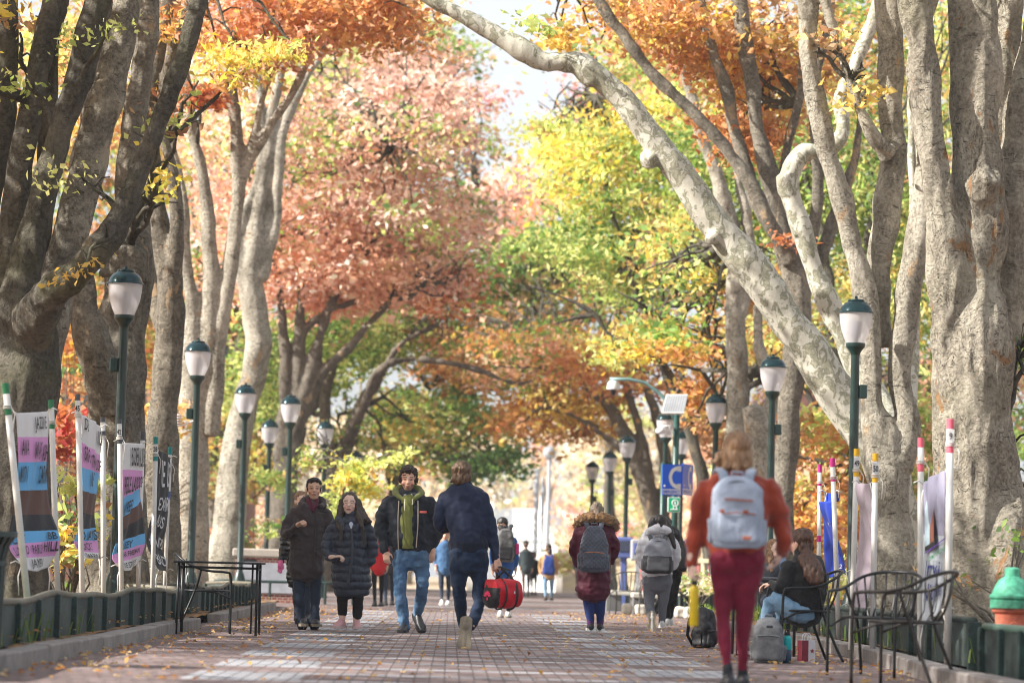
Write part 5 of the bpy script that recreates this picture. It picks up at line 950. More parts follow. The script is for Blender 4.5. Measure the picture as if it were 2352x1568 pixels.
f.shoe(1673, 1590, -.02, (0, 1, 0), BLKSHOE, BLK); f.shoe(1706, 1585, .14, (0, 1, 0), BLKSHOE, BLK)

# woman in the maroon parka
f = Fig('woman in a maroon parka with a brown fur hood and blue leggings walking away', 1366, 34.2)
T = [(1366, 1196, 24, 0, .11), (1365, 1206, 36, 0, .13), (1364, 1225, 43, 0, .15), (1363, 1260, 42, 0, .155), (1364, 1295, 40, 0, .16), (1364, 1330, 42, 0, .165), (1362, 1357, 42, 0, .165)]
A1 = [(1331, 1216, 13), (1322, 1240, 14), (1318, 1265, 13, .03), (1326, 1296, 10, .12)]; A2 = [(1400, 1216, 13), (1409, 1240, 14), (1413, 1262, 13, .03), (1404, 1290, 10, .12)]
LG = [[(1352, 1345, 18, 0, .11), (1352, 1375, 15), (1354, 1405, 12), (1357, 1425, 9.5)], [(1379, 1345, 18, 0, .11), (1379, 1378, 14), (1379, 1408, 11, .03), (1378, 1432, 9, .08)]]; SK = [[(1356, 1416, 10), (1356, 1442, 8)], [(1379, 1422, 9.5, .06), (1378, 1443, 8, .08)]]
f.inner([T, A1, A2]+LG+SK); f.head(1370, 1180, yaw=math.pi, k=1.0, skin='pale', female=True); f.body()
f.garment('parka', cloth('maroon_parka', (.085, .010, .026), rough=.6, fold=6), [T, A1, A2], fold=.018)
FUR = simple('brown_fur', (.36, .2, .085), .95, var=.6, scale=55, bmp=1, bd=.02, sheen=.4)
mb = MB(); px_tube(mb, 34.2, [(1326, 1212, 7, .04), (1328, 1198, 10, -.03), (1344, 1190, 13, -.10), (1370, 1187, 13, -.13), (1396, 1192, 13, -.10), (1412, 1202, 10, -.03), (1416, 1214, 7, .04)]); me = remesh(mb, .012, 1); displace(me, lambda c: .022*noise.noise(c*38)+.016*noise.noise(c*80)); finish(me, 'fur_trim', FUR, f.root)
f.garment('leggings', cloth('blue_leggings', (.014, .030, .13), rough=.7), LG, fold=.004); PUR = simple('purple_sock', (.10, .025, .13), .9, var=.3, scale=80)
f.garment('socks', PUR, [SK[0]], fold=.001); f.garment('socks', PUR, [SK[1]], fold=.001)
f.hair(ASHH, [((0, .015, .045), (.088, .094, .085)), ((0, .07, .03), (.05, .05, .06))], tubes=[[(1370, 1164, 7, -.08), (1374, 1158, 8, -.10), (1373, 1185, 6, -.15)]], amp=.012, freq=34, zf=.3)
f.shoe(1357, 1444, 0, (0, 1, 0), BLKSHOE, WHITE_SOLE); f.shoe(1378, 1444, .08, (.1, 1, 0), BLKSHOE, WHITE_SOLE)

# woman in the white jacket
f = Fig('woman with long black hair in a white hooded jacket and grey trousers walking away', 1508, 37.5)
T = [(1514, 1208, 18, 0, .10), (1513, 1218, 30, 0, .13), (1510, 1235, 37, 0, .14), (1508, 1265, 38, 0, .15), (1508, 1295, 36, 0, .15), (1509, 1318, 37, 0, .155)]
A1 = [(1482, 1234, 12), (1474, 1256, 13), (1471, 1280, 12, .03), (1478, 1306, 9, .1)]; A2 = [(1540, 1234, 12), (1550, 1256, 13), (1554, 1278, 12, .03), (1548, 1302, 9, .1)]
LG = [[(1494, 1320, 22, 0, .13), (1492, 1355, 18), (1492, 1385, 14, -.03), (1497, 1425, 9.5, -.12)], [(1526, 1320, 22, 0, .13), (1525, 1355, 18), (1522, 1388, 14, .03), (1520, 1430, 9.5, .06)]]
f.inner([T, A1, A2]+LG); f.head(1514, 1204, yaw=math.pi-.3, k=1.0, skin='pale', female=True); f.body()
WJ = cloth('white_jacket', (.66, .67, .72), rough=.6, fold=10); f.garment('jacket', WJ, [T, A1, A2], fold=.014, puff=.010, pz=.11)
f.garment('jacket_hood', WJ, [[(1486, 1226, 8, -.06), (1496, 1218, 12, -.12), (1516, 1214, 14, -.14), (1536, 1219, 11, -.12), (1542, 1228, 7, -.06)]], fold=.014)
f.garment('trousers', cloth('grey_trousers', (.13, .14, .165), rough=.75), [[(1510, 1318, 39, 0, .145), (1510, 1338, 41, 0, .16)]]+LG, fold=.008)
f.hair(BLACKH, [((0, .02, .05), (.088, .096, .085)), ((0, .06, -.04), (.075, .05, .09))], tubes=[[(1500, 1195, 9, -.05), (1492, 1212, 5, -.1)], [(1526, 1195, 10, -.04), (1538, 1215, 8, -.1), (1545, 1240, 6, -.15), (1550, 1258, 3, -.16)]], amp=.010, freq=30, zf=.3)
f.shoe(1497, 1418, -.13, (0, -.1, -1), WSHOE, TAN_SOLE, up=(0, 1, -.1)); f.shoe(1520, 1436, .06, (0, 1, 0), WSHOE, WHITE_SOLE)

# the companion in black behind her
f = Fig('person in a black coat half hidden behind the white jacket woman', 1545, 39.5)
T = [(1538, 1220, 16, 0, .1), (1540, 1232, 28, 0, .13), (1543, 1265, 30, 0, .14), (1545, 1310, 28, 0, .14)]; A2 = [(1560, 1242, 12), (1569, 1265, 11), (1566, 1300, 9)]; LG = [[(1535, 1310, 16), (1533, 1370, 13), (1532, 1425, 9)], [(1553, 1310, 17), (1546, 1370, 13), (1536, 1425, 9, .1)]]
f.inner([T, A2]+LG); f.head(1530, 1207, yaw=math.pi, k=.95, skin='tan'); f.body(vox=.012); f.garment('coat', cloth('black_coat', (.012, .013, .016), rough=.8), [T, A2], fold=.016); f.garment('trousers', cloth('black_trousers', (.010, .010, .012)), LG); f.hair(BLACKH, [((0, .02, .05), (.084, .09, .08))]); f.shoe(1532, 1430, 0, (0, 1, 0), WSHOE, WHITE_SOLE); f.shoe(1540, 1428, .1, (0, 1, 0), WSHOE, WHITE_SOLE)

# seated woman in black and her companion at the table
f = Fig('seated woman in a black fleece with long brown hair down her back', 1840, 25.4, group='people sitting at the cafe table')
T = [(1842, 1268, 20, 0, .10), (1846, 1280, 34, 0, .14), (1850, 1298, 47, 0, .19), (1850, 1330, 53, 0, .2), (1845, 1365, 52, 0, .21), (1845, 1400, 50, 0, .21)]
A1 = [(1812, 1300, 20, -.1), (1802, 1335, 20, -.12), (1792, 1350, 16, -.12), (1772, 1340, 12, .0)]
LG = [[(1850, 1402, 32, -.1, .13), (1815, 1398, 28, -.12, .12), (1776, 1380, 22, -.1, .1), (1764, 1400, 18, -.08), (1756, 1440, 15, -.02), (1750, 1478, 12, 0)], [(1850, 1402, 30, .1, .13), (1800, 1412, 25, .1, .12), (1765, 1412, 22, .1, .1), (1756, 1440, 17, .12), (1750, 1485, 13, .12)]]
f.inner([T, A1]+LG); f.head(1840, 1248, yaw=math.pi+.75, k=1.02, skin='light', female=True, neckto=(1843, 1280, 0)); f.hand(1776, 1341, 0, (-1, .2, -.1), (0, 0, -1), curl=.8); f.body()
f.garment('fleece', simple('black_fleece', (.010, .010, .012), .98, var=.5, scale=90, bmp=1, bd=.01, sheen=.15), [T, A1], fold=.020); f.garment('jeans', JEANS_L, LG, fold=.012)
f.hair(LONGB, [((0, .02, .05), (.092, .100, .09)), ((0, .06, -.03), (.08, .055, .09))], tubes=[[(1850, 1262, 14, -.05), (1862, 1290, 18, -.14), (1874, 1315, 19, -.2), (1882, 1336, 12, -.23)], [(1846, 1280, 14, -.12), (1858, 1310, 14, -.2), (1866, 1335, 9, -.23)]], amp=.014, freq=26, zf=.4)
f.shoe(1750, 1484, 0, (-1, 0, 0), BLKSHOE, WHITE_SOLE); f.shoe(1750, 1494, .12, (-1, 0, 0), BLKSHOE, WHITE_SOLE)
f = Fig('blond person in a dark jacket facing the camera behind the laptop at the table', 1772, 27.8, group='people sitting at the cafe table')
T = [(1776, 1292, 15, 0, .1), (1774, 1304, 34, 0, .13), (1772, 1330, 36, 0, .14), (1772, 1375, 34, 0, .15)]; LG = [[(1765, 1378, 20), (1760, 1385, 16, -.4), (1760, 1440, 12, -.4)], [(1785, 1378, 20), (1785, 1385, 16, -.4), (1785, 1440, 12, -.4)]]
f.inner([T]+LG); f.head(1782, 1268, yaw=.5, k=1.0, skin='pale', female=True); f.body(vox=.01); f.garment('jacket', cloth('charcoal', (.04, .045, .055)), [T, [(1748, 1312, 12), (1742, 1338, 11, -.15), (1756, 1346, 8, -.35)], [(1800, 1312, 12), (1806, 1338, 11, -.15), (1794, 1346, 8, -.35)]]); f.garment('trousers', DENIM_D, LG)
f.hair(BLON, [((0, .03, .05), (.084, .088, .082)), ((.07, .02, -.05), (.025, .04, .12)), ((-.07, .02, -.05), (.025, .04, .12))], tubes=[[(1772, 1262, 6, -.03), (1770, 1290, 6, -.08), (1772, 1312, 4, -.12)]])
f.shoe(1760, 1448, -.4, (0, -1, 0), BLKSHOE, BLK); f.shoe(1785, 1448, -.4, (0, -1, 0), BLKSHOE, BLK)

# people farther down the walkway
def walker(label, x, Y, top, feet, hw, jmat, pmat, hmat, yaw, jhem=.53, skin='tan', lean=0, shoemat=BLKSHOE, step=.16, sole=BLK, hood=None, arm=True, x2=0):
    f = Fig(label, x, Y, vox=.016, group='people farther down the walkway'); h = feet-top; q = lambda t: top+h*t; dx = hw
    T = [(x, q(.145), dx*.4, 0, .08), (x, q(.17), dx*.75, 0, .11), (x, q(.20), dx, 0, .13), (x, q(.32), dx*1.02, 0, .14), (x, q(.44), dx*.95, 0, .14), (x, q(jhem), dx*.95, 0, .14)]
    A = [[(x-dx*.95, q(.21), dx*.30), (x-dx*1.15, q(.32), dx*.30), (x-dx*1.18, q(.41), dx*.26, .02), (x-dx*1.1, q(.49), dx*.20, -.05)], [(x+dx*.95, q(.21), dx*.30), (x+dx*1.15, q(.32), dx*.30), (x+dx*1.18, q(.41), dx*.26, .02), (x+dx*1.1, q(.49), dx*.20, .05)]]
    L = [[(x-dx*.45, q(jhem-.05), dx*.5, 0, .1), (x-dx*.45, q(.66), dx*.42, -step*.3), (x-dx*.42+x2, q(.80), dx*.32, -step*.4), (x-dx*.38+x2, q(.94), dx*.24, -step)], [(x+dx*.45, q(jhem-.05), dx*.5, 0, .1), (x+dx*.45, q(.66), dx*.42, step*.3), (x+dx*.42+x2, q(.80), dx*.32, step*.5), (x+dx*.38+x2, q(.93), dx*.24, step)]]
    f.inner([T]+A+L); f.head(x+lean, q(.072), yaw=yaw, k=1.0, skin=skin)
    for i, a in enumerate(A): f.hand(a[-1][0], a[-1][1], a[-1][3], (0, 0, -1), (1-2*i, 0, 0), curl=.6, thumb=1 if i == 0 else -1)
    f.body(vox=.013); f.garment('jacket', jmat, [T]+A, fold=.014); f.garment('trousers', pmat, L, fold=.010); f.hair(hmat, [((0, .018, .05), (.086, .094, .082)), ((0, .05, -.02), (.07, .05, .06))], vox=.014, amp=.010)
    d = 1 if abs(yaw) > 1.5 else -1
    for i, l in enumerate(L): f.shoe(l[-1][0], q(.945), l[-1][3], (0, d, 0), shoemat, sole)
    return f
BJ = cloth('blue_shell', (.03, .10, .30)); BKJ = cloth('black_coat', (.012, .013, .016)); BKP = cloth('black_trousers', (.010, .010, .012)); REDJ = cloth('red_top', (.5, .02, .025)); TANJ = cloth('tan_coat', (.50, .30, .14)); GRJ = cloth('dark_teal_jacket', (.03, .045, .05)); BRP = cloth('taupe_trousers', (.10, .07, .07)); CHJ = cloth('charcoal', (.04, .045, .055)); LBJ = cloth('steel_blue', (.05, .12, .24))
walker('person in a red top and dark trousers behind the quilted coat woman', 868, 52, 1205, 1400, 19, REDJ, BKP, BLACKH, 0, skin='tan')
walker('person in a charcoal coat half hidden between the quilted coat and the olive hoodie', 893, 54, 1195, 1400, 20, CHJ, DENIM_D, DKBR, 0, skin='light')
walker('person in a dark jacket with blue jeans and white shoes between the two men', 1022, 57, 1215, 1394, 19, LBJ, DENIM_D, DKBR, 0, skin='light', shoemat=WSHOE, sole=WHITE_SOLE)
walker('person in a black cap and blue shell jacket with a large backpack', 1158, 42.5, 1190, 1424, 24, BJ, BKP, BLACKH, math.pi, skin='tan', shoemat=WSHOE, sole=TAN_SOLE, lean=-4)
walker('man in a dark green jacket walking far off left of the tan coat', 1208, 84, 1241, 1373, 13, GRJ, BRP, BLACKH, math.pi)
walker('small far person in dark clothes beside the dark green jacket man', 1226, 90, 1268, 1368, 10, BKJ, DENIM_D, DKBR, math.pi)
f = walker('woman in a tan coat and light jeans with a blue backpack far down the walkway', 1260, 73, 1250, 1385, 17, TANJ, JEANS_L, DKBR, math.pi, shoemat=simple('brown_boot', (.06, .035, .025), .6)); f.hair(DKBR, [((-.03, .06, -.08), (.07, .05, .10))], vox=.014)
walker('far pedestrian in grey by the plaza edge right of the bridge path', 1330, 95, 1262, 1364, 10, CHJ, BKP, DKBR, 0)

# ------------------------------------------------------------ banners on white poles
PVC = simple('white_pvc', (.62, .61, .58), .4, var=.08, scale=12, bmp=.05); CORD = simple('white_cord', (.66, .64, .6), .9, var=.05); INK = simple('black_ink', (.015, .015, .018), .6, var=.1)
def fcloth(n, c): return cloth('banner_'+n, c, rough=.8, fold=5, weave=300, var=.08, bs=.35)
BW, BP, BB, BBR, BK = fcloth('white', (.70, .67, .66)), fcloth('pink', (.68, .30, .58)), fcloth('blue', (.13, .40, .70)), fcloth('brown', (.105, .05, .036)), fcloth('black', (.02, .02, .024))
WINK = simple('white_ink', (.6, .6, .62), .6, var=.1)
def text_mesh(txt, bold=0, shear=0, ext=0):
    cu = bpy.data.curves.new('t', 'FONT'); cu.body = txt; cu.size = 1; cu.shear = shear; cu.offset = bold; cu.extrude = ext; cu.resolution_u = 3
    o = bpy.data.objects.new('t', cu); COL.objects.link(o); dg = bpy.context.evaluated_depsgraph_get(); me = bpy.data.meshes.new_from_object(o.evaluated_get(dg)); bpy.data.objects.remove(o)
    v = [tuple(q.co) for q in me.vertices]; f = [tuple(p.vertices) for p in me.polygons]; bpy.data.meshes.remove(me)
    x0, x1 = min(q[0] for q in v), max(q[0] for q in v); y0, y1 = min(q[1] for q in v), max(q[1] for q in v)
    return [((q[0]-x0)/(x1-x0), (q[1]-y0)/(y1-y0), q[2]) for q in v], f
def subdiv_text(v, f, step=.25):
    return v, f
def flat_text(txt, parent, o, ax, up, w, h, mat, name='lettering', bold=.02, shear=0, off=None):
    v, f = text_mesh(txt, bold, shear); o = Vector(o); ax = Vector(ax).normalized(); up = Vector(up).normalized()
    MB().add([o+ax*(q[0]*w)+up*(q[1]*h) for q in v], f).build(name, mat, parent)
def banner(label, left, right, stripes, texts, wave=.05, bottom=0, cat='banner', name='banner', ink=INK):
    """left, right: edge points (x, y, Y) from top to bottom; stripes: (t end, material); texts: (s0, s1, t0, t1, string)"""
    m = lambda P: [D(p[0], p[1], p[2]) for p in [tuple(q) for q in spline(P, 6)]]
    Lp, Rp = m(left), m(right)
    def at(P, t): u = t*(len(P)-1); i = min(int(u), len(P)-2); return P[i].lerp(P[i+1], u-i)
    def pt(s, t, lift=0):
        a, b = at(Lp, t), at(Rp, t); p = a.lerp(b, s); n = (b-a).cross(Vector((0, 0, 1))); n = n.normalized() if n.length > 1e-6 else Vector((0, -1, 0))
        if n.y > 0: n = -n
        p = p+n*(wave*math.sin(s*3.1416)*math.sin(t*5+1.2)+.012*math.sin(s*15+t*6)*min(1, 4*s*(1-s)*2)+lift)
        p.z -= bottom*math.sin(s*3.1416)*max(0, t-.9)*10; return p
    base = (Lp[-1]+Rp[-1])/2; base.z = .1; root = thing(name, label, cat, base)
    nx, ny = 26, 80; vs = []; 
    for j in range(ny+1):
        for i in range(nx+1): vs.append(pt(i/nx, j/ny))
    fs = []; mi = []; mats = []
    for _, mt in stripes:
        if mt not in mats: mats.append(mt)
    mb = MB(); 
    for j in range(ny):
        mt = next(q for e, q in stripes if (j+.5)/ny <= e)
        for i in range(nx): fs.append((j*(nx+1)+i, j*(nx+1)+i+1, (j+1)*(nx+1)+i+1, (j+1)*(nx+1)+i)); mi.append(mats.index(mt))
    mb.v = [tuple(v) for v in vs]; mb.f = fs; mb.m = mi
    if len(mats) == 1: mats.append(mats[0])
    o = mb.build('fabric', mats, root, smooth=True); so_ = o.modifiers.new('thickness', 'SOLIDIFY'); so_.thickness = .003; so_.offset = 0
    tm = MB()
    for s0, s1, t0, t1, txt in texts:
        v, f = text_mesh(txt, .012, random.choice((0, 0, .15, .25))); tm.add([pt(s0+(s1-s0)*q[0], t1-(t1-t0)*q[1], .022) for q in v], f)
    if texts: tm.build('lettering', ink, root)
    mb = MB()
    for P, sg in ((Lp, -1), (Rp, 1)):
        for e in (0, -1):
            a = P[e]; b = a+Vector((sg*.05, -.03, .03)); mb.tube([a, b, b+Vector((sg*.04, -.02, -.02))], .006, 6); mb.tube([a+Vector((0, -.02, 0)), a+Vector((sg*.02, -.04, -.10)), a+Vector((sg*.01, -.03, -.26))], .005, 6)
    mb.build('cord', CORD, root, smooth=True); return root
def pole(label, top, bot, bands=(), number=None, r=.026, group='white poles holding the banners'):
    a, b = D(*bot), D(*top); a.z = min(a.z, .1) if a.z < .35 else a.z
    d = (b-a).normalized()
    if a.z > .1: a = a-d*((a.z-.08)/d.z)
    root = thing('banner_pole', label, 'pole', a, group=group); MB().tube([a, a.lerp(b, .5), b], r, 16).build('pipe', PVC, root, smooth=True).data.polygons[-1].use_smooth = False
    L = (b-a).length
    for p, q, mt in bands: MB().tube([b-d*q, b-d*p], r+.0012, 16).build('tape_band', mt, root)
    if number:
        w = .03 if len(number) > 1 else .016; MB().add([b-d*.175+Vector((x, -r-.003, z)) for x, z in ((-.026, 0), (.026, 0), (.026, .09), (-.026, .09))], [(0, 1, 2, 3)]).build('number_tag', simple('tag_paper', (.66, .66, .66), .7, var=.05), root)
        flat_text(number, root, b-d*.165+Vector((-w*.75, -r-.006, 0)), (1, 0, 0), d, w*1.5, .055, INK, bold=.02)
    mb = MB(); e = b-d*.19; 
    for i in range(3): mb.tube([e+Vector(((r+.006)*math.cos(t), (r+.006)*math.sin(t), -.012*i)) for t in np.linspace(0, 6.283, 13)], .004, 5, cap=False)
    mb.tube([e+Vector((r, -.01, 0)), e+Vector((r+.04, -.03, -.07)), e+Vector((r+.03, -.03, -.22))], .004, 5); mb.build('cord', CORD, root, smooth=True); return root
TG = simple('green_tape', (.01, .16, .06), .5, var=.1); TT = simple('teal_tape', (.0, .22, .22), .5, var=.1); TD = simple('grey_tape', (.05, .055, .065), .4, var=.5, scale=60); TP = simple('pink_tape', (.72, .12, .18), .5, var=.15); TM = simple('magenta_tape', (.55, .02, .22), .5, var=.15); TY = simple('yellow_tape', (.75, .42, .01), .5, var=.1)
g2 = [(0, .09, TG), (.19, .27, TG)]
pole('leaning white pole with green bands at the far left, front of the first striped banner', (12, 880, 24), (63, 1378, 24), g2, r=.029)
pole('white pole with green bands on the right side of the first striped banner', (117, 918, 25.5), (133, 1370, 25.5), [(0, .08, TG), (.19, .26, TG)])
pole('white pole numbered 45 in front of the second striped banner', (178, 905, 27.5), (189, 1370, 27.5), [(0, .06, TD)], '45')
pole('white pole with grey tape at the right edge of the second striped banner', (236, 958, 29), (238, 1367, 29), [(0, .05, TD), (.14, .20, TD)])
pole('white pole numbered 42 in front of the third striped banner', (274, 962, 30), (279, 1368, 30), [(0, .05, TD), (.18, .26, TD)], '42')
pole('white pole with grey tape behind the right edge of the third striped banner', (328, 990, 31.5), (317, 1362, 31.5), [(0, .10, TD)])
pole('white pole numbered 2 with teal bands left of the black lettered banner', (358, 1003, 32), (350, 1362, 32), [(0, .08, TT), (.19, .27, TT)], '28')
pole('thin white pole with teal and blue bands right of the black lettered banner', (391, 1026, 33.5), (378, 1360, 33.5), [(0, .09, TT), (.19, .25, TT), (.52, .62, simple('blue_tape', (.03, .12, .4), .5))], r=.023)
st = lambda *e: list(zip(e, (BW, BP, BB, BBR, BK, BB, BP, BW)))
banner('first striped banner from the left, pink, blue, brown and black with the words PARIS HILL',
 [(37, 948, 24.6), (41, 1016, 24.6), (42, 1087, 24.6), (33, 1168, 24.5), (21, 1223, 24.4), (24, 1262, 24.4), (50, 1296, 24.4)], [(110, 944, 25.4), (110, 1016, 25.4), (106, 1084, 25.4), (115, 1167, 25.4), (133, 1218, 25.3), (137, 1250, 25.3), (112, 1300, 25.3)],
 st(.14, .28, .41, .54, .66, .79, .91, 1), [(.36, .78, .035, .12, 'JAZZALINE'), (.02, .24, .15, .235, 'ANA'), (.36, .60, .16, .26, 'WARE'), (.68, .99, .175, .27, 'ASHANTI'), (.0, .25, .295, .375, 'MARTIN'), (.64, .97, .295, .385, 'CARMON'), (.05, .3, .69, .78, 'CLE'), (.30, .38, .69, .78, 'E'), (.80, .94, .675, .76, 'BB'), (.02, .2, .81, .89, 'LE'), (.28, .42, .81, .89, 'TO'), (.48, .64, .81, .89, 'PARIS'), (.70, .97, .79, .88, 'HILL'), (.40, .72, .92, .985, 'JAYEN')], bottom=.05)
banner('second striped banner, narrow and skewed, hanging from the pole numbered 45',
 [(187, 952, 27.8), (188, 1030, 27.8), (189, 1095, 27.8), (190, 1160, 27.8), (178, 1220, 27.7), (171, 1250, 27.7), (196, 1281, 27.7)], [(231, 981, 28.8), (229, 1062, 28.8), (226, 1102, 28.8), (217, 1172, 28.7), (220, 1212, 28.7), (225, 1251, 28.7), (228, 1283, 28.7)],
 st(.14, .28, .41, .54, .66, .79, .91, 1), [(.02, .2, .02, .08, 'DE'), (.6, .98, .04, .12, 'JORDAN'), (.02, .3, .15, .23, 'SEAR'), (.34, .6, .17, .26, 'TRACY'), (.64, .97, .17, .26, 'COFFER'), (.34, .62, .29, .38, 'NIGEE'), (.2, .95, .68, .78, 'MO.AYS'), (.05, .2, .81, .89, 'K'), (.32, .75, .81, .89, 'BOCKET'), (.1, .9, .925, .99, 'EY MARLON')], wave=.03)
banner('third striped banner beside the pole numbered 42, with the long row PEBBLE LADIME DOE',
 [(282, 1016, 30.3), (282, 1092, 30.3), (281, 1168, 30.3), (276, 1215, 30.2), (265, 1250, 30.2), (258, 1282, 30.1), (276, 1303, 30.1)], [(328, 1019, 31.2), (327, 1092, 31.2), (321, 1130, 31.2), (328, 1175, 31.1), (333, 1225, 31.1), (332, 1256, 31.1), (318, 1290, 31.1)],
 st(.14, .28, .41, .54, .66, .79, .91, 1), [(.3, .95, .03, .12, 'BOBBI WALKER'), (.0, .85, .17, .26, 'PEBBLE LADIME DOE'), (.0, .55, .31, .39, 'KEI REEVES'), (.05, .6, .685, .77, 'KIKI USEY'), (.2, .85, .81, .89, 'JAMAR FREEMAN'), (.2, .8, .925, .985, 'JADE STUDEY')], wave=.03, bottom=.06)
banner('crumpled black banner with white letters between the two teal banded poles',
 [(364, 1034, 32.3), (360, 1117, 32.3), (356, 1165, 32.3), (347, 1190, 32.2), (336, 1238, 32.1), (344, 1268, 32.1), (364, 1308, 32.1)], [(390, 1052, 33.3), (387, 1117, 33.3), (386, 1168, 33.3), (381, 1218, 33.2), (371, 1251, 33.2), (380, 1286, 33.2), (381, 1311, 33.2)],
 [(1, BK)], [(.08, .95, .05, .17, 'VE LAST'), (.08, .98, .24, .36, 'SEX2ARIIS'), (.05, .7, .41, .52, 'A NUS'), (.05, .95, .60, .72, 'H AINT?'), (.15, .95, .80, .92, 'SEBUID')], wave=.03, ink=WINK)
m2_ = [(0, .09, TM), (.19, .24, TM)]
pole('white pole with magenta bands, left of the blue banner', (1883, 1066, 32), (1880, 1330, 32), m2_+[(.80, .87, TM)], r=.024); pole('white pole with magenta bands in front of the blue banner', (1912, 1052, 29.5), (1924, 1392, 29.5), m2_)
pole('white pole numbered 49 with yellow bands beside the lamp post', (1968, 1030, 26.5), (1957, 1412, 26.5), [(0, .07, TY), (.19, .26, TY)], '49'); pole('white pole numbered 50 with yellow bands in front of the forked trunk', (2011, 1041, 25.5), (2005, 1412, 25.5), [(0, .07, TY), (.19, .26, TY)], '50')
pole('white pole with pink bands at the left edge of the poster banner', (2115, 1005, 23.5), (2114, 1370, 23.5), [(0, .08, TP), (.20, .28, TP)]); pole('tall white pole numbered 9 with pink bands in front of the massive trunk', (2183, 962, 22.5), (2178, 1380, 22.5), [(0, .08, TP), (.19, .27, TP)], '9', r=.029)
banner('narrow folded royal blue banner between the magenta banded poles', [(1898, 1132, 31), (1893, 1200, 31), (1893, 1265, 31), (1898, 1328, 31)], [(1911, 1132, 30.4), (1918, 1200, 30.4), (1928, 1268, 30.2), (1943, 1314, 30)], [(1, fcloth('royal', (.005, .03, .30)))], [(.62, .8, .33, .38, 'V'), (.55, .66, .48, .7, 'I'), (.6, .75, .82, .88, '2')], wave=.10, ink=WINK)
banner('pale lilac fabric hanging between the poles numbered 49 and 50', [(1978, 1110, 26.3), (1976, 1180, 26.3), (1970, 1270, 26.3), (1955, 1393, 26.2)], [(1998, 1110, 25.8), (2006, 1190, 25.8), (2003, 1300, 25.8), (1990, 1397, 25.8)], [(1, fcloth('lilac', (.40, .34, .39)))], [], wave=.08)
def poster():
    LIL, PALE, NV, PUR_ = fcloth('grey_lilac', (.26, .255, .35)), fcloth('ice', (.44, .48, .53)), simple('navy_print', (.03, .04, .2), .6), simple('purple_line', (.12, .05, .35), .6)
    root = banner('printed poster banner with photo strip and dark lettering before the massive trunk', [(2122, 1112, 23.3), (2121, 1180, 23.3), (2120, 1300, 23.3), (2118, 1440, 23.2)], [(2172, 1080, 22.7), (2170, 1180, 22.7), (2168, 1300, 22.7), (2164, 1400, 22.7)], [(.48, LIL), (1, PALE)], [(.15, .8, .63, .72, 'Irvini'), (.15, .85, .76, .85, 'Nicholine')], wave=.04, ink=NV)
    q = lambda s, t: (2121.5-1.5*t+(48)*s, (1112-32*s)+(328-8*s)*t, 23.3-.6*s)
    def strip(s0, s1, t0, t1, nm, mt):
        vs = []; n = 12
        for j in range(n+1):
            for i in range(3): s = s0+(s1-s0)*i/2; t = t0+(t1-t0)*j/n; vs.append(D(*q(s, t))+Vector((0, -.05-.05*math.sin(s*3.14), 0)))
        MB().add(vs, [(j*3+i, j*3+i+1, j*3+3+i+1, j*3+3+i) for j in range(n) for i in range(2)]).build(nm, mt, root)
    strip(.02, .22, .02, .44, 'photo_background', simple('photo_blue', (.42, .55, .62), .6)); strip(.24, .40, .03, .44, 'photo_figure', simple('photo_brown', (.25, .09, .055), .6)); strip(.02, .44, .43, .475, 'photo_base', simple('photo_dark', (.02, .02, .02), .6)); strip(0, 1, .478, .488, 'purple_rule', PUR_)
    v, f = text_mesh('DIMENSIONS', .01); MB().add([D(*q(.15+.75*a[0], .56-.035*a[1]))+Vector((0, -.12, 0)) for a in v], f).build('lettering', simple('green_print', (.03, .3, .12), .6), root)
poster()

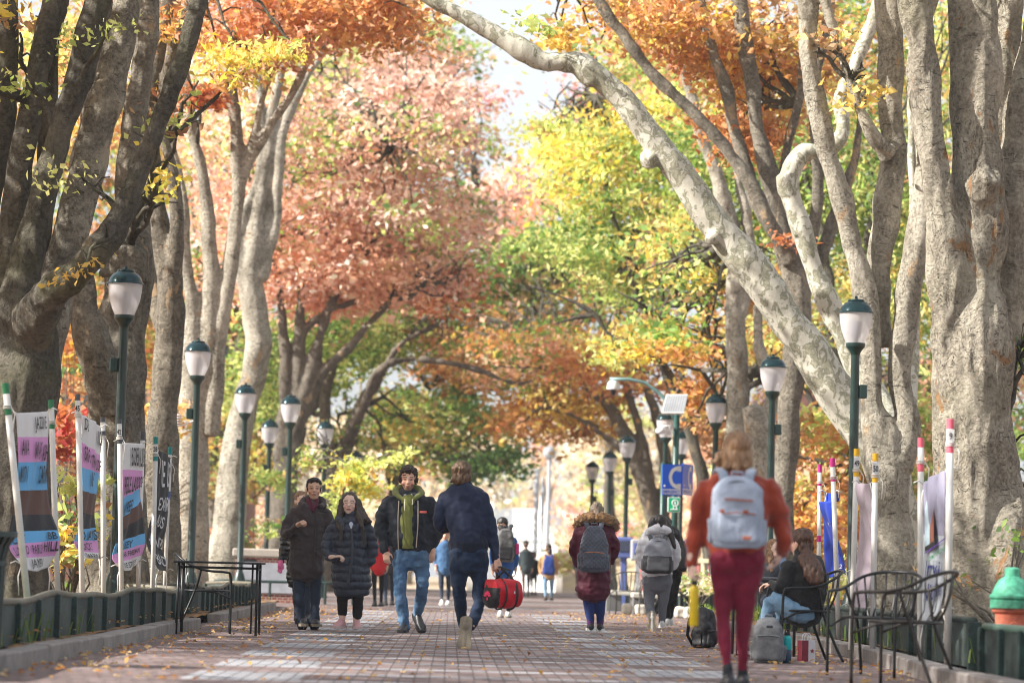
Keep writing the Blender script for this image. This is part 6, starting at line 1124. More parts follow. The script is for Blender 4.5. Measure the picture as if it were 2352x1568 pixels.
# ------------------------------------------------------------ bags
def ring_se(c, hx, hy, z, n=28, e=.45):
    out = []
    for i in range(n):
        a = 2*math.pi*i/n; ca, sa = math.cos(a), math.sin(a); out.append(Vector((c[0]+hx*math.copysign(abs(ca)**e, ca), c[1]+hy*math.copysign(abs(sa)**e, sa), z)))
    return out
def lofted(rings):
    n = len(rings[0]); mb = MB(); vs = [p for r in rings for p in r]; fs = [(i*n+j, i*n+(j+1) % n, (i+1)*n+(j+1) % n, (i+1)*n+j) for i in range(len(rings)-1) for j in range(n)]
    fs += [tuple(range(n-1, -1, -1)), tuple((len(rings)-1)*n+j for j in range(n))]; return mb.add(vs, fs)
def backpack(label, cx, y0, y1, wpx, Y, depth, mat, mat2=None, accent=None, yaw=0, split=.45, worn=True, floor=False, bottom=None, taper=.78, group='backpacks', quilt=0, folds=.012):
    s = S(Y); h = (y1-y0)/s; w = wpx/s/2; d = depth/2; mat2 = mat2 or mat; c = D(cx, y1, Y)
    if floor: c.z = .0
    root = thing('backpack', label, 'backpack', c, yaw, group)
    prof = [(0, .80, .8), (.03, .93, .95), (.12, 1, 1), (.35, 1, 1), (.6, .96, .92), (.8, taper+.08, .8), (.92, taper*.84, .6), (.98, taper*.6, .35), (1, taper*.35, .2)]
    def prep(mb, nm, mt, f=folds, q=False):
        me = remesh(mb, .009, 2); displace(me, lambda v: f*(noise.noise(Vector((v.x*9, v.y*9, v.z*11))+Vector((cx*.1, 0, 0)))-.4*abs(noise.noise(v*17)))+((.007*(abs(math.sin((v.x+v.z)*62))*abs(math.sin((v.x-v.z)*62)))) if q else 0))
        me.materials.clear(); me.materials.append(mt); me.polygons.foreach_set('use_smooth', [True]*len(me.polygons)); me.name = nm; return link(bpy.data.objects.new(nm, me), root)
    prep(lofted([ring_se((0, .0), w*a, d*b, h*z) for z, a, b in prof]), 'bag', mat, q=quilt)
    if bottom: prep(lofted([ring_se((0, -.006), w*a*1.02, d*b*1.02, h*z) for z, a, b in [(-.005, .8, .8), (.03, .94, .96), (.12, 1, 1), (split*.98, 1, 1), (split, .99, .99)]]), 'lower_panel', bottom)
    prep(lofted([ring_se((0, -d*.86), w*.78*a, d*.36*b, h*z) for z, a, b in [(.06, .8, .7), (.1, 1, 1), (split*.7, 1, 1), (split-.02, .95, .9), (split, .8, .5)]]), 'pocket', mat2, q=quilt)
    z_ = MB(); zr = BLK if not accent else simple('zip_grey', (.10, .11, .13), .4)
    z_.tube([(w*.86*math.cos(t), -d*.55, h*(.62+.30*math.sin(t))) for t in np.linspace(-.15, 3.29, 15)], .005, 6); z_.build('zip', zr, root, world=False)
    z_ = MB(); z_.tube([(-w*.66, -d*1.25, h*split*.93), (0, -d*1.30, h*split*.97), (w*.66, -d*1.25, h*split*.93)], .004, 6); z_.build('zip', accent or zr, root, world=False)
    z_ = MB(); z_.tube([(-w*.22, d*.3, h*.97), (-w*.2, d*.3, h*1.05), (w*.2, d*.3, h*1.05), (w*.22, d*.3, h*.97)], .008, 8); z_.build('handle', mat2, root, smooth=True, world=False)
    for q in (-1, 1):
        z_ = MB()
        if worn: P = [(q*w*.42, d*.6, h*.90), (q*w*.52, d*.9, h*1.04), (q*w*.62, d*1.6, h*1.10), (q*w*.70, d*2.6, h*1.04)]
        else: P = [(q*w*.42, d*.8, h*.92), (q*w*.6, d*1.4, h*.7), (q*w*.7, d*1.5, h*.3), (q*w*.6, d*.9, h*.06)]
        z_.tube(P, .03, 8, rb=[.008]*4, side=(1, 0, 0)); z_.build('strap', mat2, root, smooth=True, world=False)
        prep(lofted([ring_se((q*w*.98, .01), w*.14*a, d*.6*b, h*z) for z, a, b in [(.05, .6, .7), (.1, 1, 1), (.36, 1, 1), (.4, .8, .9)]]), 'side_pocket', mat2)
    return root
BG_ = cloth('pale_blue_canvas', (.30, .35, .44), weave=260, fold=9, bs=.4); LEA = simple('tan_leather', (.36, .09, .04), .5, var=.2)
bp = backpack('pale blue grey backpack with rust zip on the orange sweater woman\'s back', 1691, 1092, 1258, 121, 17.0-.22, .17, BG_, accent=LEA, taper=.86, split=.50)
h_ = 166/S(16.78); MB().box((0, -.092, h_*.66), (.17, .012, .010), rot=Matrix.Rotation(.05, 3, 'Y')).build('leather_trim', LEA, bp, world=False)
for px_ in (-.10, .04): MB().box((px_, -.120, h_*.50), (.03, .012, .02), bev=.004).build('leather_tab', LEA, bp, world=False)
MB().box((.05, -.118, h_*.14), (.05, .012, .018), bev=.003).build('label_patch', LEA, bp, world=False)
GQ = cloth('quilted_grey', (.085, .095, .125), fold=10, rough=.5); backpack('dark grey diamond quilted backpack worn by the woman in the maroon parka', 1363, 1207, 1313, 66, 34.2-.27, .18, GQ, accent=simple('orange_pull', (.6, .18, .04), .5), taper=.7, quilt=1, split=.44)
backpack('two tone grey and black backpack on the white jacket woman', 1510, 1236, 1316, 66, 37.5-.24, .18, simple('light_grey_fabric', (.24, .25, .29), .7, var=.12, scale=80), mat2=simple('mid_grey_fabric', (.12, .125, .14), .7), bottom=simple('black_fabric', (.022, .022, .026), .6), split=.50)
backpack('small royal blue backpack on the tan coat woman far down the walkway', 1260, 1277, 1320, 26, 73-.26, .16, cloth('blue_pack', (.02, .05, .24)), split=.4)
bk = backpack('large black and grey patterned backpack on the person in the knit cap', 1160, 1212, 1290, 42, 42.5-.27, .24, simple('camo_grey', (.09, .09, .09), .7, var=.9, scale=14), mat2=simple('black_fabric', (.022, .022, .026), .6), split=.45)
mb = MB(); mb.lathe([(.03, 0), (.035, .01), (.035, .14), (.02, .16)], (.17, 0, .12)); mb.build('bottle', simple('pink_bottle', (.6, .03, .2), .4), bk, world=False)
backpack('slumped black backpack standing on the bricks left of the crimson trousers', 1617, 1392, 1484, 52, 29.0, .20, simple('black_nylon', (.012, .013, .017), .5, var=.3, bmp=.3), yaw=.9, worn=False, floor=True, folds=.02)
gp = backpack('grey heather backpack standing on the ground beside the teal bottle', 1764, 1409, 1513, 74, 24.3, .22, simple('heather_grey', (.16, .165, .175), .85, var=.35, scale=120, bmp=.3), yaw=-.12, worn=False, floor=True, split=.62)
MB().box((.01, -.125, .31), (.055, .01, .022), bev=.003).build('label_patch', simple('dark_label', (.03, .035, .045), .5), gp, world=False)
def bottle(label, x, y0, y1, wpx, Y, mat, capmat, low=None, floor=False, bulge=1):
    s = S(Y); h = (y1-y0)/s; r = wpx/s/2; c = D(x, y1, Y); c.z = 0 if floor else c.z; root = thing('water_bottle', label, 'bottle', c)
    MB().lathe([(r*.9, 0), (r, .008), (r, h*.74), (r*.94, h*.79), (r*.6, h*.84), (r*.58, h*.86)], n=24).build('flask', mat, root, smooth=True, world=False)
    o = MB().lathe([(r*.62, h*.855), (r*.66, h*.86), (r*.66, h*.95), (r*.5, h*.96)], n=20).build('lid', capmat, root, world=False); auto(o)
    MB().tube([(-r*.45, 0, h*.94), (-r*.42, 0, h*1.03), (r*.42, 0, h*1.03), (r*.45, 0, h*.94)], .007, 8).build('loop', capmat, root, smooth=True, world=False)
    if low: MB().lathe([(r*.93, -.002), (r*1.03, .006), (r*1.03, h*.42), (r*1.0, h*.421)], n=24).build('sleeve', low, root, smooth=True, world=False)
bottle('yellow metal water bottle with a black lid hanging from the orange sweater woman\'s hand', 1593, 1328, 1437, 21, 16.95, simple('yellow_enamel', (.62, .43, .005), .35, var=.1), BLK)
bottle('teal water bottle with a dark sleeve between the grey backpack and the paper bag', 1807, 1440, 1514, 20, 24.4, simple('teal_enamel', (.0, .42, .42), .35, var=.08), BLK, low=simple('navy_sleeve', (.01, .04, .09), .5), floor=True)
def paper_bag():
    Y = 25.0; s = S(Y); c = D(1852, 1509, Y); c.z = 0; root = thing('paper_bag', 'small white and dark red paper bag with a red star under the armchair', 'bag', c, .35); w, d, h = .13, .08, .19
    WP = simple('white_paper', (.62, .6, .62), .7, var=.06); RP = simple('dark_red_print', (.22, .02, .04), .7, var=.1)
    mb = MB(); mb.box((0, 0, h/2), (w, d, h), 0); o = mb.build('paper', [WP, RP], root, world=False)
    MB().add([(-w/2-.002, -d/2, .003), (-w/2-.002, d/2, .003), (-w/2-.002, d/2, h-.003), (-w/2-.002, -d/2, h-.003)], [(3, 2, 1, 0)]).build('red_side', RP, root, world=False)
    MB().add([(-w/2, -d/2-.002, .003), (-w*.02, -d/2-.002, .003), (-w*.02, -d/2-.002, h-.003), (-w/2, -d/2-.002, h-.003)], [(0, 1, 2, 3)]).build('red_panel', RP, root, world=False)
    st = [(w*.27+.024*(1 if i % 2 == 0 else .42)*math.sin(i*math.pi/5), -d/2-.003, h*.5+.024*(1 if i % 2 == 0 else .42)*math.cos(i*math.pi/5)) for i in range(10)]
    MB().add(st+[(w*.27, -d/2-.003, h*.5)], [(i, 10, (i+1) % 10) for i in range(10)]).build('star', simple('red_star', (.30, .02, .03), .6), root, world=False)
    for yy in (-d*.3, d*.3): MB().tube([(-.03, yy, h-.01), (-.03, yy, h+.035), (-.015, yy, h+.055), (.015, yy, h+.055), (.03, yy, h+.035), (.03, yy, h-.01)], .004, 6).build('handle', WP, root, smooth=True, world=False)
paper_bag()
def duffel():
    Y = 26.62; c = D(1155, 1362, Y); root = thing('duffel_bag', 'red duffel bag with black end panel hanging from the navy jacket man\'s hand', 'bag', c, .62)
    RED = cloth('red_nylon', (.52, .008, .02), rough=.5, fold=8, var=.05); BN = cloth('black_nylon_bag', (.02, .018, .022), rough=.6, fold=9)
    L = .15; rings = []
    for x, k in ((-L-.02, .55), (-L-.01, .85), (-L, .97), (-L*.5, 1), (0, 1.0), (L*.5, 1), (L, .96), (L+.02, .8), (L+.035, .5)):
        rings.append([Vector((x, .120*k*math.copysign(abs(math.cos(a))**.75, math.cos(a)), .138*k*math.copysign(abs(math.sin(a))**.75, math.sin(a))-.01*abs(x))) for a in np.linspace(0, 2*math.pi, 29)[:-1]])
    me = remesh(lofted(rings), .008, 2); displace(me, lambda v: .014*noise.noise(v*11)-.010*abs(noise.noise(v*7+Vector((3, 1, 2)))))
    me.materials.append(RED); me.materials.append(BN)
    for p in me.polygons:
        q = p.center; p.material_index = 1 if q.x < -L*.80+.10*max(0, -q.z-.0)-.05*(q.z > .05) else 0; p.use_smooth = True
    me.name = 'bag'; link(bpy.data.objects.new('bag', me), root)
    for x in (-.045, .075):
        P = [(x, .128*math.cos(a), .146*math.sin(a)-.004) for a in np.linspace(math.pi*.62, math.pi*2.38, 18)]; top = D(1143, 1300, 26.68)-c; rz = Matrix.Rotation(-.62, 3, 'Z'); top = rz @ top
        for e, q in ((0, 0), (-1, 1)): pass
        MB().tube([tuple(top+Vector((0, .012, 0)))]+[(x*.6, .05, .215)]+P+[(x*.6, -.05, .215)]+[tuple(top+Vector((0, -.012, 0)))], .013, 8, rb=[.004]*22).build('strap', BLK, root, smooth=True, world=False)
    PK = simple('pink_print', (.75, .03, .12), .6); mb = MB()
    for i in range(7):
        a = -1.25+i*.42; d = Vector((0, math.sin(a), math.cos(a))); n = Vector((0, d.z, -d.y)); o = Vector((-L-.030, .0, -.035)); b = o+d*.012; t = o+d*.062; mb.add([b, b.lerp(t, .6)+n*.012, t, b.lerp(t, .6)-n*.012], [(0, 1, 2, 3)])
    mb.add([Vector((-L-.030, .012, -.04)), Vector((-L-.030, -.012, -.04)), Vector((-L-.030, -.008, -.068)), Vector((-L-.030, .010, -.066))], [(0, 1, 2, 3)]); mb.build('flower_emblem', PK, root, world=False)
    flat_text('elliya', root, (.012, -.136, -.04), (1, 0, .0), (0, 0, 1), .05, .02, WINK, shear=.3); MB().add([(.03, -.137, .0), (.044, -.137, .006), (.036, -.137, .03), (.028, -.137, .02)], [(0, 1, 2, 3)]).build('small_emblem', WINK, root, world=False)
duffel()
def messenger():
    Y = 39.1; root = thing('shoulder_bag', 'black shoulder bag with a blue edge carried by the person in the black coat', 'bag', D(1566, 1312, Y)); h = .45; me = remesh(lofted([ring_se((0, 0), .09*a, .07*b, z) for z, a, b in [(0, .5, .6), (.05, .9, 1), (.2, 1, 1), (.34, .8, .8), (.42, .4, .4)]]), .012, 2); displace(me, lambda v: .01*noise.noise(v*9)); me.materials.append(BLK); me.name = 'bag'; link(bpy.data.objects.new('bag', me), root)
    MB().tube([(.06, -.05, .05), (.08, -.055, .2), (.05, -.05, .34)], .006, 6).build('blue_edge', simple('blue_piping', (.0, .25, .6), .5), root, world=False); MB().tube([(0, 0, .4), (-.06, .03, .56), (-.14, .06, .62)], .012, 6).build('strap', BLK, root, world=False)
messenger()

# ------------------------------------------------------------ metal furniture
IRON = simple('black_iron', (.016, .018, .020), .38, metal=.3, var=.3, scale=40); IRON2 = simple('worn_iron', (.035, .03, .026), .42, metal=.4, var=.6, scale=14)
def chair(label, x, Y, rz, mat=IRON, mesh_back=False, hg=.79, group='metal armchairs', w=.28, d=.26):
    root = thing('armchair', label, 'chair', G(x, Y), rz, group); r = .0125
    def sym(pts): return [(-a, b, c) for a, b, c in reversed(pts)]
    half = [(w, -d, 0), (w, -d, .40), (w+.005, -d+.01, .60), (w+.01, -d+.05, .635), (w+.02, -.04, .645), (w+.02, .10, .675), (w-.03, .24, .745), (w*.5, .32, hg-.008), (0, .345, hg)]
    MB().tube([tuple(p) for p in spline(half+sym(half)[1:], 4)], r, 8).build('frame', mat, root, smooth=True, world=False)
    seat = [(.255*math.copysign(abs(math.cos(a))**.8, math.cos(a)), .235*math.copysign(abs(math.sin(a))**.8, math.sin(a)), .44) for a in np.linspace(0, 6.2832, 29)]
    MB().tube(seat, .011, 8, cap=False).build('seat_frame', mat, root, smooth=True, world=False)
    mb = MB(); n = 13
    for i in range(n):
        u = -1+2*(i+.5)/n; y = .235*u; hx = .255*(1-abs(u)**2.4)**.42; mb.box((0, y, .437), (2*hx, .022, .004))
    for u in (-.12, .12): mb.box((u, 0, .431), (.02, .44, .004))
    tag(mb.build('seat', mat, root, world=False), kind=None)
    mb = MB(); n = 9
    for i in range(n):
        u = -1+2*i/(n-1); a = u*1.15; bx, by = .235*math.sin(a), .225*math.cos(a); tx = (w-.01)*math.sin(a*1.08); ty = .33*math.cos(a)+.0; tz = hg-.012-.07*abs(u)**2.2
        mb.tube([(bx, by, .44), (bx*1.02, by+.045, .52), ((bx+tx)/2*1.03, (by+ty)/2+.03, .63), (tx, ty, tz)], .009, 6, rb=[.004]*4, side=(1, 0, 0))
    mb.build('back_slats', mat, root, smooth=True, world=False)
    for q in (-1, 1):
        MB().tube(spline([(q*(w+.015), .06, .655), (q*(w-.02), .09, .52), (q*(w-.05), .13, .40), (q*(w-.03), .23, .15), (q*w, .30, 0)], 4), r, 8).build('rear_leg', mat, root, smooth=True, world=False)
        MB().tube([(q*w, -d+.005, .36), (q*(w-.035), -.12, .42), (q*(w-.035), 0, .435)], .009, 6).build('brace', mat, root, smooth=True, world=False)
    return root
chair('black metal armchair in which the woman in black fleece sits', 1842, 25.4, R(-82), hg=.80)
chair('black slatted armchair standing behind the nearest armchair, before the low fence', 2012, 21.6, R(-35)); chair('nearest worn slatted armchair on the right, cut by the bottom of the photo', 2078, 19.6, R(-118), mat=IRON2, w=.30, d=.28)
chair('black metal armchair pushed against the bare table', 470, 30.1, R(95), hg=.82); chair('far bare metal armchair left of the white jacket woman', 1440, 52.5, R(-15), mat=simple('grey_metal', (.14, .14, .13), .4, metal=.5)); chair('far tilted metal armchair behind the white jacket woman', 1535, 52.8, R(75), mat=simple('grey_metal', (.14, .14, .13), .4, metal=.5))
def table(label, x, Y, w, d, h, tm=IRON, rz=0, tilt=0):
    root = thing('cafe_table', label, 'table', G(x, Y), rz); mb = MB(); mb.box((0, 0, h), (w, d, .022), bev=.008); mb.build('table_top', tm, root, world=False)
    MB().box((0, 0, h-.05), (w*.92, .02, .02)).build('crossbar', IRON, root, world=False); MB().box((0, d*.36, h-.055), (w*.92, .02, .02)).build('crossbar', IRON, root, world=False)
    for q in (-1, 1):
        for e in (-1, 1): MB().tube([(q*(w/2-.05), e*d*.36, h-.012), (q*(w/2-.045), e*d*.40, 0)], .014, 8).build('leg', IRON, root, smooth=True, world=False)
        MB().tube([(q*(w/2-.10), -d*.30, h-.012), (q*(w/2-.10), -d*.32, .02)], .010, 8).build('inner_leg', IRON, root, smooth=True, world=False)
        MB().box((q*(w/2-.05), 0, h-.06), (.02, d*.72, .02)).build('side_bar', IRON, root, world=False)
    return root
table('bare black metal table by the low fence on the left', 500, 29.4, .90, .62, .735); table('black metal table in front of the seated woman in black', 1752, 26.8, .62, .60, .70)
def laptop():
    root = thing('laptop', 'open laptop with a blue stickered lid on the black table', 'laptop', D(1768, 1332, 26.8), 1.25); root.location.z = .715
    MB().box((0, 0, .008), (.32, .22, .014), bev=.004).build('keyboard', simple('laptop_grey', (.2, .2, .22), .4, metal=.6), root, world=False)
    MB().box((0, -.13, .11), (.32, .010, .21), rot=Matrix.Rotation(-.2, 3, 'X'), bev=.004).build('lid', simple('blue_lid', (.03, .16, .42), .4, var=.3, scale=18), root, world=False)
laptop()
# bin and hydrant
def litter_bin():
    root = thing('litter_bin', 'dark green slatted litter bin with a flared rim at the left edge', 'litter bin', (-3.27, 19.35, 0)); m = simple('bin_green', (.016, .035, .032), .45, var=.3, bmp=.2)
    MB().lathe([(.22, .02), (.225, .8), (.2, .82)], n=24).build('liner', BLK, root, smooth=True, world=False)
    mb = MB()
    for i in range(28):
        a = 2*math.pi*i/28; c, s = math.cos(a), math.sin(a); P = [(c*.25, s*.25, .05), (c*.262, s*.262, .70), (c*.285, s*.285, .80), (c*.33, s*.33, .87)]; mb.tube(P, .020, 6, rb=[.006]*4, side=(-s, c, 0))
    mb.build('slats', m, root, world=False)
    for z, r in ((.06, .262), (.68, .272), (.875, .335)): MB().lathe([(r-.012, z-.018), (r+.006, z-.018), (r+.006, z+.018), (r-.012, z+.018)], n=32).build('hoop', m, root, world=False)
litter_bin()
def hydrant():
    Y = 20.6; s = S(Y); c = G(2322, Y); root = thing('fire_hydrant', 'fire hydrant with mint green bonnet and faded red barrel at the right edge', 'fire hydrant', c); RD = simple('faded_hydrant_red', (.46, .12, .065), .7, var=.5, scale=18, bmp=.6, bd=.01); GR = simple('mint_paint', (.07, .34, .21), .6, var=.6, scale=22, bmp=.6, bd=.01)
    o = MB().lathe([(.17, 0), (.17, .03), (.12, .05), (.115, .10), (.125, .12), (.118, .14), (.118, .50), (.14, .52), (.14, .545)], n=28).build('barrel', RD, root, world=False); auto(o)
    o = MB().lathe([(.158, .545), (.158, .60), (.15, .605), (.165, .62), (.165, .635), (.145, .65), (.125, .70), (.10, .745), (.06, .77), (.055, .775), (.055, .83), (.03, .84)], n=28).build('bonnet', GR, root, world=False); auto(o)
    mb = MB(); mb.tube([(-.1, -.02, .33), (-.19, -.04, .33)], .055, 16); mb.tube([(-.18, -.04, .33), (-.215, -.045, .33)], .068, 8); mb.build('hose_cap', simple('pink_red_paint', (.55, .2, .17), .6, var=.2), root, world=False)
    MB().tube([(0, -.1, .38), (0, -.20, .38)], .07, 16).build('pumper_cap', RD, root, world=False)
    MB().tube([(.1, .02, .33), (.2, .04, .33)], .055, 16).build('hose_cap', RD, root, world=False)
hydrant()

# ------------------------------------------------------------ sign and camera pole, far street furniture
def camera_pole():
    Y = 57.0; s = S(Y); b = D(1553, 1000, Y); root = thing('camera_pole', 'green pole carrying a curved arm with a white dome camera and a tilted solar panel', 'camera pole', (b.x, Y, 0)); GP = simple('pole_green', (.02, .07, .06), .4, var=.2)
    t = D(1553, 950, Y); MB().tube([(b.x, Y, 0), (b.x, Y, t.z+.2)], .065, 14).build('post', GP, root, smooth=True)
    MB().tube([D(1553, 975, Y), D(1535, 925, Y), D(1510, 898, Y), D(1480, 878, Y), D(1445, 871, Y), D(1400, 870, Y)], .035, 10).build('arm', simple('arm_green', (.13, .24, .24), .4), root, smooth=True)
    c = D(1409, 880, Y-.02); WHP = simple('white_housing', (.7, .7, .7), .4, var=.04); o = MB().lathe([(.02, .06), (.08, .05), (.12, .0), (.135, -.09), (.135, -.12), (.11, -.13)][::-1], c, n=20).build('camera_housing', WHP, root); auto(o, 30); MB().ell(c+Vector((0, 0, -.15)), (.062, .062, .09)).build('camera_dome', simple('dark_dome', (.015, .015, .02), .1), root, smooth=True)
    P = [D(1530, 905, Y-.05), D(1580, 905, Y-.05), D(1571, 948, Y-.42), D(1519, 948, Y-.42)]; n = Vector((0, .03, -.03)); MB().add(P+[p+n for p in P], [(3, 2, 1, 0), (4, 5, 6, 7), (0, 1, 5, 4), (1, 2, 6, 5), (2, 3, 7, 6), (3, 0, 4, 7)]).build('solar_panel', simple('panel_frame', (.6, .6, .6), .4), root)
    mb = MB()
    for i in range(9):
        a = P[3].lerp(P[2], (i+.25)/9.2+.02); b2 = P[3].lerp(P[2], (i+.85)/9.2+.02); d_ = P[0].lerp(P[1], (i+.25)/9.2+.02); e = P[0].lerp(P[1], (i+.85)/9.2+.02); l = Vector((0, -.006, .006)); mb.add([a.lerp(d_, .06)+l, b2.lerp(e, .06)+l, b2.lerp(e, .94)+l, a.lerp(d_, .94)+l], [(0, 1, 2, 3)])
    mb.build('solar_cells', simple('solar_cell', (.34, .37, .43), .25, var=.15), root)
    MB().ell(D(1558, 898, Y+.1), (.05, .05, .05)).build('post_cap', BLK, root, smooth=True)
    mb = MB(); mb.tube([D(1553, 985, Y), D(1538, 978, Y-.1), D(1520, 980, Y-.15)], .025, 8); mb.tube([D(1537, 978, Y-.1), D(1537, 998, Y-.1)], .03, 8); mb.build('side_bracket', WHP, root, smooth=True); MB().lathe([(.02, .05), (.09, .04), (.10, -.03), (.06, -.06), (.02, -.07)], D(1517, 989, Y-.15), n=16).build('side_camera', WHP, root, smooth=True)
    MB().tube([(b.x-.22, Y+.3, 0), (b.x-.22, Y+.3, 3.0)], .055, 12).build('second_post', GP, root, smooth=True)
camera_pole()
BLUE = simple('sign_blue', (.0, .10, .72), .4, var=.05); SW = simple('sign_white', (.72, .74, .76), .5, var=.03); SG = simple('sign_green', (.0, .36, .16), .4, var=.05)
def handset(o, ax, up, h, parent):
    n = Vector(ax).cross(Vector(up)).normalized(); mb = MB(); P = [o+Vector(ax)*x*h+Vector(up)*y*h for x, y in ((.20, .92), (.05, .90), (-.13, .78), (-.22, .5), (-.13, .22), (.05, .10), (.20, .08))]
    sp = spline([tuple(p) for p in P], 4); wd = [h*.10*(1.0+.5*abs(2*i/(len(sp)-1)-1)**3) for i in range(len(sp))]; mb.tube(sp, wd, 8, rb=[.006]*len(sp), side=None)
    vs = []; 
    for i, p in enumerate(sp):
        q = Vector(sp[min(i+1, len(sp)-1)])-Vector(sp[max(i-1, 0)]); q.normalize(); sdv = q.cross(n); vs += [Vector(p)+sdv*wd[i]*.75, Vector(p)-sdv*wd[i]*.75]
    mb = MB().add(vs, [(2*i, 2*i+1, 2*i+3, 2*i+2) for i in range(len(sp)-1)]); mb.add([P[0]+Vector(up)*.10*h-Vector(ax)*.04*h, P[0]+Vector(up)*.10*h+Vector(ax)*.08*h, P[0]-Vector(up)*.14*h+Vector(ax)*.08*h, P[0]-Vector(up)*.14*h-Vector(ax)*.10*h], [(0, 1, 2, 3)]); mb.add([P[-1]-Vector(up)*.10*h-Vector(ax)*.04*h, P[-1]-Vector(up)*.10*h+Vector(ax)*.08*h, P[-1]+Vector(up)*.14*h+Vector(ax)*.08*h, P[-1]+Vector(up)*.14*h-Vector(ax)*.10*h], [(3, 2, 1, 0)]); mb.build('handset_symbol', SW, parent)
def phone_sign(label, xa, xb, Ya, Yb):
    A, B = D(xa, 1137, Ya), D(xb, 1137, Yb); A.z = B.z = (A.z+B.z)/2; ax = (B-A).normalized(); w = (B-A).length; up = Vector((0, 0, 1)); h = 71/S((Ya+Yb)/2); n = ax.cross(up); c = (A+B)/2; root = thing('phone_sign', label, 'sign', c)
    rot = Matrix.Rotation(math.atan2(ax.y, ax.x), 3, 'Z'); MB().box(c+up*h/2, (w, .02, h), rot=rot).build('board', BLUE, root); f = n*.014
    handset(c+ax*w*.16+up*h*.22+f, ax, up, h*.72, root); MB().add([A+ax*.01+up*.035*h+f, B-ax*.01+up*.035*h+f, B-ax*.01+up*.20*h+f, A+ax*.01+up*.20*h+f], [(0, 1, 2, 3)]).build('word_strip', SW, root)
    flat_text('EMERGENCY', root, A+ax*w*.06+up*h*.06+f*1.5, ax, up, w*.88, h*.11, BLUE); MB().ell(A+ax*w*.13+up*h*.30+f, (.018, .004, .018)).build('corner_mark', SW, root)
phone_sign('blue emergency telephone sign with a white handset facing the camera', 1520, 1564, 56.6, 56.7); phone_sign('narrow turned blue telephone sign right of the lamp post', 1566, 1590, 56.7, 57.5)
def green_sign():
    A, B = D(1533, 1176, 56.75), D(1562, 1176, 56.75); h = 35/S(56.75); c = (A+B)/2; root = thing('green_sign', 'small green sign with a white ring symbol under the blue telephone sign', 'sign', c); w = (B-A).length; up = Vector((0, 0, 1))
    MB().box(c+up*h/2, (w, .016, h), bev=.01).build('board', SW, root); MB().box(c+up*h/2+Vector((0, -.009, 0)), (w*.88, .006, h*.9)).build('green_field', SG, root)
    mb = MB(); o = c+up*h*.62+Vector((w*.1, -.014, 0)); mb.tube([o+Vector((.06*math.cos(t), 0, .06*math.sin(t))) for t in np.linspace(0, 6.283, 17)], .010, 6, cap=False); mb.tube([o+Vector((0, 0, .03)), o+Vector((0, 0, -.03))], .012, 6); mb.tube([o+Vector((-.03, 0, -.05)), o+Vector((-.03, 0, -.12))], .008, 6); mb.tube([o+Vector((.03, 0, -.05)), o+Vector((.03, 0, -.12))], .008, 6); mb.tube([o+Vector((-.09, 0, -.13)), o+Vector((.06, 0, -.13))], .010, 6); mb.build('symbol', SW, root)
green_sign()
# brick wall with stone cap and grey panel
def brick_wall():
    m, n, b = newmat('red_brick'); v = objvec(n); br = N(n, 'TexBrick'); inp(br, Scale=4.5); br.inputs['Color1'].default_value = (.30, .075, .045, 1); br.inputs['Color2'].default_value = (.19, .05, .035, 1); br.inputs['Mortar'].default_value = (.42, .38, .34, 1); br.inputs['Mortar Size'].default_value = .03
    rt = N(n, 'Mapping'); rt.inputs['Rotation'].default_value = (math.pi/2, 0, 0); c = N(n, 'TexCoord'); n.links.new(c.outputs['Object'], rt.inputs[0]); n.links.new(rt.outputs[0], br.inputs['Vector']); n.links.new(br.outputs[0], b.inputs['Base Color']); inp(b, Roughness=.9)
    Y = 57; a, e = D(540, 1345, Y), D(725, 1345, Y); w = e.x-a.x; cx = (a.x+e.x)/2; z1 = D(640, 1280, Y).z; root = thing('brick_wall', 'low brick wall with a stone cap and grey panel behind the bare table', 'wall', (cx, Y, 0))
    MB().box((cx, Y, z1/2), (w, .5, z1)).build('brickwork', m, root); MB().box((cx, Y, z1+.085), (w+.1, .6, .16), bev=.02).build('cap_stone', simple('cap_stone', (.40, .36, .31), .9), root)
    p, q = D(553, 1340, Y-.27), D(683, 1297, Y-.27); MB().box(((p.x+q.x)/2, Y-.265, (z1-.12+.1)/2+.05), (q.x-p.x, .03, z1-.3), bev=.005).build('panel', simple('grey_panel', (.36, .38, .42), .5, var=.2, scale=6), root)
    m_ = MB(); m_.box(((a.x+e.x)/2-.55, Y-.254, z1-.12), (.35, .02, .16)); m_.build('vent', BLK, root)
brick_wall()
def bench(label, x0, x1, y, Y, h=.40):
    a, b = D(x0, y, Y), D(x1, y, Y); w = b.x-a.x; root = thing('stone_bench', label, 'bench', ((a.x+b.x)/2, Y, 0)); ST = simple('bench_stone', (.5, .48, .42), .9, var=.2, scale=5)
    MB().box(((a.x+b.x)/2, Y, h-.05), (w, .5, .10), bev=.02).build('seat', ST, root)
    for q in (-.35, .35): MB().box(((a.x+b.x)/2+q*w, Y, (h-.1)/2), (.3, .4, h-.1), bev=.01).build('support', simple('dark_stone', (.12, .12, .12), .9), root)
bench('low grey stone bench to the right of the maroon parka woman\'s legs', 1395, 1490, 1370, 58, .42); bench('nearer pale stone bench behind the white jacket woman\'s legs', 1450, 1590, 1383, 54.5, .40)
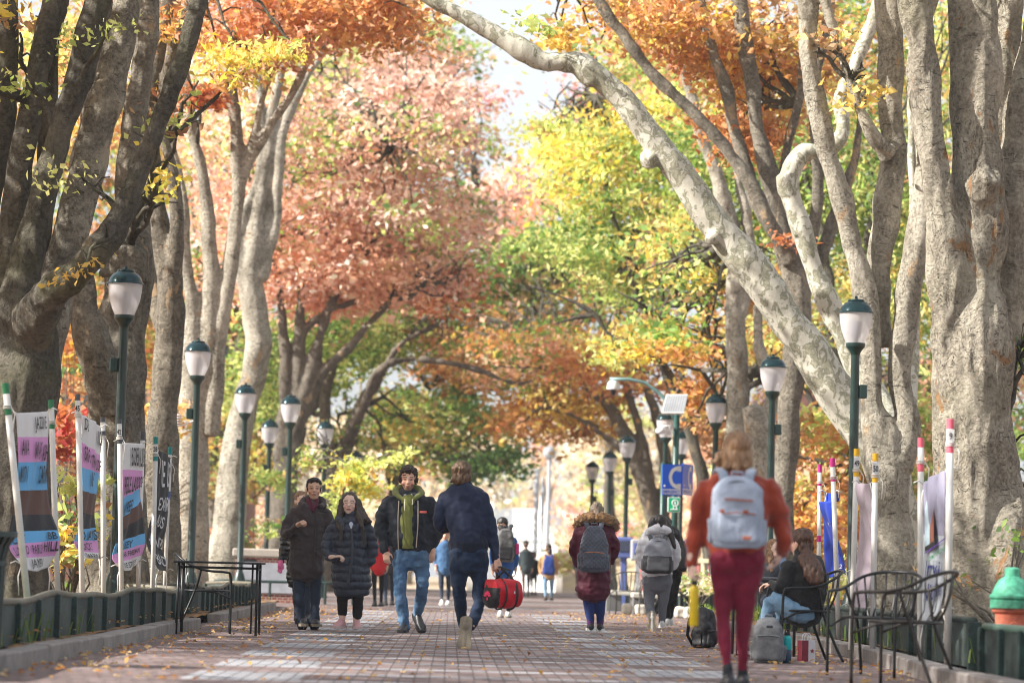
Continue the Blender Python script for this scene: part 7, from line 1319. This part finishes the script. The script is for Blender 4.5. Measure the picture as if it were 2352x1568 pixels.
for i, (x, Y) in enumerate(((1562, 50.2), (1583, 49.6), (1604, 49.0), (1625, 48.4), (1440, 53), (1470, 52.4))):
    c = G(x, Y); root = thing('edging_stone', ['pale edging stone nearest the white jacket woman\'s legs, below the flowering shrub', 'second pale edging stone right of the white jacket woman, below the flowering shrub', 'third pale edging stone right of the white jacket woman, left of the yellow bottle', 'pale edging stone hidden behind the yellow bottle', 'pale edging stone under the far bare armchair', 'pale edging stone between the two far armchairs'][i], 'stone', c); mb = MB(); mb.box((0, 0, .10), (.19, .3, .20), bev=.03); me = remesh(mb, .02, 1); displace(me, lambda v: .02*noise.noise(v*7+Vector((i, 0, 0)))); me.materials.append(simple('edging', (.58, .54, .46), .9, var=.2, scale=8)); me.name = 'block'; link(bpy.data.objects.new('block', me), root)
def box_on_post(label, x, y0, y1, wpx, Y, m1, m2, name='newspaper_box'):
    s = S(Y); c = D(x, y1, Y); c.z = 0; h = D(x, y0, Y).z; w = wpx/s; hb = (y1-y0)/s; root = thing(name, label, 'newspaper box', c); MB().box((0, 0, h-.25), (w, w*.8, .5), bev=.03).build('cabinet', m1, root, world=False); MB().box((0, -w*.41, h-.22), (w*.7, .02, .26), bev=.01).build('window', m2, root, world=False); MB().box((0, 0, (h-.5)/2), (w*.3, w*.3, h-.5)).build('pedestal', m1, root, world=False)
BLX = simple('box_blue', (.10, .14, .36), .5, var=.2); DGL = simple('dark_glass', (.05, .06, .10), .2)
box_on_post('blue newspaper box left of the lamp post near the far benches', 1431, 1233, 1330, 40, 68, BLX, DGL); box_on_post('blue topped grey newspaper box right of the lamp post near the far benches', 1464, 1238, 1335, 34, 67, simple('box_grey', (.34, .35, .38), .5), BLX)
box_on_post('blue newspaper box partly behind the black coat person\'s shoulder', 1585, 1238, 1330, 26, 66, BLX, DGL)
def sensor():
    Y = 43.9; root = thing('weather_sensor', 'white ribbed sensor shield on a short arm left of the second left lamp post', 'sensor', D(408, 978, Y)); c = D(408, 966, Y); m = simple('white_housing', (.7, .7, .7), .4)
    for i in range(5): MB().lathe([(.03, 0), (.062, -.004), (.064, .006), (.03, .02)], c+Vector((0, 0, -.08+.04*i)), n=16).build('ring', m, root, smooth=True)
    MB().tube([c+Vector((0, 0, -.08)), c+Vector((.1, 0, -.06)), D(444, 966, Y)], .012, 6).build('arm', m, root)
sensor()

# ------------------------------------------------------------ buildings behind the trees
def building(label, x0, x1, ytop, Y, wall, depth=14, cols=6, rows=3, win=None, trim=None):
    a, b = D(x0, 1300, Y).x, D(x1, 1300, Y).x; h = D((x0+x1)/2, ytop, Y).z; w = b-a; root = thing('building', label, 'building', ((a+b)/2, Y+depth/2, 0)); MB().box(((a+b)/2, Y+depth/2, h/2), (w, depth, h)).build('wall', wall, root)
    MB().box(((a+b)/2, Y+depth/2, h+.2), (w+.8, depth+.8, .4)).build('roof', trim or STONE, root); win = win or simple('window_glass', (.05, .06, .08), .1)
    for i in range(cols):
        for j in range(rows):
            cx = a+w*(i+.5)/cols; cz = 1.8+(h-2.4)*(j+.35)/rows; f = MB(); f.box((cx, Y-.03, cz), (w/cols*.46+.2, .10, (h-2)/rows*.55+.2)); fr = f.build('window', trim or STONE, root); g = MB(); g.box((cx, Y-.06, cz), (w/cols*.46, .10, (h-2)/rows*.55)); g.build('pane', win, fr)
    return root
building('pink red brick building behind the blue banner and the forked right trunk', 1860, 2260, 880, 88, simple('pink_brick', (.32, .16, .15), .9, var=.25, scale=3), trim=simple('pink_trim', (.45, .28, .26), .8))
building('pale far building left of centre behind the olive hoodie man', 815, 905, 1040, 175, simple('pale_wall', (.62, .58, .52), .9, var=.1, scale=1), cols=3, rows=3, trim=WHITEC)
building('brick building glimpsed behind the trunks on the left', 60, 520, 700, 100, simple('old_brick', (.26, .12, .08), .9, var=.3, scale=3), cols=9, rows=5)
def mast(label, x, Y, top, r=.09, globe=True):
    b = D(x, 1290, Y); t = D(x, top, Y); root = thing('light_mast', label, 'mast', (b.x, Y, 0)); m = simple('white_mast', (.30, .32, .35), .5, var=.03); MB().tube([(b.x, Y, 0), (b.x, Y, t.z)], r, 10).build('post', m, root, smooth=True)
    if globe: MB().ell((b.x, Y, t.z+.2), (.30, .30, .30)).build('globe', m, root, smooth=True)
mast('tall thin white mast with a round lamp right of the bridge path', 1256, 128, 1050); mast('white bridge tower column at the right edge of the bridge path', 1228, 150, 1075, .13, False); mast('second white bridge column just right of the tower column', 1243, 156, 1095, .10, False)

# ------------------------------------------------------------ the air
def haze():
    m = bpy.data.materials.new('haze_air'); m.use_nodes = True; n = m.node_tree; n.nodes.remove(n.nodes['Principled BSDF'])
    v = n.nodes.new('ShaderNodeVolumePrincipled'); v.inputs['Color'].default_value = (.93, .94, .97, 1); v.inputs['Density'].default_value = .0005; v.inputs['Anisotropy'].default_value = .35; n.links.new(v.outputs[0], n.nodes['Material Output'].inputs['Volume'])
    o = MB().box((0, 190, 16.4), (560, 500, 35)).build('haze', m); tag(o, 'thin pale haze filling the air along the tree lined walkway', 'haze', kind='stuff')
haze()
